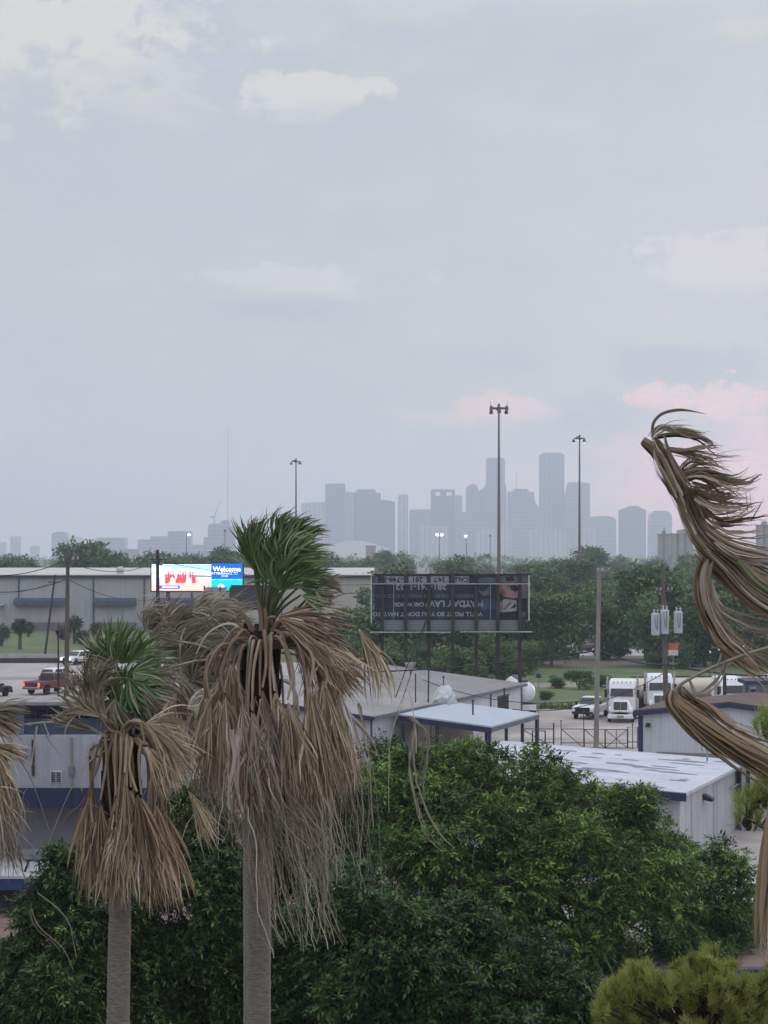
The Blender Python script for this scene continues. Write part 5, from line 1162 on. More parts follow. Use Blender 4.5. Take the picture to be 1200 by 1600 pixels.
near_tree('broadleaf_tree', 'big spreading dark green tree filling the middle right in front of the yard', 76, [
    (610, 1215, 55, -2), (680, 1210, 62, 1), (755, 1215, 62, -1), (825, 1225, 62, 2), (890, 1245, 62, -2), (950, 1255, 62, 0), (1000, 1285, 60, 1),
    (640, 1290, 72, -3), (730, 1300, 80, -4), (820, 1310, 80, -3.5), (910, 1320, 80, -4), (990, 1340, 75, -2), (1060, 1355, 66, 0), (1105, 1385, 55, 1),
    (600, 1300, 60, 2), (1130, 1440, 52, 1.5), (1070, 1440, 70, -1.5), (980, 1430, 80, -4.5), (880, 1410, 80, -5), (1020, 1500, 66, -3), (1100, 1500, 50, 0), (920, 1500, 62, -4),
    (770, 1390, 70, -5), (690, 1380, 70, -4), (1010, 1225, 24, -1), (1085, 1300, 26, 0), (1120, 1330, 28, 0), (640, 1390, 66, -3), (700, 1460, 66, -4), (790, 1480, 66, -4), (860, 1490, 60, -4), (960, 1530, 55, -2), (590, 1180, 40, 0), (830, 1185, 34, 0), (660, 1180, 40, 0), (740, 1182, 38, 0)], 850, 16500, 21, .25, .6)
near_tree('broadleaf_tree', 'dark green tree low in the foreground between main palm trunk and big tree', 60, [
    (520, 1430, 62, 0), (600, 1450, 62, -1), (680, 1470, 60, 0), (470, 1500, 60, 1), (560, 1530, 72, -2), (650, 1550, 72, -2), (740, 1560, 66, -1), (830, 1570, 60, 0), (880, 1600, 60, -1), (490, 1590, 66, 0), (700, 1620, 70, -2), (600, 1630, 70, -2), (800, 1640, 70, -2), (800, 1500, 56, 0), (860, 1535, 54, 0), (910, 1570, 54, 0), (960, 1600, 54, 0), (540, 1400, 46, 2), (720, 1440, 44, 1)], 620, 10500, 22, .24, .55, leafm=LEAF_SHADED)
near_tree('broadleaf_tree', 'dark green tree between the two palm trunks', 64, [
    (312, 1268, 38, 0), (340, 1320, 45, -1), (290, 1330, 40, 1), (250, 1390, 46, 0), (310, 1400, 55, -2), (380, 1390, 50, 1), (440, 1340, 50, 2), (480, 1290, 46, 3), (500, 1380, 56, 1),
    (240, 1480, 50, -1), (320, 1500, 62, -2), (400, 1480, 56, 0), (260, 1570, 56, -2), (340, 1600, 64, -2), (430, 1570, 60, 0), (540, 1330, 46, 3), (530, 1250, 36, 4)], 330, 9000, 23, .23, .5, leafm=LEAF_SHADED)
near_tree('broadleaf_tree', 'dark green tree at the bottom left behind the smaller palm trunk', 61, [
    (100, 1345, 24, 0), (115, 1380, 38, 0), (70, 1415, 34, 0), (140, 1430, 46, -1), (85, 1470, 46, -1), (180, 1410, 40, 1), (40, 1500, 34, 0), (110, 1540, 56, -2), (190, 1510, 52, 0), (40, 1570, 50, 0), (120, 1620, 60, -2), (210, 1590, 52, 0), (-10, 1600, 50, 0)], 120, 6800, 24, .23, .5, leafm=LEAF_SHADED)
# ------------------------------------------------------------------ pines close by
NEEDLE = mat_attr('pine_needle', [(0, (.10, .145, .035)), (.5, (.25, .31, .075)), (1, (.43, .47, .15))], .6, .3)
def needle_tufts(tufts, seed, n=60, L=.12, w=.004):
    r = np.random.default_rng(seed); Vs = []; Ts = []
    for p, ax in tufts:
        ax = np.array(ax, float); ax /= np.linalg.norm(ax)
        s = r.uniform(0, 1, n); d = ax * .75 + r.normal(0, .5, (n, 3)); d /= np.linalg.norm(d, axis=1)[:, None]
        b = np.array(p) - ax * (s * L * 1.2)[:, None]; l = (L * r.uniform(.7, 1.15, n))[:, None]
        sd = np.cross(d, r.normal(size=(n, 3))); sd /= np.linalg.norm(sd, axis=1)[:, None]
        tip = b + d * l; tip[:, 2] += .15 * l[:, 0]
        Vs.append(np.stack([b - sd * w, b + sd * w, tip + sd * w * .4, tip - sd * w * .4], 1)); Ts.append(np.clip(r.normal(.5, .2) + r.normal(0, .12, n), 0, 1))
    V = np.concatenate(Vs).reshape(-1, 3); return V, np.arange(len(V)).reshape(-1, 4), np.repeat(np.concatenate(Ts), 4)
D = 20.
b = Vector((X_(1100, D), D, 0)); t = thing('pine_tree', 'yellow-green young pine top in the bottom right corner', 'pine tree', tuple(b))
tf = []; mb = MB(); r = random.Random(9)
ztop = Z_(1500, D); mb.tube([(0, 0, 0), (0, 0, ztop - .3)], [.16, .03], 8)
for i in range(640):
    px = r.uniform(930, 1225); lim = 1498 + max(0, (1010 - px)) * .62 + 10 * math.sin(px * .05) + (14 if px > 1150 else 0)
    py = lim + 12 + 3 * math.sin(px * .043 + 1) + 4 * math.sin(px * .17) + r.uniform(-9, 9) + abs(r.gauss(0, 1)) ** 1.2 * 55 - (14 if r.random() < .06 else 0); p = Vector(at(px, py, D + r.uniform(-1.0, 1.0))) - b
    ax = Vector((p.x * .3, p.y * .3, .7)).normalized() + Vector((r.gauss(0, .55), r.gauss(0, .5), r.gauss(0, .2))); tf.append((tuple(p), tuple(ax)))
    if i % 3 == 0: mb.tube([(0, 0, max(.5, p.z - .5 - .4 * abs(p.x))), tuple(p * .55 + Vector((0, 0, p.z * .42))), tuple(p)], [.025, .015, .006], 5)
V, Fq, T = needle_tufts(tf, 5, 90, .095, .0034); np_mesh('needles', V, Fq, NEEDLE, t, T); mb.build('trunk', BARK_N, t)
D = 22.
b = Vector((X_(1290, D), D, 0)); t = thing('pine_tree', 'pine boughs with dark cones reaching in at the right edge by the roller door', 'pine tree', tuple(b))
mb = MB(); tf = []; r = random.Random(12)
mb.tube([(0, 0, 0), (.05, 0, 9), (0, .1, Z_(1020, D))], [.2, .15, .05], 8)
cones = []
def bough(pts, tips):
    P = [Vector(at(px, py, D)) - b for px, py in pts]; mb.tube(P, [.035] + [.022] * (len(P) - 2) + [.009], 6)
    for (px, py, n) in tips:
        c = Vector(at(px, py, D)) - b; a = min(P, key=lambda q: (q - c).length); mb.tube([a, a.lerp(c, .6) - Vector((0, 0, .03)), c], [.014, .01, .005], 5)
        for _ in range(n):
            o = Vector((r.gauss(0, .07), r.gauss(0, .12), r.gauss(0, .07))); tf.append((tuple(c + o), (r.gauss(-.15, .4), r.gauss(0, .4), 1)))
bough([(1290, 1420), (1215, 1308), (1190, 1292), (1168, 1280)], [(1166, 1252, 4), (1176, 1240, 4), (1186, 1248, 4), (1190, 1228, 4), (1198, 1236, 4), (1205, 1215, 5), (1176, 1262, 3), (1208, 1250, 5), (1185, 1275, 2)])
bough([(1290, 1380), (1222, 1268), (1208, 1270), (1195, 1262)], [(1196, 1224, 4), (1204, 1205, 5), (1212, 1238, 5)])
bough([(1290, 1260), (1212, 1172), (1200, 1158), (1192, 1142)], [(1190, 1128, 4), (1197, 1122, 4), (1202, 1138, 5), (1194, 1150, 2), (1208, 1165, 3)])
V, Fq, T = needle_tufts(tf, 6, 46, .15, .0038); np_mesh('needles', V, Fq, NEEDLE, t, T); mb.build('trunk', BARK_N, t)
for px, py in ((1164, 1284), (1170.5, 1289)):
    c = Vector(at(px, py, D)) - b
    MB().lathe([(.006, -.07), (.03, -.04), (.035, 0), (.022, .04), (.006, .06)], 8).build('pine_cone', mat('cone_brown', (.03, .022, .018), .9), t).location = c

# ------------------------------------------------------------------ fan palms
GREEN_P = mat_attr('palm_green', [(0, (.026, .058, .016)), (.5, (.07, .132, .038)), (.85, (.17, .24, .08)), (1, (.42, .42, .30))], .4, .12, spec=.45)
DEAD_P = mat_attr('palm_dead', [(0, (.085, .060, .038)), (.35, (.28, .207, .132)), (.7, (.53, .42, .285)), (1, (.74, .66, .52))], .75, .12)
GREY_P = mat_attr('palm_grey', [(0, (.11, .093, .074)), (.4, (.26, .225, .185)), (.75, (.43, .385, .325)), (1, (.62, .57, .51))], .8, .12)
OLIVE_P = mat_attr('palm_olive', [(0, (.06, .056, .034)), (.4, (.155, .14, .09)), (.75, (.29, .255, .18)), (1, (.46, .42, .34))], .7, .12)
RUST_P = mat_attr('palm_rust', [(0, (.07, .045, .03)), (.4, (.22, .145, .09)), (.8, (.39, .275, .18)), (1, (.55, .44, .32))], .75, .1)
TORN_P = mat_attr('palm_torn', [(0, (.08, .063, .047)), (.4, (.235, .19, .14)), (.75, (.44, .37, .285)), (1, (.64, .57, .46))], .75, .15)
STALK = {k: mat(n, c, .6, .3, 3, stretch=(1, 1, .3)) for k, n, c in (('g', 'petiole_green', (.12, .14, .06)), ('d', 'petiole_tan', (.27, .20, .135)), ('y', 'petiole_grey', (.27, .25, .22)), ('k', 'petiole_dark', (.04, .032, .026)), ('r', 'petiole_rust', (.20, .125, .085)))}
M_ptrunk = mat('palm_trunk', (.25, .23, .21), .95, .2, 2.2, stretch=(5, 5, 16), bump=.9, dirt=.22)
M_boot = mat('palm_fibre', (.045, .026, .02), .95, .5, 4, stretch=(3, 3, .6), bump=.6)
def unit(v): return v / (np.linalg.norm(v, axis=-1, keepdims=True) + 1e-9)
def strands(p0, d0, L, n, force, k0, k1, jit, r):
    M = len(p0); P = np.zeros((M, n + 1, 3)); P[:, 0] = p0; d = d0.copy()
    for i in range(n):
        t = (i + .5) / n
        kink = (r.random((M, 1)) < .15) * r.normal(0, jit * 4.5, (M, 3))
        d = unit(d + force * (np.broadcast_to(k0 + (k1 - k0) * t, (M,)) * (1.0 / n))[:, None] + r.normal(0, jit, (M, 3)) + kink)
        P[:, i + 1] = P[:, i] + d * (L / n)[:, None]
    return P
def ribbons(P, Wd, ref, fold=.35):
    M, n1, _ = P.shape; T = np.gradient(P, axis=1); T = unit(T)
    sd = unit(np.cross(T, ref)); nn = np.cross(sd, T)
    a = P - sd * Wd[..., None]; c = P + sd * Wd[..., None]; m = P + nn * (Wd * fold)[..., None]
    V = np.stack([a, m, c], 2).reshape(-1, 3)
    i = np.arange(M)[:, None] * (n1 * 3) + np.arange(n1 - 1)[None, :] * 3; i = i.ravel()
    F1 = np.stack([i, i + 1, i + 4, i + 3], 1); F2 = np.stack([i + 1, i + 2, i + 5, i + 4], 1)
    return V, np.concatenate([F1, F2])
def fan(h, axis, normal, R, spread, nseg, force, k0, k1, r, split=.45, w=.021, cup=.0, jit=.03, tone=(.45, .2), n=9, endfray=True):
    """one costapalmate blade: pleated segments joined at the base, free and drooping beyond the split"""
    axis = unit(np.array(axis, float)); normal = np.array(normal, float); normal = unit(normal - axis * normal.dot(axis)); side = np.cross(axis, normal)
    a = np.radians(np.linspace(-spread, spread, nseg)) + r.normal(0, .02, nseg)
    d0 = np.cos(a)[:, None] * axis + np.sin(a)[:, None] * side + (normal * cup) * (np.abs(np.sin(a)))[:, None] + normal * (np.where(np.arange(nseg) % 2, .05, -.05))[:, None]
    d0 = unit(d0); L = R * (.80 + .20 * np.cos(a * .8)) * r.uniform(.55, 1.1, nseg)
    P0 = np.array(h)[None] + axis * (.03 * R) + d0 * .01
    f = np.broadcast_to(np.array(force, float), (nseg, 3)) * r.uniform(.6, 1.4, (nseg, 1))
    ns = int(n * split) + 1
    Pa = strands(P0, d0, L * split, ns, f, k0 * split, (k0 + (k1 - k0) * split) * split, jit * .4, r)
    dl = unit(Pa[:, -1] - Pa[:, -2])
    Pb = strands(Pa[:, -1], dl, L * (1 - split), n - ns + 1, f, k1 * (1 - split), k1 * 1.6 * (1 - split), jit, r)
    P = np.concatenate([Pa, Pb[:, 1:]], 1); n1 = P.shape[1]
    s = np.linspace(0, 1, n1); da = math.radians(2 * spread) / max(1, nseg - 1)
    wf = np.minimum(R * s * math.tan(da / 2) * 1.12 + .004, w); wt = np.where(s > split, w * (1 - ((s - split) / (1 - split)) ** 1.25 * .93), w)
    Wd = np.minimum(wf, wt)[None] * np.clip(r.lognormal(-.05, .42, (nseg, 1)), .4, 2.3)
    V, Fq = ribbons(P, Wd, np.broadcast_to(normal, P.shape) + .25 * r.normal(size=(nseg, 1, 3)))
    tn = np.clip(r.normal(tone[0], tone[1], nseg), 0, 1)[:, None] + np.where(s > .8, (s - .8) * 1.0, 0)[None]
    return V, Fq, np.clip(np.repeat(tn.ravel(), 3), 0, 1)
def catmull(pts, m=5):
    pts = [np.array(p, float) for p in pts]; out = []
    for i in range(len(pts) - 1):
        p0, p1, p2, p3 = pts[max(i - 1, 0)], pts[i], pts[i + 1], pts[min(i + 2, len(pts) - 1)]
        for k in range(m):
            t = k / m; out.append(.5 * ((2 * p1) + (p2 - p0) * t + (2 * p0 - 5 * p1 + 4 * p2 - p3) * t * t + (3 * p1 - p0 - 3 * p2 + p3) * t ** 3))
    out.append(pts[-1]); return np.array(out)
G_ = np.array([0, 0, -1.])
class Palm:
    def __init__(s, label, px, D, crown_py, trunk_w_px, base_px=None, seed=1):
        s.D = D; s.r = np.random.default_rng(seed); bx = X_(base_px if base_px is not None else px, D)
        s.base = Vector((bx, D, 0)); s.t = thing('palm_tree', label, 'palm tree', tuple(s.base))
        s.c = np.array([X_(px, D) - bx, 0, Z_(crown_py, D)]); s.R = trunk_w_px * D / F / 2
        h = s.c[2]; R = s.R
        mb = MB(); n = 150; pts = []; rs = []
        for k in range(n + 1):
            q = k / n; pts.append((s.c[0] * q ** 1.5, 0, (h - 1.2) * q)); rs.append(R * (1.10 - .16 * q + .1 * math.exp(-q * 14) + .035 * math.sin(q * 9 + px)) * (1 + .012 * s.r.normal() + (.022 if k % 2 else -.012) * s.r.uniform(.2, 1)))
        mb.tube(pts, rs, 18); mb.build('trunk', M_ptrunk, s.t, smooth=True)
        mb = MB(); x0 = s.c[0]
        mb.tube([(x0, 0, h - 1.9), (x0, 0, h - 1.4), (x0, 0, h - .8), (x0, 0, h - .3), (x0, 0, h + .1)], [R * .95, R * 1.25, R * 1.35, R * 1.05, R * .5], 14)
        for k in range(46):                # old leaf bases round the head
            a = k * 2.4; z = h - 1.75 + k * .037; rr = R * (1.05 + .2 * math.sin((z - h + 1.9) * 1.6)); o = np.array([math.cos(a), math.sin(a)])
            mb.tube([(x0 + o[0] * rr * .8, o[1] * rr * .8, z - .12), (x0 + o[0] * rr * 1.15, o[1] * rr * 1.15, z + .06), (x0 + o[0] * (rr * 1.3), o[1] * (rr * 1.3), z + .26)], [.075, .06, .03], 5)
        mb.build('leaf_bases', M_boot, s.t)
    def P(s, px, py, dy=0.): v = at(px, py, s.D + dy) - s.base; return np.array(v)
    def petiole(s, pts, r0, r1, m, parent):
        c = catmull(pts, 5); n = len(c); return MB().tube([Vector(q) for q in c], [r0 + (r1 - r0) * i / (n - 1) for i in range(n)], 6).build('petiole', STALK[m], parent, smooth=True)
    def frond(s, pet, axis, normal, R, spread, nseg, force, k0, k1, m, stalk='d', r0=.04, r1=.018, **kw):
        V, Fq, tn = fan(pet[-1], axis, normal, R, spread, nseg, force, k0, k1, s.r, **kw)
        o = np_mesh('frond', V, Fq, m, s.t, tn, smooth=False); s.petiole(pet, r0, r1, stalk, o); return o
    def skirt(s, phis, out, drop, R, m, stalk='d', wind=(0.12, 0, 0), spread=30, nseg=46, zstart=0., limp=1.6, w=.015):
        for ph in phis:
            a = math.radians(ph) + s.r.normal(0, .08); o = np.array([math.cos(a), math.sin(a), 0]); q = s.r.uniform(.85, 1.15)
            st = s.c + o * s.R * .8 + [0, 0, zstart - .25 + s.r.uniform(-.12, .12)]
            hz_ = s.c + o * (out * q) + [0, 0, zstart - drop * q] + np.array(wind) * .6
            mid = st * .45 + hz_ * .55 + o * out * .32 + [0, 0, drop * .30]
            mm = m[int(s.r.integers(len(m)))]
            ax = G_ * 1.0 + o * .16 + np.array(wind) * .4
            s.frond([st, mid, hz_], ax, o + [0, 0, .2], R * s.r.uniform(.85, 1.15), spread * s.r.uniform(.7, 1.2), nseg, G_ + np.array(wind), .5, limp, mm, stalk, .034, .014,
                    split=s.r.uniform(.3, .5), jit=.06, tone=(.45, .22), w=w, cup=-.25)
    def strings(s, name, pts, n, spread, r0, m, dy=.2, jit=.03, taper=.5):
        """loose hanging strands that follow one line"""
        c = catmull(pts, 6); k = len(c); q = np.linspace(0, 1, k)[None, :, None]
        off = s.r.normal(0, 1, (n, 1, 3)) * np.array([spread[0], dy, spread[0] * .4]) * (1 - q) + s.r.normal(0, 1, (n, 1, 3)) * np.array([spread[1], dy, spread[1] * .5]) * q
        wob = np.cumsum(s.r.normal(0, jit, (n, k, 3)), 1) * np.array([1, 1, .3]); wob -= wob[:, :1]
        P = c[None] + off + wob
        for i in range(n):                 # strands end at different lengths
            e = s.r.uniform(.55, 1.0); idx = np.linspace(0, e * (k - 1), k); P[i] = np.stack([np.interp(idx, np.arange(k), P[i, :, j]) for j in range(3)], 1)
        Wd = (r0 * (1 - taper * np.linspace(0, 1, k)))[None] * s.r.uniform(.6, 1.3, (n, 1))
        V, Fq = ribbons(P, Wd, np.broadcast_to([0, -1., .2], P.shape) + .5 * s.r.normal(size=(n, 1, 3)), .5)
        tn = np.repeat(np.clip(s.r.normal(.5, .22, n), 0, 1), k * 3)
        return np_mesh(name, V, Fq, m, s.t, tn)
UP = np.array([0, 0, 1.]); RT = np.array([1., 0, 0]); TO = np.array([0, -1., 0])

# --- main palm
p = Palm('tall main palm with a green crown and a long tan skirt of dead fronds', 407, 28, 985, 38, 402, 3)
c0 = p.P(412, 985)
def gf(h, ax, R, spread, k1=.55, nrm=(0, -1, .25), dy=0., nseg=44, wind=.9, m=GREEN_P, tone=(.42, .2), b=(418, 985), k0=.15, split=.5, mid=None):
    hp = p.P(h[0], h[1], dy); bb = p.P(b[0], b[1], dy * .3)
    md = p.P(mid[0], mid[1], dy * .6) if mid else bb * .5 + hp * .5 + np.array([-.04, 0, .05])
    p.frond([bb, md, hp], (ax[0], ax[2] if len(ax) > 2 else 0, ax[1]), nrm, R * .97, spread * .92, nseg, np.array([wind, 0, -.25]), k0, k1 * 1.25, m, 'g', .03, .014, split=split * .82, jit=.045, tone=(tone[0] + .06, tone[1] * 1.2), w=.02)
gf((404, 898), (-.30, 1), .86, 24, .5, dy=.1, nseg=42, k0=.05, tone=(.36, .18), wind=.6); gf((397, 884), (-.2, 1), .72, 22, .4, dy=-.1, nseg=32, k0=.0, tone=(.5, .2), wind=.5); gf((418, 893), (-.05, 1), .86, 38, .9, dy=.2, nseg=50, tone=(.3, .15)); gf((424, 912), (.02, 1), .78, 50, .9, dy=-.25, nseg=54, tone=(.34, .16)); gf((432, 900), (.05, 1), .8, 42, 1.2, dy=.3, nseg=50, tone=(.28, .15)); gf((410, 915), (-.1, 1), .62, 34, .9, dy=-.15, nseg=36, wind=1.0)
gf((436, 868), (.06, 1), .76, 36, 1.5, dy=.1, nseg=48, k0=.05, split=.55); gf((448, 866), (.2, 1), .72, 42, 1.6, dy=-.1, nseg=48, k0=.1, tone=(.34, .16)); gf((455, 880), (.42, .9), .70, 46, 1.2, dy=-.2, nseg=46, tone=(.5, .2))
gf((446, 895), (.1, .95), .74, 60, 1.3, dy=-.35, nrm=(-.2, -1, .4), nseg=56, tone=(.4, .22)); gf((458, 905), (.7, .6), .60, 52, .9, dy=-.3, nrm=(.1, -1, .2), tone=(.46, .22))
gf((466, 918), (1, .2), .56, 52, .7, dy=-.15, nrm=(0, -1, .5)); gf((438, 925), (.1, .7), .60, 74, 1.0, dy=-.5, nrm=(0, -1, .6)); gf((470, 930), (.85, -.2), .5, 50, .9, dy=-.35, nrm=(0, -.8, 1), tone=(.55, .2))
gf((430, 885), (.0, .9, .7), .75, 50, 1.0, dy=.6); gf((412, 900), (-.3, .8, .6), .7, 40, .8, dy=.6); gf((455, 905), (.7, .6, .6), .7, 50, .9, dy=.5)
gf((500, 912), (1, .1), .36, 38, .9, dy=-.1, nrm=(0, -1, .6), m=OLIVE_P, tone=(.4, .25), nseg=40, mid=(470, 955)); gf((492, 922), (.7, -.55), .34, 44, .6, dy=-.3, nrm=(.2, -1, .3), m=OLIVE_P, tone=(.3, .25), nseg=34, mid=(460, 955))
gf((437, 835), (.2, 1), .46, 40, 2.6, dy=.05, m=OLIVE_P, tone=(.4, .25), nseg=30, wind=1.3); gf((395, 850), (-.3, 1), .42, 22, .9, dy=.0, m=OLIVE_P, tone=(.35, .2), nseg=16); gf((455, 850), (.8, .7), .62, 30, 1.8, dy=.1, m=OLIVE_P, tone=(.45, .25), nseg=14, wind=1.2)
# cut stubs of petioles
for (a, b_) in (((395, 985), (371, 948)), ((409, 985), (403, 942)), ((440, 975), (463, 948)), ((415, 985), (413, 950))):
    p.petiole([p.P(*a, -.25), p.P((a[0] + b_[0]) / 2 + 2, (a[1] + b_[1]) / 2, -.28), p.P(*b_, -.3)], .045, .024, 'd', p.t).name = 'petiole_stub'
# wind-blown dead fronds sweeping right and down
def df(pet, ax, R, spread, nseg=52, m=DEAD_P, k0=.4, k1=1.2, force=(.25, 0, -1), nrm=(0, -1, .3), stalk='d', dys=(-.3, -.5), split=.42, tone=(.46, .30), r0=.04, w=.0155, jit=.07):
    nseg = int(nseg * 1.35); w *= .74; r0 = r0 * p.r.uniform(.55, .95); pet = [pet[0]] + [(q[0] + p.r.normal(0, 4), q[1] + p.r.normal(0, 4)) for q in pet[1:]]
    n = len(pet); P = [p.P(q[0], q[1], dys[0] + (dys[1] - dys[0]) * i / (n - 1)) for i, q in enumerate(pet)]
    return p.frond(P, (ax[0], 0, ax[1]), nrm, R, spread, nseg, np.array(force), k0, k1, m, stalk, r0, .016, split=split, jit=jit, tone=tone, w=w)
df([(425, 975), (418, 968), (428, 970)], (.9, -.15), 1.15, 40, 46, k1=1.0, force=(.7, 0, -.8))
df([(430, 980), (440, 972), (455, 985)], (.85, -.5), 1.05, 38, 46, k1=1.1, force=(.35, 0, -1))
df([(430, 985), (450, 990), (468, 1010)], (.6, -.8), 1.0, 36, 44, k1=1.0)
df([(425, 985), (455, 985), (490, 1020)], (.55, -.85), .9, 34, 40, k1=1.0, dys=(-.3, -.1))
df([(430, 980), (470, 968), (520, 1000)], (.5, -.85), .95, 26, 36, dys=(.1, .3))
# the lone far-reaching frond
df([(430, 985), (490, 971), (553, 975)], (.55, -.8), 1.16, 17, 30, k0=.9, k1=1.4, force=(.05, 0, -1), split=.35, r0=.026, dys=(-.1, -.2), w=.02)
# skirt: cage of petioles in front and blades hanging from the ring
for hx, hy, dy, R, m, ax in ((322, 1092, -.55, 1.25, DEAD_P, (-.1, -1)), (348, 1085, -.8, 1.45, DEAD_P, (.12, -1)), (372, 1100, -.95, 1.5, DEAD_P, (.12, -1)), (400, 1108, -1.05, 1.5, DEAD_P, (.1, -1)),
                             (455, 1088, -1.05, 1.3, DEAD_P, (.16, -1)), (484, 1068, -.95, 1.4, DEAD_P, (.14, -1)), (508, 1078, -.75, 1.4, DEAD_P, (.08, -1)), (528, 1092, -.5, 1.3, DEAD_P, (.02, -1)),
                             (335, 1110, .1, 1.3, GREY_P, (-.05, -1)), (430, 1110, -.9, 1.5, RUST_P, (.15, -1)), (536, 1112, .0, 1.1, DEAD_P, (.0, -1)), (496, 1122, -.8, 1.3, RUST_P, (.06, -1)), (380, 1140, -.9, 1.4, GREY_P, (.15, -1))):
    sx = 385 + (hx - 320) * .24; top = 985 + abs(hx - 430) * .12
    df([(sx, 1012), (sx * .45 + hx * .55, top + 8), (hx * .93 + sx * .07, (top + hy) / 2 + 4), (hx, hy)], ax, R, 21, 40, m, .35, .9, (.08, 0, -1), (.12 * (hx - 430) / 60, -1, .15), 'd' if hx % 3 else 'r', (-.25, dy), split=.36, r0=.04, w=.023, jit=.045)
rk = random.Random(77)
for i in range(19):
    f_ = rk.uniform(-1, 1); hx = 430 + 106 * f_; hy = 1075 + rk.uniform(-38, 60); dy = -math.sqrt(max(0, 1 - f_ * f_)) * rk.uniform(.75, 1.1); sx = 388 + 30 * (f_ + 1)
    df([(sx, 1000 + rk.uniform(-8, 10)), (sx * .45 + hx * .55, 990 + abs(f_) * 25 + rk.uniform(-8, 12)), (hx * .92 + sx * .08, (1000 + hy) / 2), (hx, hy)], (.03 + .08 * f_ + rk.gauss(0, .13), -1), rk.uniform(.75, 1.4), rk.uniform(9, 27), rk.randint(30, 44),
       rk.choice((DEAD_P, DEAD_P, GREY_P, RUST_P)), rk.uniform(.2, .6), rk.uniform(.7, 1.6), (rk.uniform(-.05, .18), 0, -1), (.3 * f_ + rk.gauss(0, .25), -1, rk.uniform(0, .5)), rk.choice('ddry'), (-.2, dy), split=rk.uniform(.25, .5), tone=(rk.uniform(.36, .6), .26))
for i in range(6):                         # upper tier blown to the right
    hx = rk.uniform(450, 498); hy = 985 + (hx - 455) * .5 + rk.uniform(-12, 22)
    df([(425, 985), (440, 972), (hx * .7 + 130, (975 + hy) / 2 - 6), (hx, hy)], (rk.uniform(.35, .9), -rk.uniform(.4, 1)), rk.uniform(.6, 1.05), rk.uniform(18, 42), 36, rk.choice((DEAD_P, DEAD_P, RUST_P)), .4, rk.uniform(.9, 1.5), (rk.uniform(.2, .6), rk.uniform(-.2, .2), -1), (rk.gauss(0, .3), -1, .4), 'd', (-.25, rk.uniform(-.7, .1)), split=rk.uniform(.25, .45), tone=(rk.uniform(.45, .62), .26))
for i in range(6):                         # and on the left
    hx = rk.uniform(318, 365); hy = 1040 + (365 - hx) * .8 + rk.uniform(-15, 20)
    df([(395, 1000), (372, 990), (hx * .75 + 95, (1000 + hy) / 2 - 8), (hx, hy)], (rk.uniform(-.35, .15), -1), rk.uniform(.7, 1.15), rk.uniform(18, 36), 34, rk.choice((DEAD_P, GREY_P)), .4, rk.uniform(.9, 1.4), (rk.uniform(.15, .4), 0, -1), (rk.gauss(0, .3), -1, .3), 'd', (-.2, rk.uniform(-.6, .1)), split=rk.uniform(.25, .45), tone=(rk.uniform(.4, .6), .26))
p.skirt((20, 50, 80, 110, 140, 165, 200), .95, 1.35, 1.4, [DEAD_P, GREY_P], 'd')
# grey long remains under the skirt
p.strings('dead_strands', [p.P(440, 1180, -.5), p.P(465, 1290, -.55), p.P(485, 1390, -.5), p.P(505, 1480, -.45)], 80, (.28, .09), .008, GREY_P, .25, .035)
p.strings('dead_strands', [p.P(470, 1200, -.4), p.P(500, 1290, -.45), p.P(515, 1380, -.4)], 84, (.26, .12), .008, GREY_P, .25, .035)
p.strings('dead_strands', [p.P(390, 1200, -.6), p.P(410, 1290, -.62), p.P(425, 1400, -.55), p.P(450, 1490, -.5)], 44, (.16, .05), .008, GREY_P, .12, .03)
p.strings('dead_strands', [p.P(350, 1190, -.4), p.P(360, 1260, -.45), p.P(375, 1340, -.4)], 26, (.2, .12), .007, GREY_P, .25, .035)
p.strings('dead_strands', [p.P(550, 1200, -.2), p.P(560, 1280, -.2), p.P(572, 1390, -.2)], 14, (.1, .04), .008, GREY_P, .15, .03)
p.strings('dead_strands', [p.P(400, 1120, -.9), p.P(440, 1250, -.8), p.P(500, 1330, -.7)], 44, (.3, .22), .010, GREY_P, .25, .04)
p.strings('dead_strands', [p.P(370, 1140, -1.05), p.P(372, 1230, -1.08), p.P(385, 1300, -1.0)], 3, (.05, .02), .03, GREY_P, .05, .02)
# old flower stalks arching out to the right
for pts, n, w_ in (([(500, 1060), (560, 1030), (600, 1052), (632, 1085), (648, 1150), (650, 1200)], 1, .014), ([(648, 1130), (645, 1200), (665, 1270), (685, 1310), (710, 1338)], 7, .011), ([(640, 1120), (668, 1150), (662, 1220), (655, 1268)], 6, .010),
                   ([(632, 1090), (610, 1160), (612, 1230), (616, 1290)], 2, .008), ([(560, 1100), (575, 1190), (580, 1300), (582, 1400)], 5, .008)):
    p.strings('flower_stalk', [p.P(a, b_, .1) for a, b_ in pts], n, (.01, .06), w_, GREY_P, .08, .012, .5)
for pts in ([(395, 1010), (365, 975), (325, 990), (300, 1040), (284, 1100)], [(400, 1015), (375, 1000), (340, 1020), (315, 1075)], [(430, 975), (480, 968), (540, 972), (590, 1000)]):
    p.strings('flower_stalk', [p.P(a, b_, -.2) for a, b_ in pts], 1, (.0, .0), .022, GREY_P, 0, .004, .6)

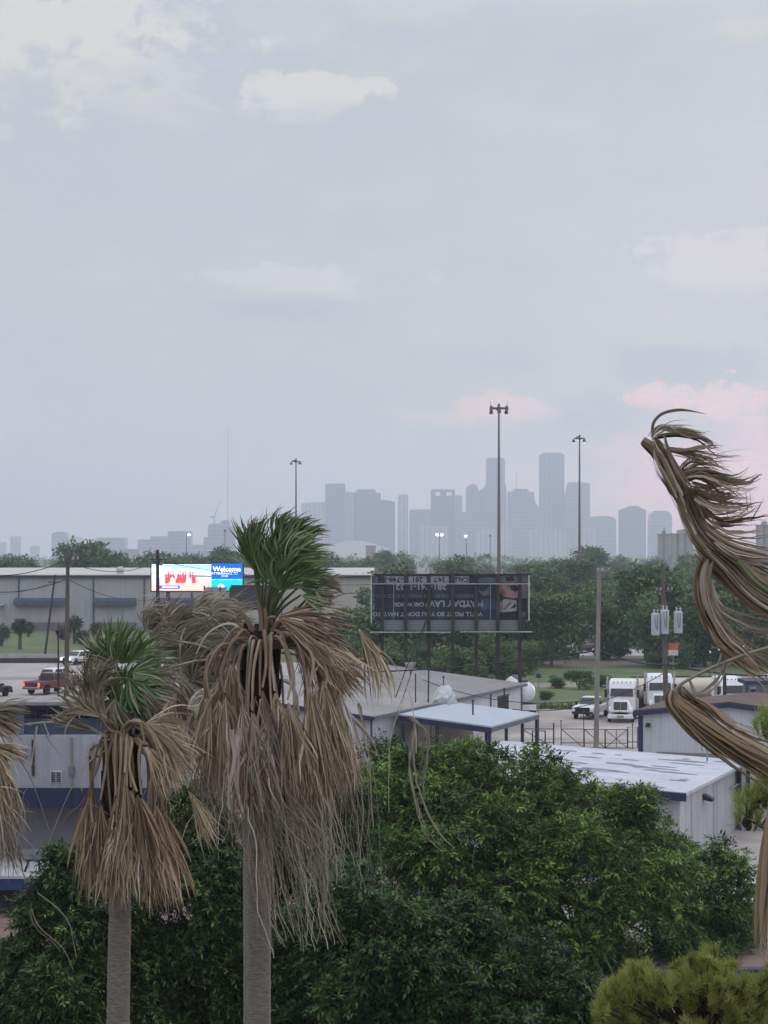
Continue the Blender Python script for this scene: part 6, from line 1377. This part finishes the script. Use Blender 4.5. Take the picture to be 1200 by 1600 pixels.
# --- palm behind it, grey and torn, blowing right
q = Palm('grey torn palm behind the two green topped palms, its fronds streaming sideways', 392, 33, 1040, 30, 400, 5)
def qf(h, ax, R, spread, m, k1=1.3, force=(1.0, 0, -.35), dy=0., nseg=40, nrm=(0, -1, .3), b=(385, 1045), tone=(.5, .22), split=.3, k0=.4, w=.0165):
    nseg = int(nseg * 1.3); hp = q.P(h[0], h[1], dy); bb = q.P(b[0], b[1], dy * .2); md = bb * .5 + hp * .5 + np.array([0, 0, .16])
    q.frond([bb, md, hp], (ax[0], 0, ax[1]), nrm, R, spread, nseg, np.array(force), k0, k1, m, 'y', .034, .014, split=split, jit=.06, tone=tone, w=w)
qf((228, 985), (.1, 1), .85, 26, GREY_P, 2.6, (.8, 0, -.9), .2); qf((236, 1000), (.0, 1), 1.0, 22, GREY_P, 2.2, (.8, 0, -.8), .3); qf((270, 990), (.1, 1), .8, 40, GREY_P, 2.4, (1, 0, -.6))
qf((300, 960), (.5, .6), .75, 40, GREY_P, 1.9, (1, 0, -.7), -.1); qf((330, 965), (.4, .7), .6, 40, GREY_P, 2.0, (.9, 0, -.9), -.2); qf((262, 1010), (.35, .5), 1.0, 52, OLIVE_P, 1.5, dy=-.2)
qf((280, 1035), (.5, .4), .95, 60, OLIVE_P, 1.4, dy=-.4); qf((300, 1065), (.2, .3), .8, 80, OLIVE_P, 1.3, dy=-.5, tone=(.4, .25)); qf((310, 1010), (.7, .4), .8, 50, GREY_P, 1.4, dy=.1)
qf((250, 1055), (-.1, -.3), .9, 60, GREY_P, 1.3, (.6, 0, -1), dy=-.2); qf((275, 1080), (.1, -.8), 1.2, 50, DEAD_P, 1.2, (.4, 0, -1), dy=-.4); qf((310, 1090), (.2, -1), 1.3, 46, GREY_P, 1.2, (.35, 0, -1), dy=-.5)
qf((340, 1060), (.4, -.5), 1.1, 60, OLIVE_P, 1.2, (.5, 0, -.9), dy=-.5); qf((285, 1120), (.1, -1), 1.2, 40, GREY_P, 1.0, (.3, 0, -1), dy=-.1); qf((235, 1020), (.3, .1), .9, 55, OLIVE_P, 1.6, dy=.1)
qf((265, 1140), (.0, -1), 1.1, 36, DEAD_P, 1.0, (.3, 0, -1), dy=.2)
rq = random.Random(31)
for i in range(30):
    u_, v_ = rq.random(), rq.random(); hx = 232 + 150 * u_; hy = 955 + 70 * (1 - u_) * .4 + 150 * v_
    qf((hx, hy), (rq.uniform(-.1, .7), rq.uniform(-.7, .7) - .5 * v_), rq.uniform(.6, 1.0), rq.uniform(30, 70), rq.choice((GREY_P, OLIVE_P, GREY_P, DEAD_P)), rq.uniform(1.1, 2.2), (rq.uniform(.5, 1.1), rq.uniform(-.3, .3), rq.uniform(-.9, -.4)), dy=rq.uniform(-.9, .9), nseg=30, tone=(rq.uniform(.3, .65), .24))
for h in ((330, 1000), (300, 1030), (345, 985), (260, 1040)): qf(h, (.3, .6), .9, 70, OLIVE_P, 1.4, dy=.7)
q.skirt((-120, -90, -60, -20, 20, 60, 100, 140, 180), .8, 1.2, 1.25, [GREY_P, DEAD_P], 'y')
# the folded frond hanging low between the palms
qf((292, 1232), (.55, -1), 1.15, 12, DEAD_P, .5, (.25, 0, -1), -.6, 26, b=(360, 1080))
q.strings('dead_strands', [q.P(330, 1190, -.5), q.P(345, 1260, -.4), q.P(352, 1330, -.4)], 40, (.35, .3), .006, GREY_P, .3, .05)

# --- smaller palm on the left
s2 = Palm('shorter palm at left with a rounded tan skirt and open green fronds', 190, 27, 1140, 36, 174, 8)
p = s2
def gf2(h, ax, R, spread, k1=.6, dy=0., nrm=(0, -1, .3), m=GREEN_P, wind=.6, nseg=42, tone=(.42, .22), b=(192, 1135), cup=0.):
    hp = p.P(h[0], h[1], dy); bb = p.P(b[0], b[1], dy * .3); md = bb * .5 + hp * .5 + np.array([0, 0, .05])
    p.frond([bb, md, hp], (ax[0], 0, ax[1]), nrm, R, spread, nseg, np.array([wind * 1.2, 0, -.35]), .1, k1 * 1.3, m, 'g', .028, .013, split=.4, jit=.055, tone=(tone[0] + .06, tone[1] * 1.2), w=.02, cup=cup)
gf2((182, 1030), (.0, 1), .62, 26, .4, dy=.1, tone=(.6, .2)); gf2((200, 1040), (.55, 1), .60, 24, .4, dy=-.1, tone=(.3, .15)); gf2((178, 1035), (-.6, .75), .5, 34, .5, dy=-.15, tone=(.45, .25))
gf2((205, 1050), (.6, -.1), .6, 62, .8, dy=-.2, tone=(.5, .25)); gf2((175, 1050), (-.4, -.2), .42, 60, .8, dy=-.1); gf2((200, 1060), (.4, -.6), .5, 60, .7, dy=-.3); gf2((190, 1040), (.1, .9), .6, 60, .6, dy=.5); gf2((215, 1045), (.9, .5), .55, 50, .7, dy=.4)
for a_ in ((168, 1075, -.6, -.1), (222, 1078, .7, -.4), (205, 1085, .3, -.8), (180, 1090, -.3, -.8), (230, 1060, .9, .0)):
    gf2(a_[:2], a_[2:], .48, 58, 1.3, dy=p.r.uniform(-.4, -.1), m=(OLIVE_P, GREEN_P)[int(a_[0]) % 2], tone=(.45, .25))
gf2((196, 1072), (.05, 1), .42, 46, .6, dy=-.12, nseg=30, tone=(.36, .2))
gf2((180, 1045), (-.5, .6), .6, 55, .7, dy=.6, m=OLIVE_P); gf2((165, 1030), (-.3, .7), .45, 50, 1.0, dy=.3, m=OLIVE_P, tone=(.6, .25))
# dry sweep fronds
df([(185, 1145), (178, 1138), (168, 1128)], (-.75, .75), .85, 30, 44, OLIVE_P, .2, 1.0, (.5, 0, -.4), (.3, -1, .2), 'd', (-.2, -.4), tone=(.6, .22), w=.022)
df([(185, 1145), (175, 1135), (160, 1120)], (-.6, .55), .75, 34, 40, OLIVE_P, .3, 1.4, (.9, 0, -.5), (.2, -1, .3), 'd', (-.3, -.5), tone=(.65, .22))
df([(190, 1142), (200, 1128), (222, 1132)], (.95, -.25), .75, 44, 48, DEAD_P, .3, 1.1, (.4, 0, -1), (0, -1, .5), 'd', (-.3, -.6), tone=(.55, .2))
df([(195, 1145), (210, 1135), (232, 1150)], (.75, -.7), .8, 32, 42, DEAD_P, .3, 1.0, (.3, 0, -1), (0, -1, .4), 'd', (-.2, -.4))
df([(180, 1150), (165, 1142), (150, 1150)], (-.95, .3), .75, 10, 22, GREY_P, .1, .4, (.2, 0, .15), (0, -1, .3), 'd', (-.2, -.3), w=.014)
df([(195, 1145), (215, 1130), (235, 1160)], (.1, -1), 1.15, 9, 26, RUST_P, .2, .5, (.1, 0, -1), (0, -1, .1), 'd', (-.3, -.5), tone=(.55, .2))
for hx, hy, dy, R, m, ax in ((143, 1245, -.45, 1.2, DEAD_P, (-.08, -1)), (160, 1250, -.6, 1.35, DEAD_P, (-.02, -1)), (178, 1248, -.7, 1.35, DEAD_P, (.02, -1)), (200, 1232, -.75, 1.45, DEAD_P, (.2, -1)), (218, 1235, -.7, 1.45, DEAD_P, (.22, -1)), (240, 1250, -.55, 1.4, RUST_P, (.16, -1)), (255, 1262, -.3, 1.25, RUST_P, (.15, -1)), (190, 1262, -.55, 1.3, DEAD_P, (.08, -1)), (230, 1270, -.4, 1.3, DEAD_P, (.1, -1))):
    sx = 178 + (hx - 150) * .28
    df([(sx, 1158), (sx * .5 + hx * .5, 1152), (hx * .9 + sx * .1, 1195), (hx, hy)], ax, R, 18, 40, m, .35, .9, (.05, 0, -1), (.1 * (hx - 195) / 50, -1, .15), 'r' if hx % 2 else 'd', (-.2, dy), split=.38, r0=.036, w=.023, jit=.04)
for i in range(14):
    f_ = rk.uniform(-1, 1); hx = 198 + 58 * f_; hy = 1235 + rk.uniform(-30, 55); dy = -math.sqrt(max(0, 1 - f_ * f_)) * rk.uniform(.55, .85); sx = 176 + 16 * (f_ + 1)
    df([(sx, 1155 + rk.uniform(-8, 8)), (sx * .5 + hx * .5, 1148 + rk.uniform(-8, 10)), (hx * .9 + sx * .1, 1190), (hx, hy)], (.04 + .1 * f_ + rk.gauss(0, .1), -1), rk.uniform(.7, 1.3), rk.uniform(10, 26), rk.randint(28, 40),
       rk.choice((DEAD_P, DEAD_P, RUST_P, RUST_P)), rk.uniform(.2, .5), rk.uniform(.6, 1.2), (rk.uniform(0, .15), 0, -1), (.3 * f_ + rk.gauss(0, .2), -1, rk.uniform(0, .4)), rk.choice('ddr'), (-.15, dy), split=rk.uniform(.28, .5), tone=(rk.uniform(.38, .6), .26))
for i in range(5):
    hx = rk.uniform(205, 245); hy = 1140 + rk.uniform(-8, 25)
    df([(192, 1142), (200, 1130), (hx * .6 + 78, 1130), (hx, hy)], (rk.uniform(.2, .9), -rk.uniform(.4, 1)), rk.uniform(.5, .85), rk.uniform(16, 36), 34, rk.choice((DEAD_P, RUST_P)), .4, rk.uniform(.9, 1.3), (rk.uniform(.1, .4), 0, -1), (rk.gauss(0, .3), -1, .4), 'd', (-.2, rk.uniform(-.6, .0)), split=rk.uniform(.25, .45), tone=(rk.uniform(.45, .62), .26))
for i in range(5):
    hx = rk.uniform(140, 178); hy = 1118 + rk.uniform(-30, 12)
    df([(184, 1145), (176, 1132), (hx * .6 + 72, 1128), (hx, hy)], (rk.uniform(-.8, .1), rk.uniform(.3, .9)), rk.uniform(.45, .75), rk.uniform(16, 36), 34, rk.choice((OLIVE_P, OLIVE_P, DEAD_P)), .3, rk.uniform(.9, 1.7), (rk.uniform(.3, .9), 0, -.6), (rk.gauss(0, .3), -1, .3), 'd', (-.2, rk.uniform(-.6, .3)), split=rk.uniform(.25, .45), tone=(rk.uniform(.45, .65), .26))
p.skirt((20, 55, 90, 125, 160, 200), .5, 1.0, 1.25, [DEAD_P, RUST_P], 'd', (.05, 0, 0), spread=20)
for pts, w_ in (([(165, 1150), (120, 1130), (60, 1130), (15, 1138), (5, 1160)], .018), ([(170, 1170), (140, 1190), (120, 1220), (85, 1300), (60, 1370)], .018), ([(172, 1155), (140, 1165), (130, 1210), (128, 1270)], .012), ([(150, 1165), (135, 1185), (146, 1175), (160, 1165)], .014)):
    p.strings('flower_stalk', [p.P(a, b_, -.3) for a, b_ in pts], 1, (0, 0), w_, GREY_P, 0, .004, .6)
for pts in ([(65, 1130), (80, 1165), (105, 1195)], [(55, 1135), (50, 1190), (62, 1210)], [(62, 1395), (100, 1430), (115, 1470), (135, 1560)], [(50, 1420), (60, 1450), (100, 1490), (125, 1560)]):
    p.strings('dead_strands', [p.P(a, b_, .1) for a, b_ in pts], 2, (.02, .02), .009, GREY_P, .05, .006, .5)

# --- palm cut by the left edge
p = Palm('palm cut by the left edge, only its dead fronds hanging into view', -78, 26, 1110, 36, -84, 13)
for hx, hy, dy, R, m, ax in ((0, 1170, -.6, 1.3, DEAD_P, (.15, -1)), (22, 1165, -.4, 1.25, DEAD_P, (.25, -1)), (10, 1190, -.5, 1.4, GREY_P, (.15, -1)), (-15, 1185, -.8, 1.3, DEAD_P, (.12, -1)), (-60, 1180, -.9, 1.3, DEAD_P, (0, -1)), (30, 1195, -.2, 1.0, OLIVE_P, (.35, -.9))):
    hx -= 30; df([(-78, 1125), (hx * .5 - 40, 1115), (hx, hy)], ax, R, 17, 26, m, .3, .9, (.12, 0, -1), (0, -1, .2), 'd', (-.2, dy), split=.36)
df([(-70, 1110), (-40, 1100), (-28, 1110)], (1, .05), .62, 36, 34, OLIVE_P, .3, 1.0, (.8, 0, -.5), (0, -1, .5), 'd', (-.2, -.3), tone=(.55, .2)); df([(-70, 1112), (-40, 1110), (-22, 1130)], (1, -.3), .55, 40, 34, DEAD_P, .3, 1.0, (.6, 0, -.7), (0, -1, .4), 'd', (-.2, -.3)); df([(-70, 1115), (-40, 1130), (-18, 1165)], (1, -.45), .6, 30, 34, DEAD_P, .3, .9, (.6, 0, -.7), (0, -1, .4), 'd', (-.2, -.3))
p.skirt((60, 100, 150, 200, 240), .75, 1.2, 1.2, [DEAD_P, GREY_P], 'd', spread=18)
for h, ax in (((-95, 1010), (-.2, 1)), ((-120, 1030), (-.6, .8)), ((-105, 1045), (-.9, .3))): gf2(h, ax, .6, 45, .5, b=(-60, 1105), wind=.1)
for pts in ([(-20, 1170), (15, 1168), (45, 1210), (80, 1300)], [(0, 1210), (25, 1240), (42, 1320), (50, 1380)]):
    p.strings('flower_stalk', [p.P(a, b_, -.3) for a, b_ in pts], 1, (0, 0), .02, GREY_P, 0, .005, .5)
p.strings('dead_strands', [p.P(0, 1240, -.4), p.P(8, 1310, -.4), p.P(15, 1360, -.4)], 24, (.2, .1), .007, GREY_P, .2, .03)

# --- close palm at the right edge, dead fronds torn by the wind
p = Palm('nearest palm at the right edge with big brown fronds torn sideways by the wind', 1440, 13, 1000, 85, 1450, 17)
def band(name, pts, n, w0, w1, wid, m, dy=.0, jit=.006, ends=(.75, 1.0), tone=(.45, .2), starts=(0, .05), flat=.5, fold=.5, dyr=.06):
    if n > 3: n = int(n * 1.6); wid *= .5; jit *= 2.2; tone = (tone[0] + .2, tone[1] * 1.5)
    """a folded blade: long strips lying side by side along one line, with widths in photo pixels at the palm"""
    k1 = p.D / F; c = catmull([p.P(a, b_, dy + (e[0] if e else 0.)) for a, b_, *e in pts], 7); k = len(c)
    T = unit(np.gradient(c, axis=0)); nrm = np.stack([T[:, 2], np.zeros(k), -T[:, 0]], 1)       # across the strip, facing us
    u = (np.linspace(-1, 1, n) + p.r.normal(0, .12, n))[:, None]; s = np.linspace(0, 1, k)[None]
    half = (w0 + (w1 - w0) * s) * .5 * k1
    if callable(wid): pass
    wob = np.cumsum(p.r.normal(0, jit, (n, k)), 1) * .6
    u = u * (1 + (p.r.random((n, 1)) < .34) * p.r.uniform(.3, 1.1, (n, 1)) * s ** 2 + .18 * np.sin(s * p.r.uniform(4, 11, (n, 1)) + p.r.uniform(0, 6, (n, 1))))
    P = c[None] + nrm[None] * (u * half + wob * s)[..., None]
    P[..., 1] += (p.r.normal(0, dyr, (n, 1)) + .12 * half * np.sin(u * 5 + s * 4))
    P[..., 1] += -.12 * half * (1 - np.minimum(u ** 2, 1))
    out = np.empty_like(P)
    for i in range(n):
        a, e = p.r.uniform(*starts), p.r.uniform(*ends); idx = np.linspace(a * (k - 1), e * (k - 1), k); out[i] = np.stack([np.interp(idx, np.arange(k), P[i, :, j]) for j in range(3)], 1)
    Wd = (wid * k1 * .5 * np.minimum(1, np.minimum(s * 6 + .35, (1 - s) * 2.6 + .08))) * p.r.uniform(.6, 1.35, (n, 1))
    Wd = Wd * np.clip(p.r.lognormal(-.08, .5, (n, 1)), .35, 2.2)
    V, Fq = ribbons(out, Wd, np.broadcast_to(TO, out.shape) + flat * p.r.normal(size=(n, 1, 3)), fold * .6)
    tn = np.repeat(np.clip(p.r.normal(tone[0], tone[1], n), 0, 1), k * 3)
    return np_mesh(name, V, Fq, m, p.t, tn)
def stalk(pts, r0, r1, m='d', dy=0., parent=None):
    o = p.petiole([p.P(a, b_, dy) for a, b_ in pts], r0, r1, m, parent or p.t)
    if parent is None: o.name = 'dead_stalk'
    return o
# first frond: midrib from the right edge up to its torn tip
f1 = band('frond', [(1330, 985), (1200, 930), (1140, 880), (1095, 835), (1070, 780), (1042, 735), (1012, 692)], 30, 56, 12, 11, TORN_P, 0, .004, (.8, 1.0), (.28, .2), (0, .3))
band('frond', [(1330, 1000), (1210, 948), (1150, 905), (1105, 868), (1082, 830)], 14, 44, 14, 13, DEAD_P, .12, .006, (.75, 1.), (.5, .25), (0, .3))
stalk([(1440, 1010), (1330, 985), (1200, 925), (1152, 878)], .032, .018, 'g', -.2, f1)
stalk([(1152, 878), (1118, 850), (1088, 806), (1066, 768), (1040, 728), (1006, 691)], .03, .03, 'k', .02, f1)
stalk([(1040, 728), (1020, 700), (1004, 688)], .035, .03, 'd', -.06, f1)
b1 = band('frond_tip', [(1066, 775), (1045, 735), (1030, 705), (1018, 684)], 14, 24, 20, 11, TORN_P, -.1, .003, (.85, 1), (.22, .2), (0, .1))
for pts, n, w0, w1, wid, m, tn in (
    ([(1016, 684), (1030, 668), (1060, 671), (1095, 676), (1110, 680)], 9, 5, 10, 4.5, TORN_P, .35), ([(1018, 686), (1050, 680), (1090, 684), (1118, 700), (1134, 706)], 9, 5, 9, 4.5, TORN_P, .2), ([(1020, 682), (1045, 668), (1080, 674), (1122, 694)], 6, 4, 16, 3, GREY_P, .3),
    ([(1040, 700), (1065, 705), (1100, 704), (1120, 705)], 5, 4, 5, 5, TORN_P, .15), ([(1045, 702), (1080, 710), (1115, 720), (1146, 744)], 8, 6, 8, 4.5, TORN_P, .2), ([(1050, 706), (1090, 712), (1135, 726), (1165, 735)], 5, 8, 22, 2.5, TORN_P, .2),
    ([(1062, 742), (1066, 728), (1080, 718), (1072, 716)], 3, 3, 5, 4, TORN_P, .1), ([(1064, 742), (1075, 724), (1105, 720), (1145, 716), (1180, 710)], 5, 4, 12, 3, TORN_P, .15), ([(1066, 742), (1090, 726), (1120, 732), (1150, 742)], 5, 5, 12, 3.2, TORN_P, .12),
    ([(1056, 750), (1075, 741), (1100, 742), (1130, 752), (1160, 755), (1186, 740)], 18, 14, 18, 7.5, TORN_P, .25), ([(1060, 752), (1090, 738), (1112, 744), (1135, 754), (1175, 752)], 10, 6, 26, 4, TORN_P, .2), ([(1072, 758), (1100, 765), (1140, 764), (1180, 770)], 8, 16, 16, 6, TORN_P, .3),
    ([(1078, 762), (1105, 774), (1140, 780), (1186, 782)], 9, 18, 14, 6, TORN_P, .3), ([(1084, 772), (1110, 788), (1150, 792), (1190, 790)], 8, 16, 16, 5, TORN_P, .28), ([(1090, 785), (1115, 806), (1150, 808), (1190, 798)], 8, 14, 20, 4.5, TORN_P, .2),
    ([(1096, 796), (1125, 818), (1165, 816), (1210, 812)], 8, 12, 14, 4.5, TORN_P, .22), ([(1100, 806), (1135, 832), (1180, 834), (1215, 826)], 6, 10, 10, 4, TORN_P, .22), ([(1130, 764), (1136, 790), (1134, 808)], 4, 6, 5, 3, TORN_P, .2), ([(1176, 815), (1190, 790), (1199, 772)], 2, 2, 2, 3, TORN_P, .15),
    ([(1075, 770), (1092, 800), (1118, 830)], 8, 12, 8, 5, TORN_P, .15), ([(1100, 825), (1140, 850), (1200, 866), (1240, 880)], 10, 14, 30, 6, TORN_P, .35), ([(1110, 845), (1150, 870), (1210, 880)], 10, 14, 30, 6, GREY_P, .35),
    ([(1120, 750), (1135, 762), (1160, 776), (1184, 775)], 5, 10, 14, 3, TORN_P, .15), ([(1120, 790), (1150, 783), (1185, 776)], 4, 8, 14, 2.5, TORN_P, .15), ([(1125, 812), (1160, 802), (1185, 782)], 4, 5, 12, 2.5, TORN_P, .15), ([(1172, 800), (1168, 770), (1167, 750)], 2, 3, 3, 2, TORN_P, .3)):
    band('frond_strip', pts, n, w0, w1, wid, m, -.02 + .04 * p.r.normal(), .004, (.6, 1.), (tn, .16), (0, .08), .7)
band('frond_strip', [(1017, 682), (1019, 662), (1032, 648), (1055, 642), (1075, 643), (1100, 648)], 1, 0, 0, 3.0, TORN_P, 0, 0, (1., 1.), (.12, .02), (0, .01), .2)
# second frond hanging in a bow
stalk([(1440, 1010), (1290, 960), (1190, 905), (1150, 872), (1128, 866), (1108, 872), (1098, 888)], .022, .014, 'd', .15)
band('frond', [(1128, 867), (1106, 873), (1097, 900), (1100, 940), (1122, 985), (1158, 1024), (1200, 1052), (1240, 1085)], 16, 8, 32, 9, RUST_P, .1, .004, (.8, 1), (.35, .22), (0, .08))
band('frond', [(1108, 874), (1101, 905), (1108, 945), (1135, 990), (1170, 1020), (1210, 1060)], 9, 7, 28, 7, TORN_P, .0, .004, (.7, 1), (.5, .25), (0, .1))
band('frond_strip', [(1108, 900), (1118, 940), (1142, 962), (1200, 978), (1240, 985)], 5, 6, 12, 4, GREY_P, .0, .004, (.7, 1), (.5, .2)); band('frond_strip', [(1112, 935), (1145, 968), (1180, 984), (1230, 990)], 4, 5, 10, 3.5, GREY_P, .05, .004, (.8, 1), (.6, .2)); band('frond_strip', [(1155, 984), (1185, 984), (1230, 1000)], 3, 2, 10, 3, GREY_P, .05, .004, (.8, 1), (.6, .2))
# third frond: brown folds farther behind
for pts, n, w0, w1, m in (([(1136, 898), (1160, 905), (1200, 912), (1250, 925)], 9, 16, 26, RUST_P), ([(1138, 912), (1165, 925), (1200, 932), (1250, 940)], 9, 16, 24, RUST_P), ([(1150, 930), (1180, 942), (1215, 955), (1260, 965)], 8, 14, 22, TORN_P), ([(1128, 872), (1124, 890), (1134, 902), (1140, 894)], 4, 4, 6, RUST_P), ([(1150, 885), (1180, 905), (1220, 935)], 9, 18, 26, TORN_P), ([(1170, 950), (1200, 958), (1250, 985)], 6, 8, 16, TORN_P), ([(1140, 860), (1180, 880), (1230, 900)], 10, 20, 34, RUST_P)):
    band('frond_strip', pts, n, w0, w1, 7, m, .35, .006, (.7, 1.), (.4, .22), (0, .1), .7)
# fourth frond: thin arching stalk, blade folded back under it
f4 = band('frond', [(1052, 1078), (1050, 1092), (1062, 1106), (1100, 1138), (1150, 1172), (1210, 1208), (1260, 1240)], 22, 10, 42, 10, RUST_P, -.1, .004, (.85, 1), (.5, .24), (0, .05))
band('frond', [(1058, 1072), (1072, 1090), (1100, 1112), (1140, 1150), (1200, 1182), (1240, 1205)], 13, 10, 36, 9, RUST_P, .05, .005, (.7, 1), (.35, .22), (0, .1))
stalk([(1440, 990), (1300, 990), (1200, 1012), (1130, 1036), (1075, 1062), (1054, 1080), (1049, 1092)], .015, .011, 'y', -.1, f4)
for pts in ([(1128, 1020), (1118, 1045), (1098, 1062)], [(1132, 1028), (1122, 1055), (1100, 1076), (1080, 1088)], [(1135, 1040), (1122, 1066), (1098, 1083), (1076, 1082)], [(1064, 1068), (1066, 1085), (1080, 1095)], [(1078, 1062), (1086, 1080), (1095, 1098)]):
    band('frond_strip', pts, 2, 1, 3, 2.6, GREY_P, -.1, .002, (.8, 1), (.6, .2))
# fifth: strip hanging at the very edge
band('frond', [(1222, 1180), (1206, 1280), (1190, 1420), (1183, 1490)], 7, 18, 8, 8, RUST_P, -.3, .004, (.75, 1), (.4, .2)); band('frond', [(1225, 1200), (1208, 1340), (1200, 1440), (1200, 1525)], 7, 16, 12, 8, RUST_P, -.35, .004, (.8, 1), (.55, .2)); band('frond_strip', [(1186, 1440), (1192, 1478), (1206, 1492)], 3, 3, 6, 3, GREY_P, -.3, .003, (.8, 1), (.6, .2))
p.skirt((-60, -20, 20, 60, 100, 140, 160, 230), .9, 1.2, 1.2, [DEAD_P, RUST_P], 'd')
for h, ax in (((1440, 880), (0, 1)), ((1520, 900), (.6, .8)), ((1470, 890), (.2, 1))): gf2(h, ax, .75, 55, .8, b=(1440, 995))

# ------------------------------------------------------------------ unseen hotel block behind the camera, added to shade the foreground
t = thing('hotel', 'unseen hotel block behind the viewpoint, added to shade the foreground', 'building', (0, -4, 0))
MB().box(-34, 34, -14, 0, 0, 19.5).build('wall', mat('hotel_render', (.34, .31, .28), .9, .1, .4, dirt=.2), t)
MB().box(-34.3, 34.3, -14.3, .3, 19.503, 20.1).build('roof', M_groof, t)
for k in range(6):
    for j in range(14):
        if abs(-31 + j * 4.75) < 40:
            w_ = MB().box(-31.4 + j * 4.75, -29.4 + j * 4.75, .004, .05, 1.0 + k * 3.2, 2.6 + k * 3.2).build('window', M_glass, t)
# ------------------------------------------------------------------ render set-up
SC.view_settings.view_transform = 'Standard'; SC.view_settings.look = 'None'; SC.view_settings.exposure = EXPO; SC.view_settings.gamma = 1
SC.render.engine = 'CYCLES'; cy = SC.cycles
cy.max_bounces = 6; cy.diffuse_bounces = 3; cy.glossy_bounces = 2; cy.transmission_bounces = 2; cy.volume_bounces = 2; cy.transparent_max_bounces = 6
cy.use_denoising = True; cy.use_adaptive_sampling = True; cy.adaptive_threshold = .02; cy.sample_clamp_indirect = 6
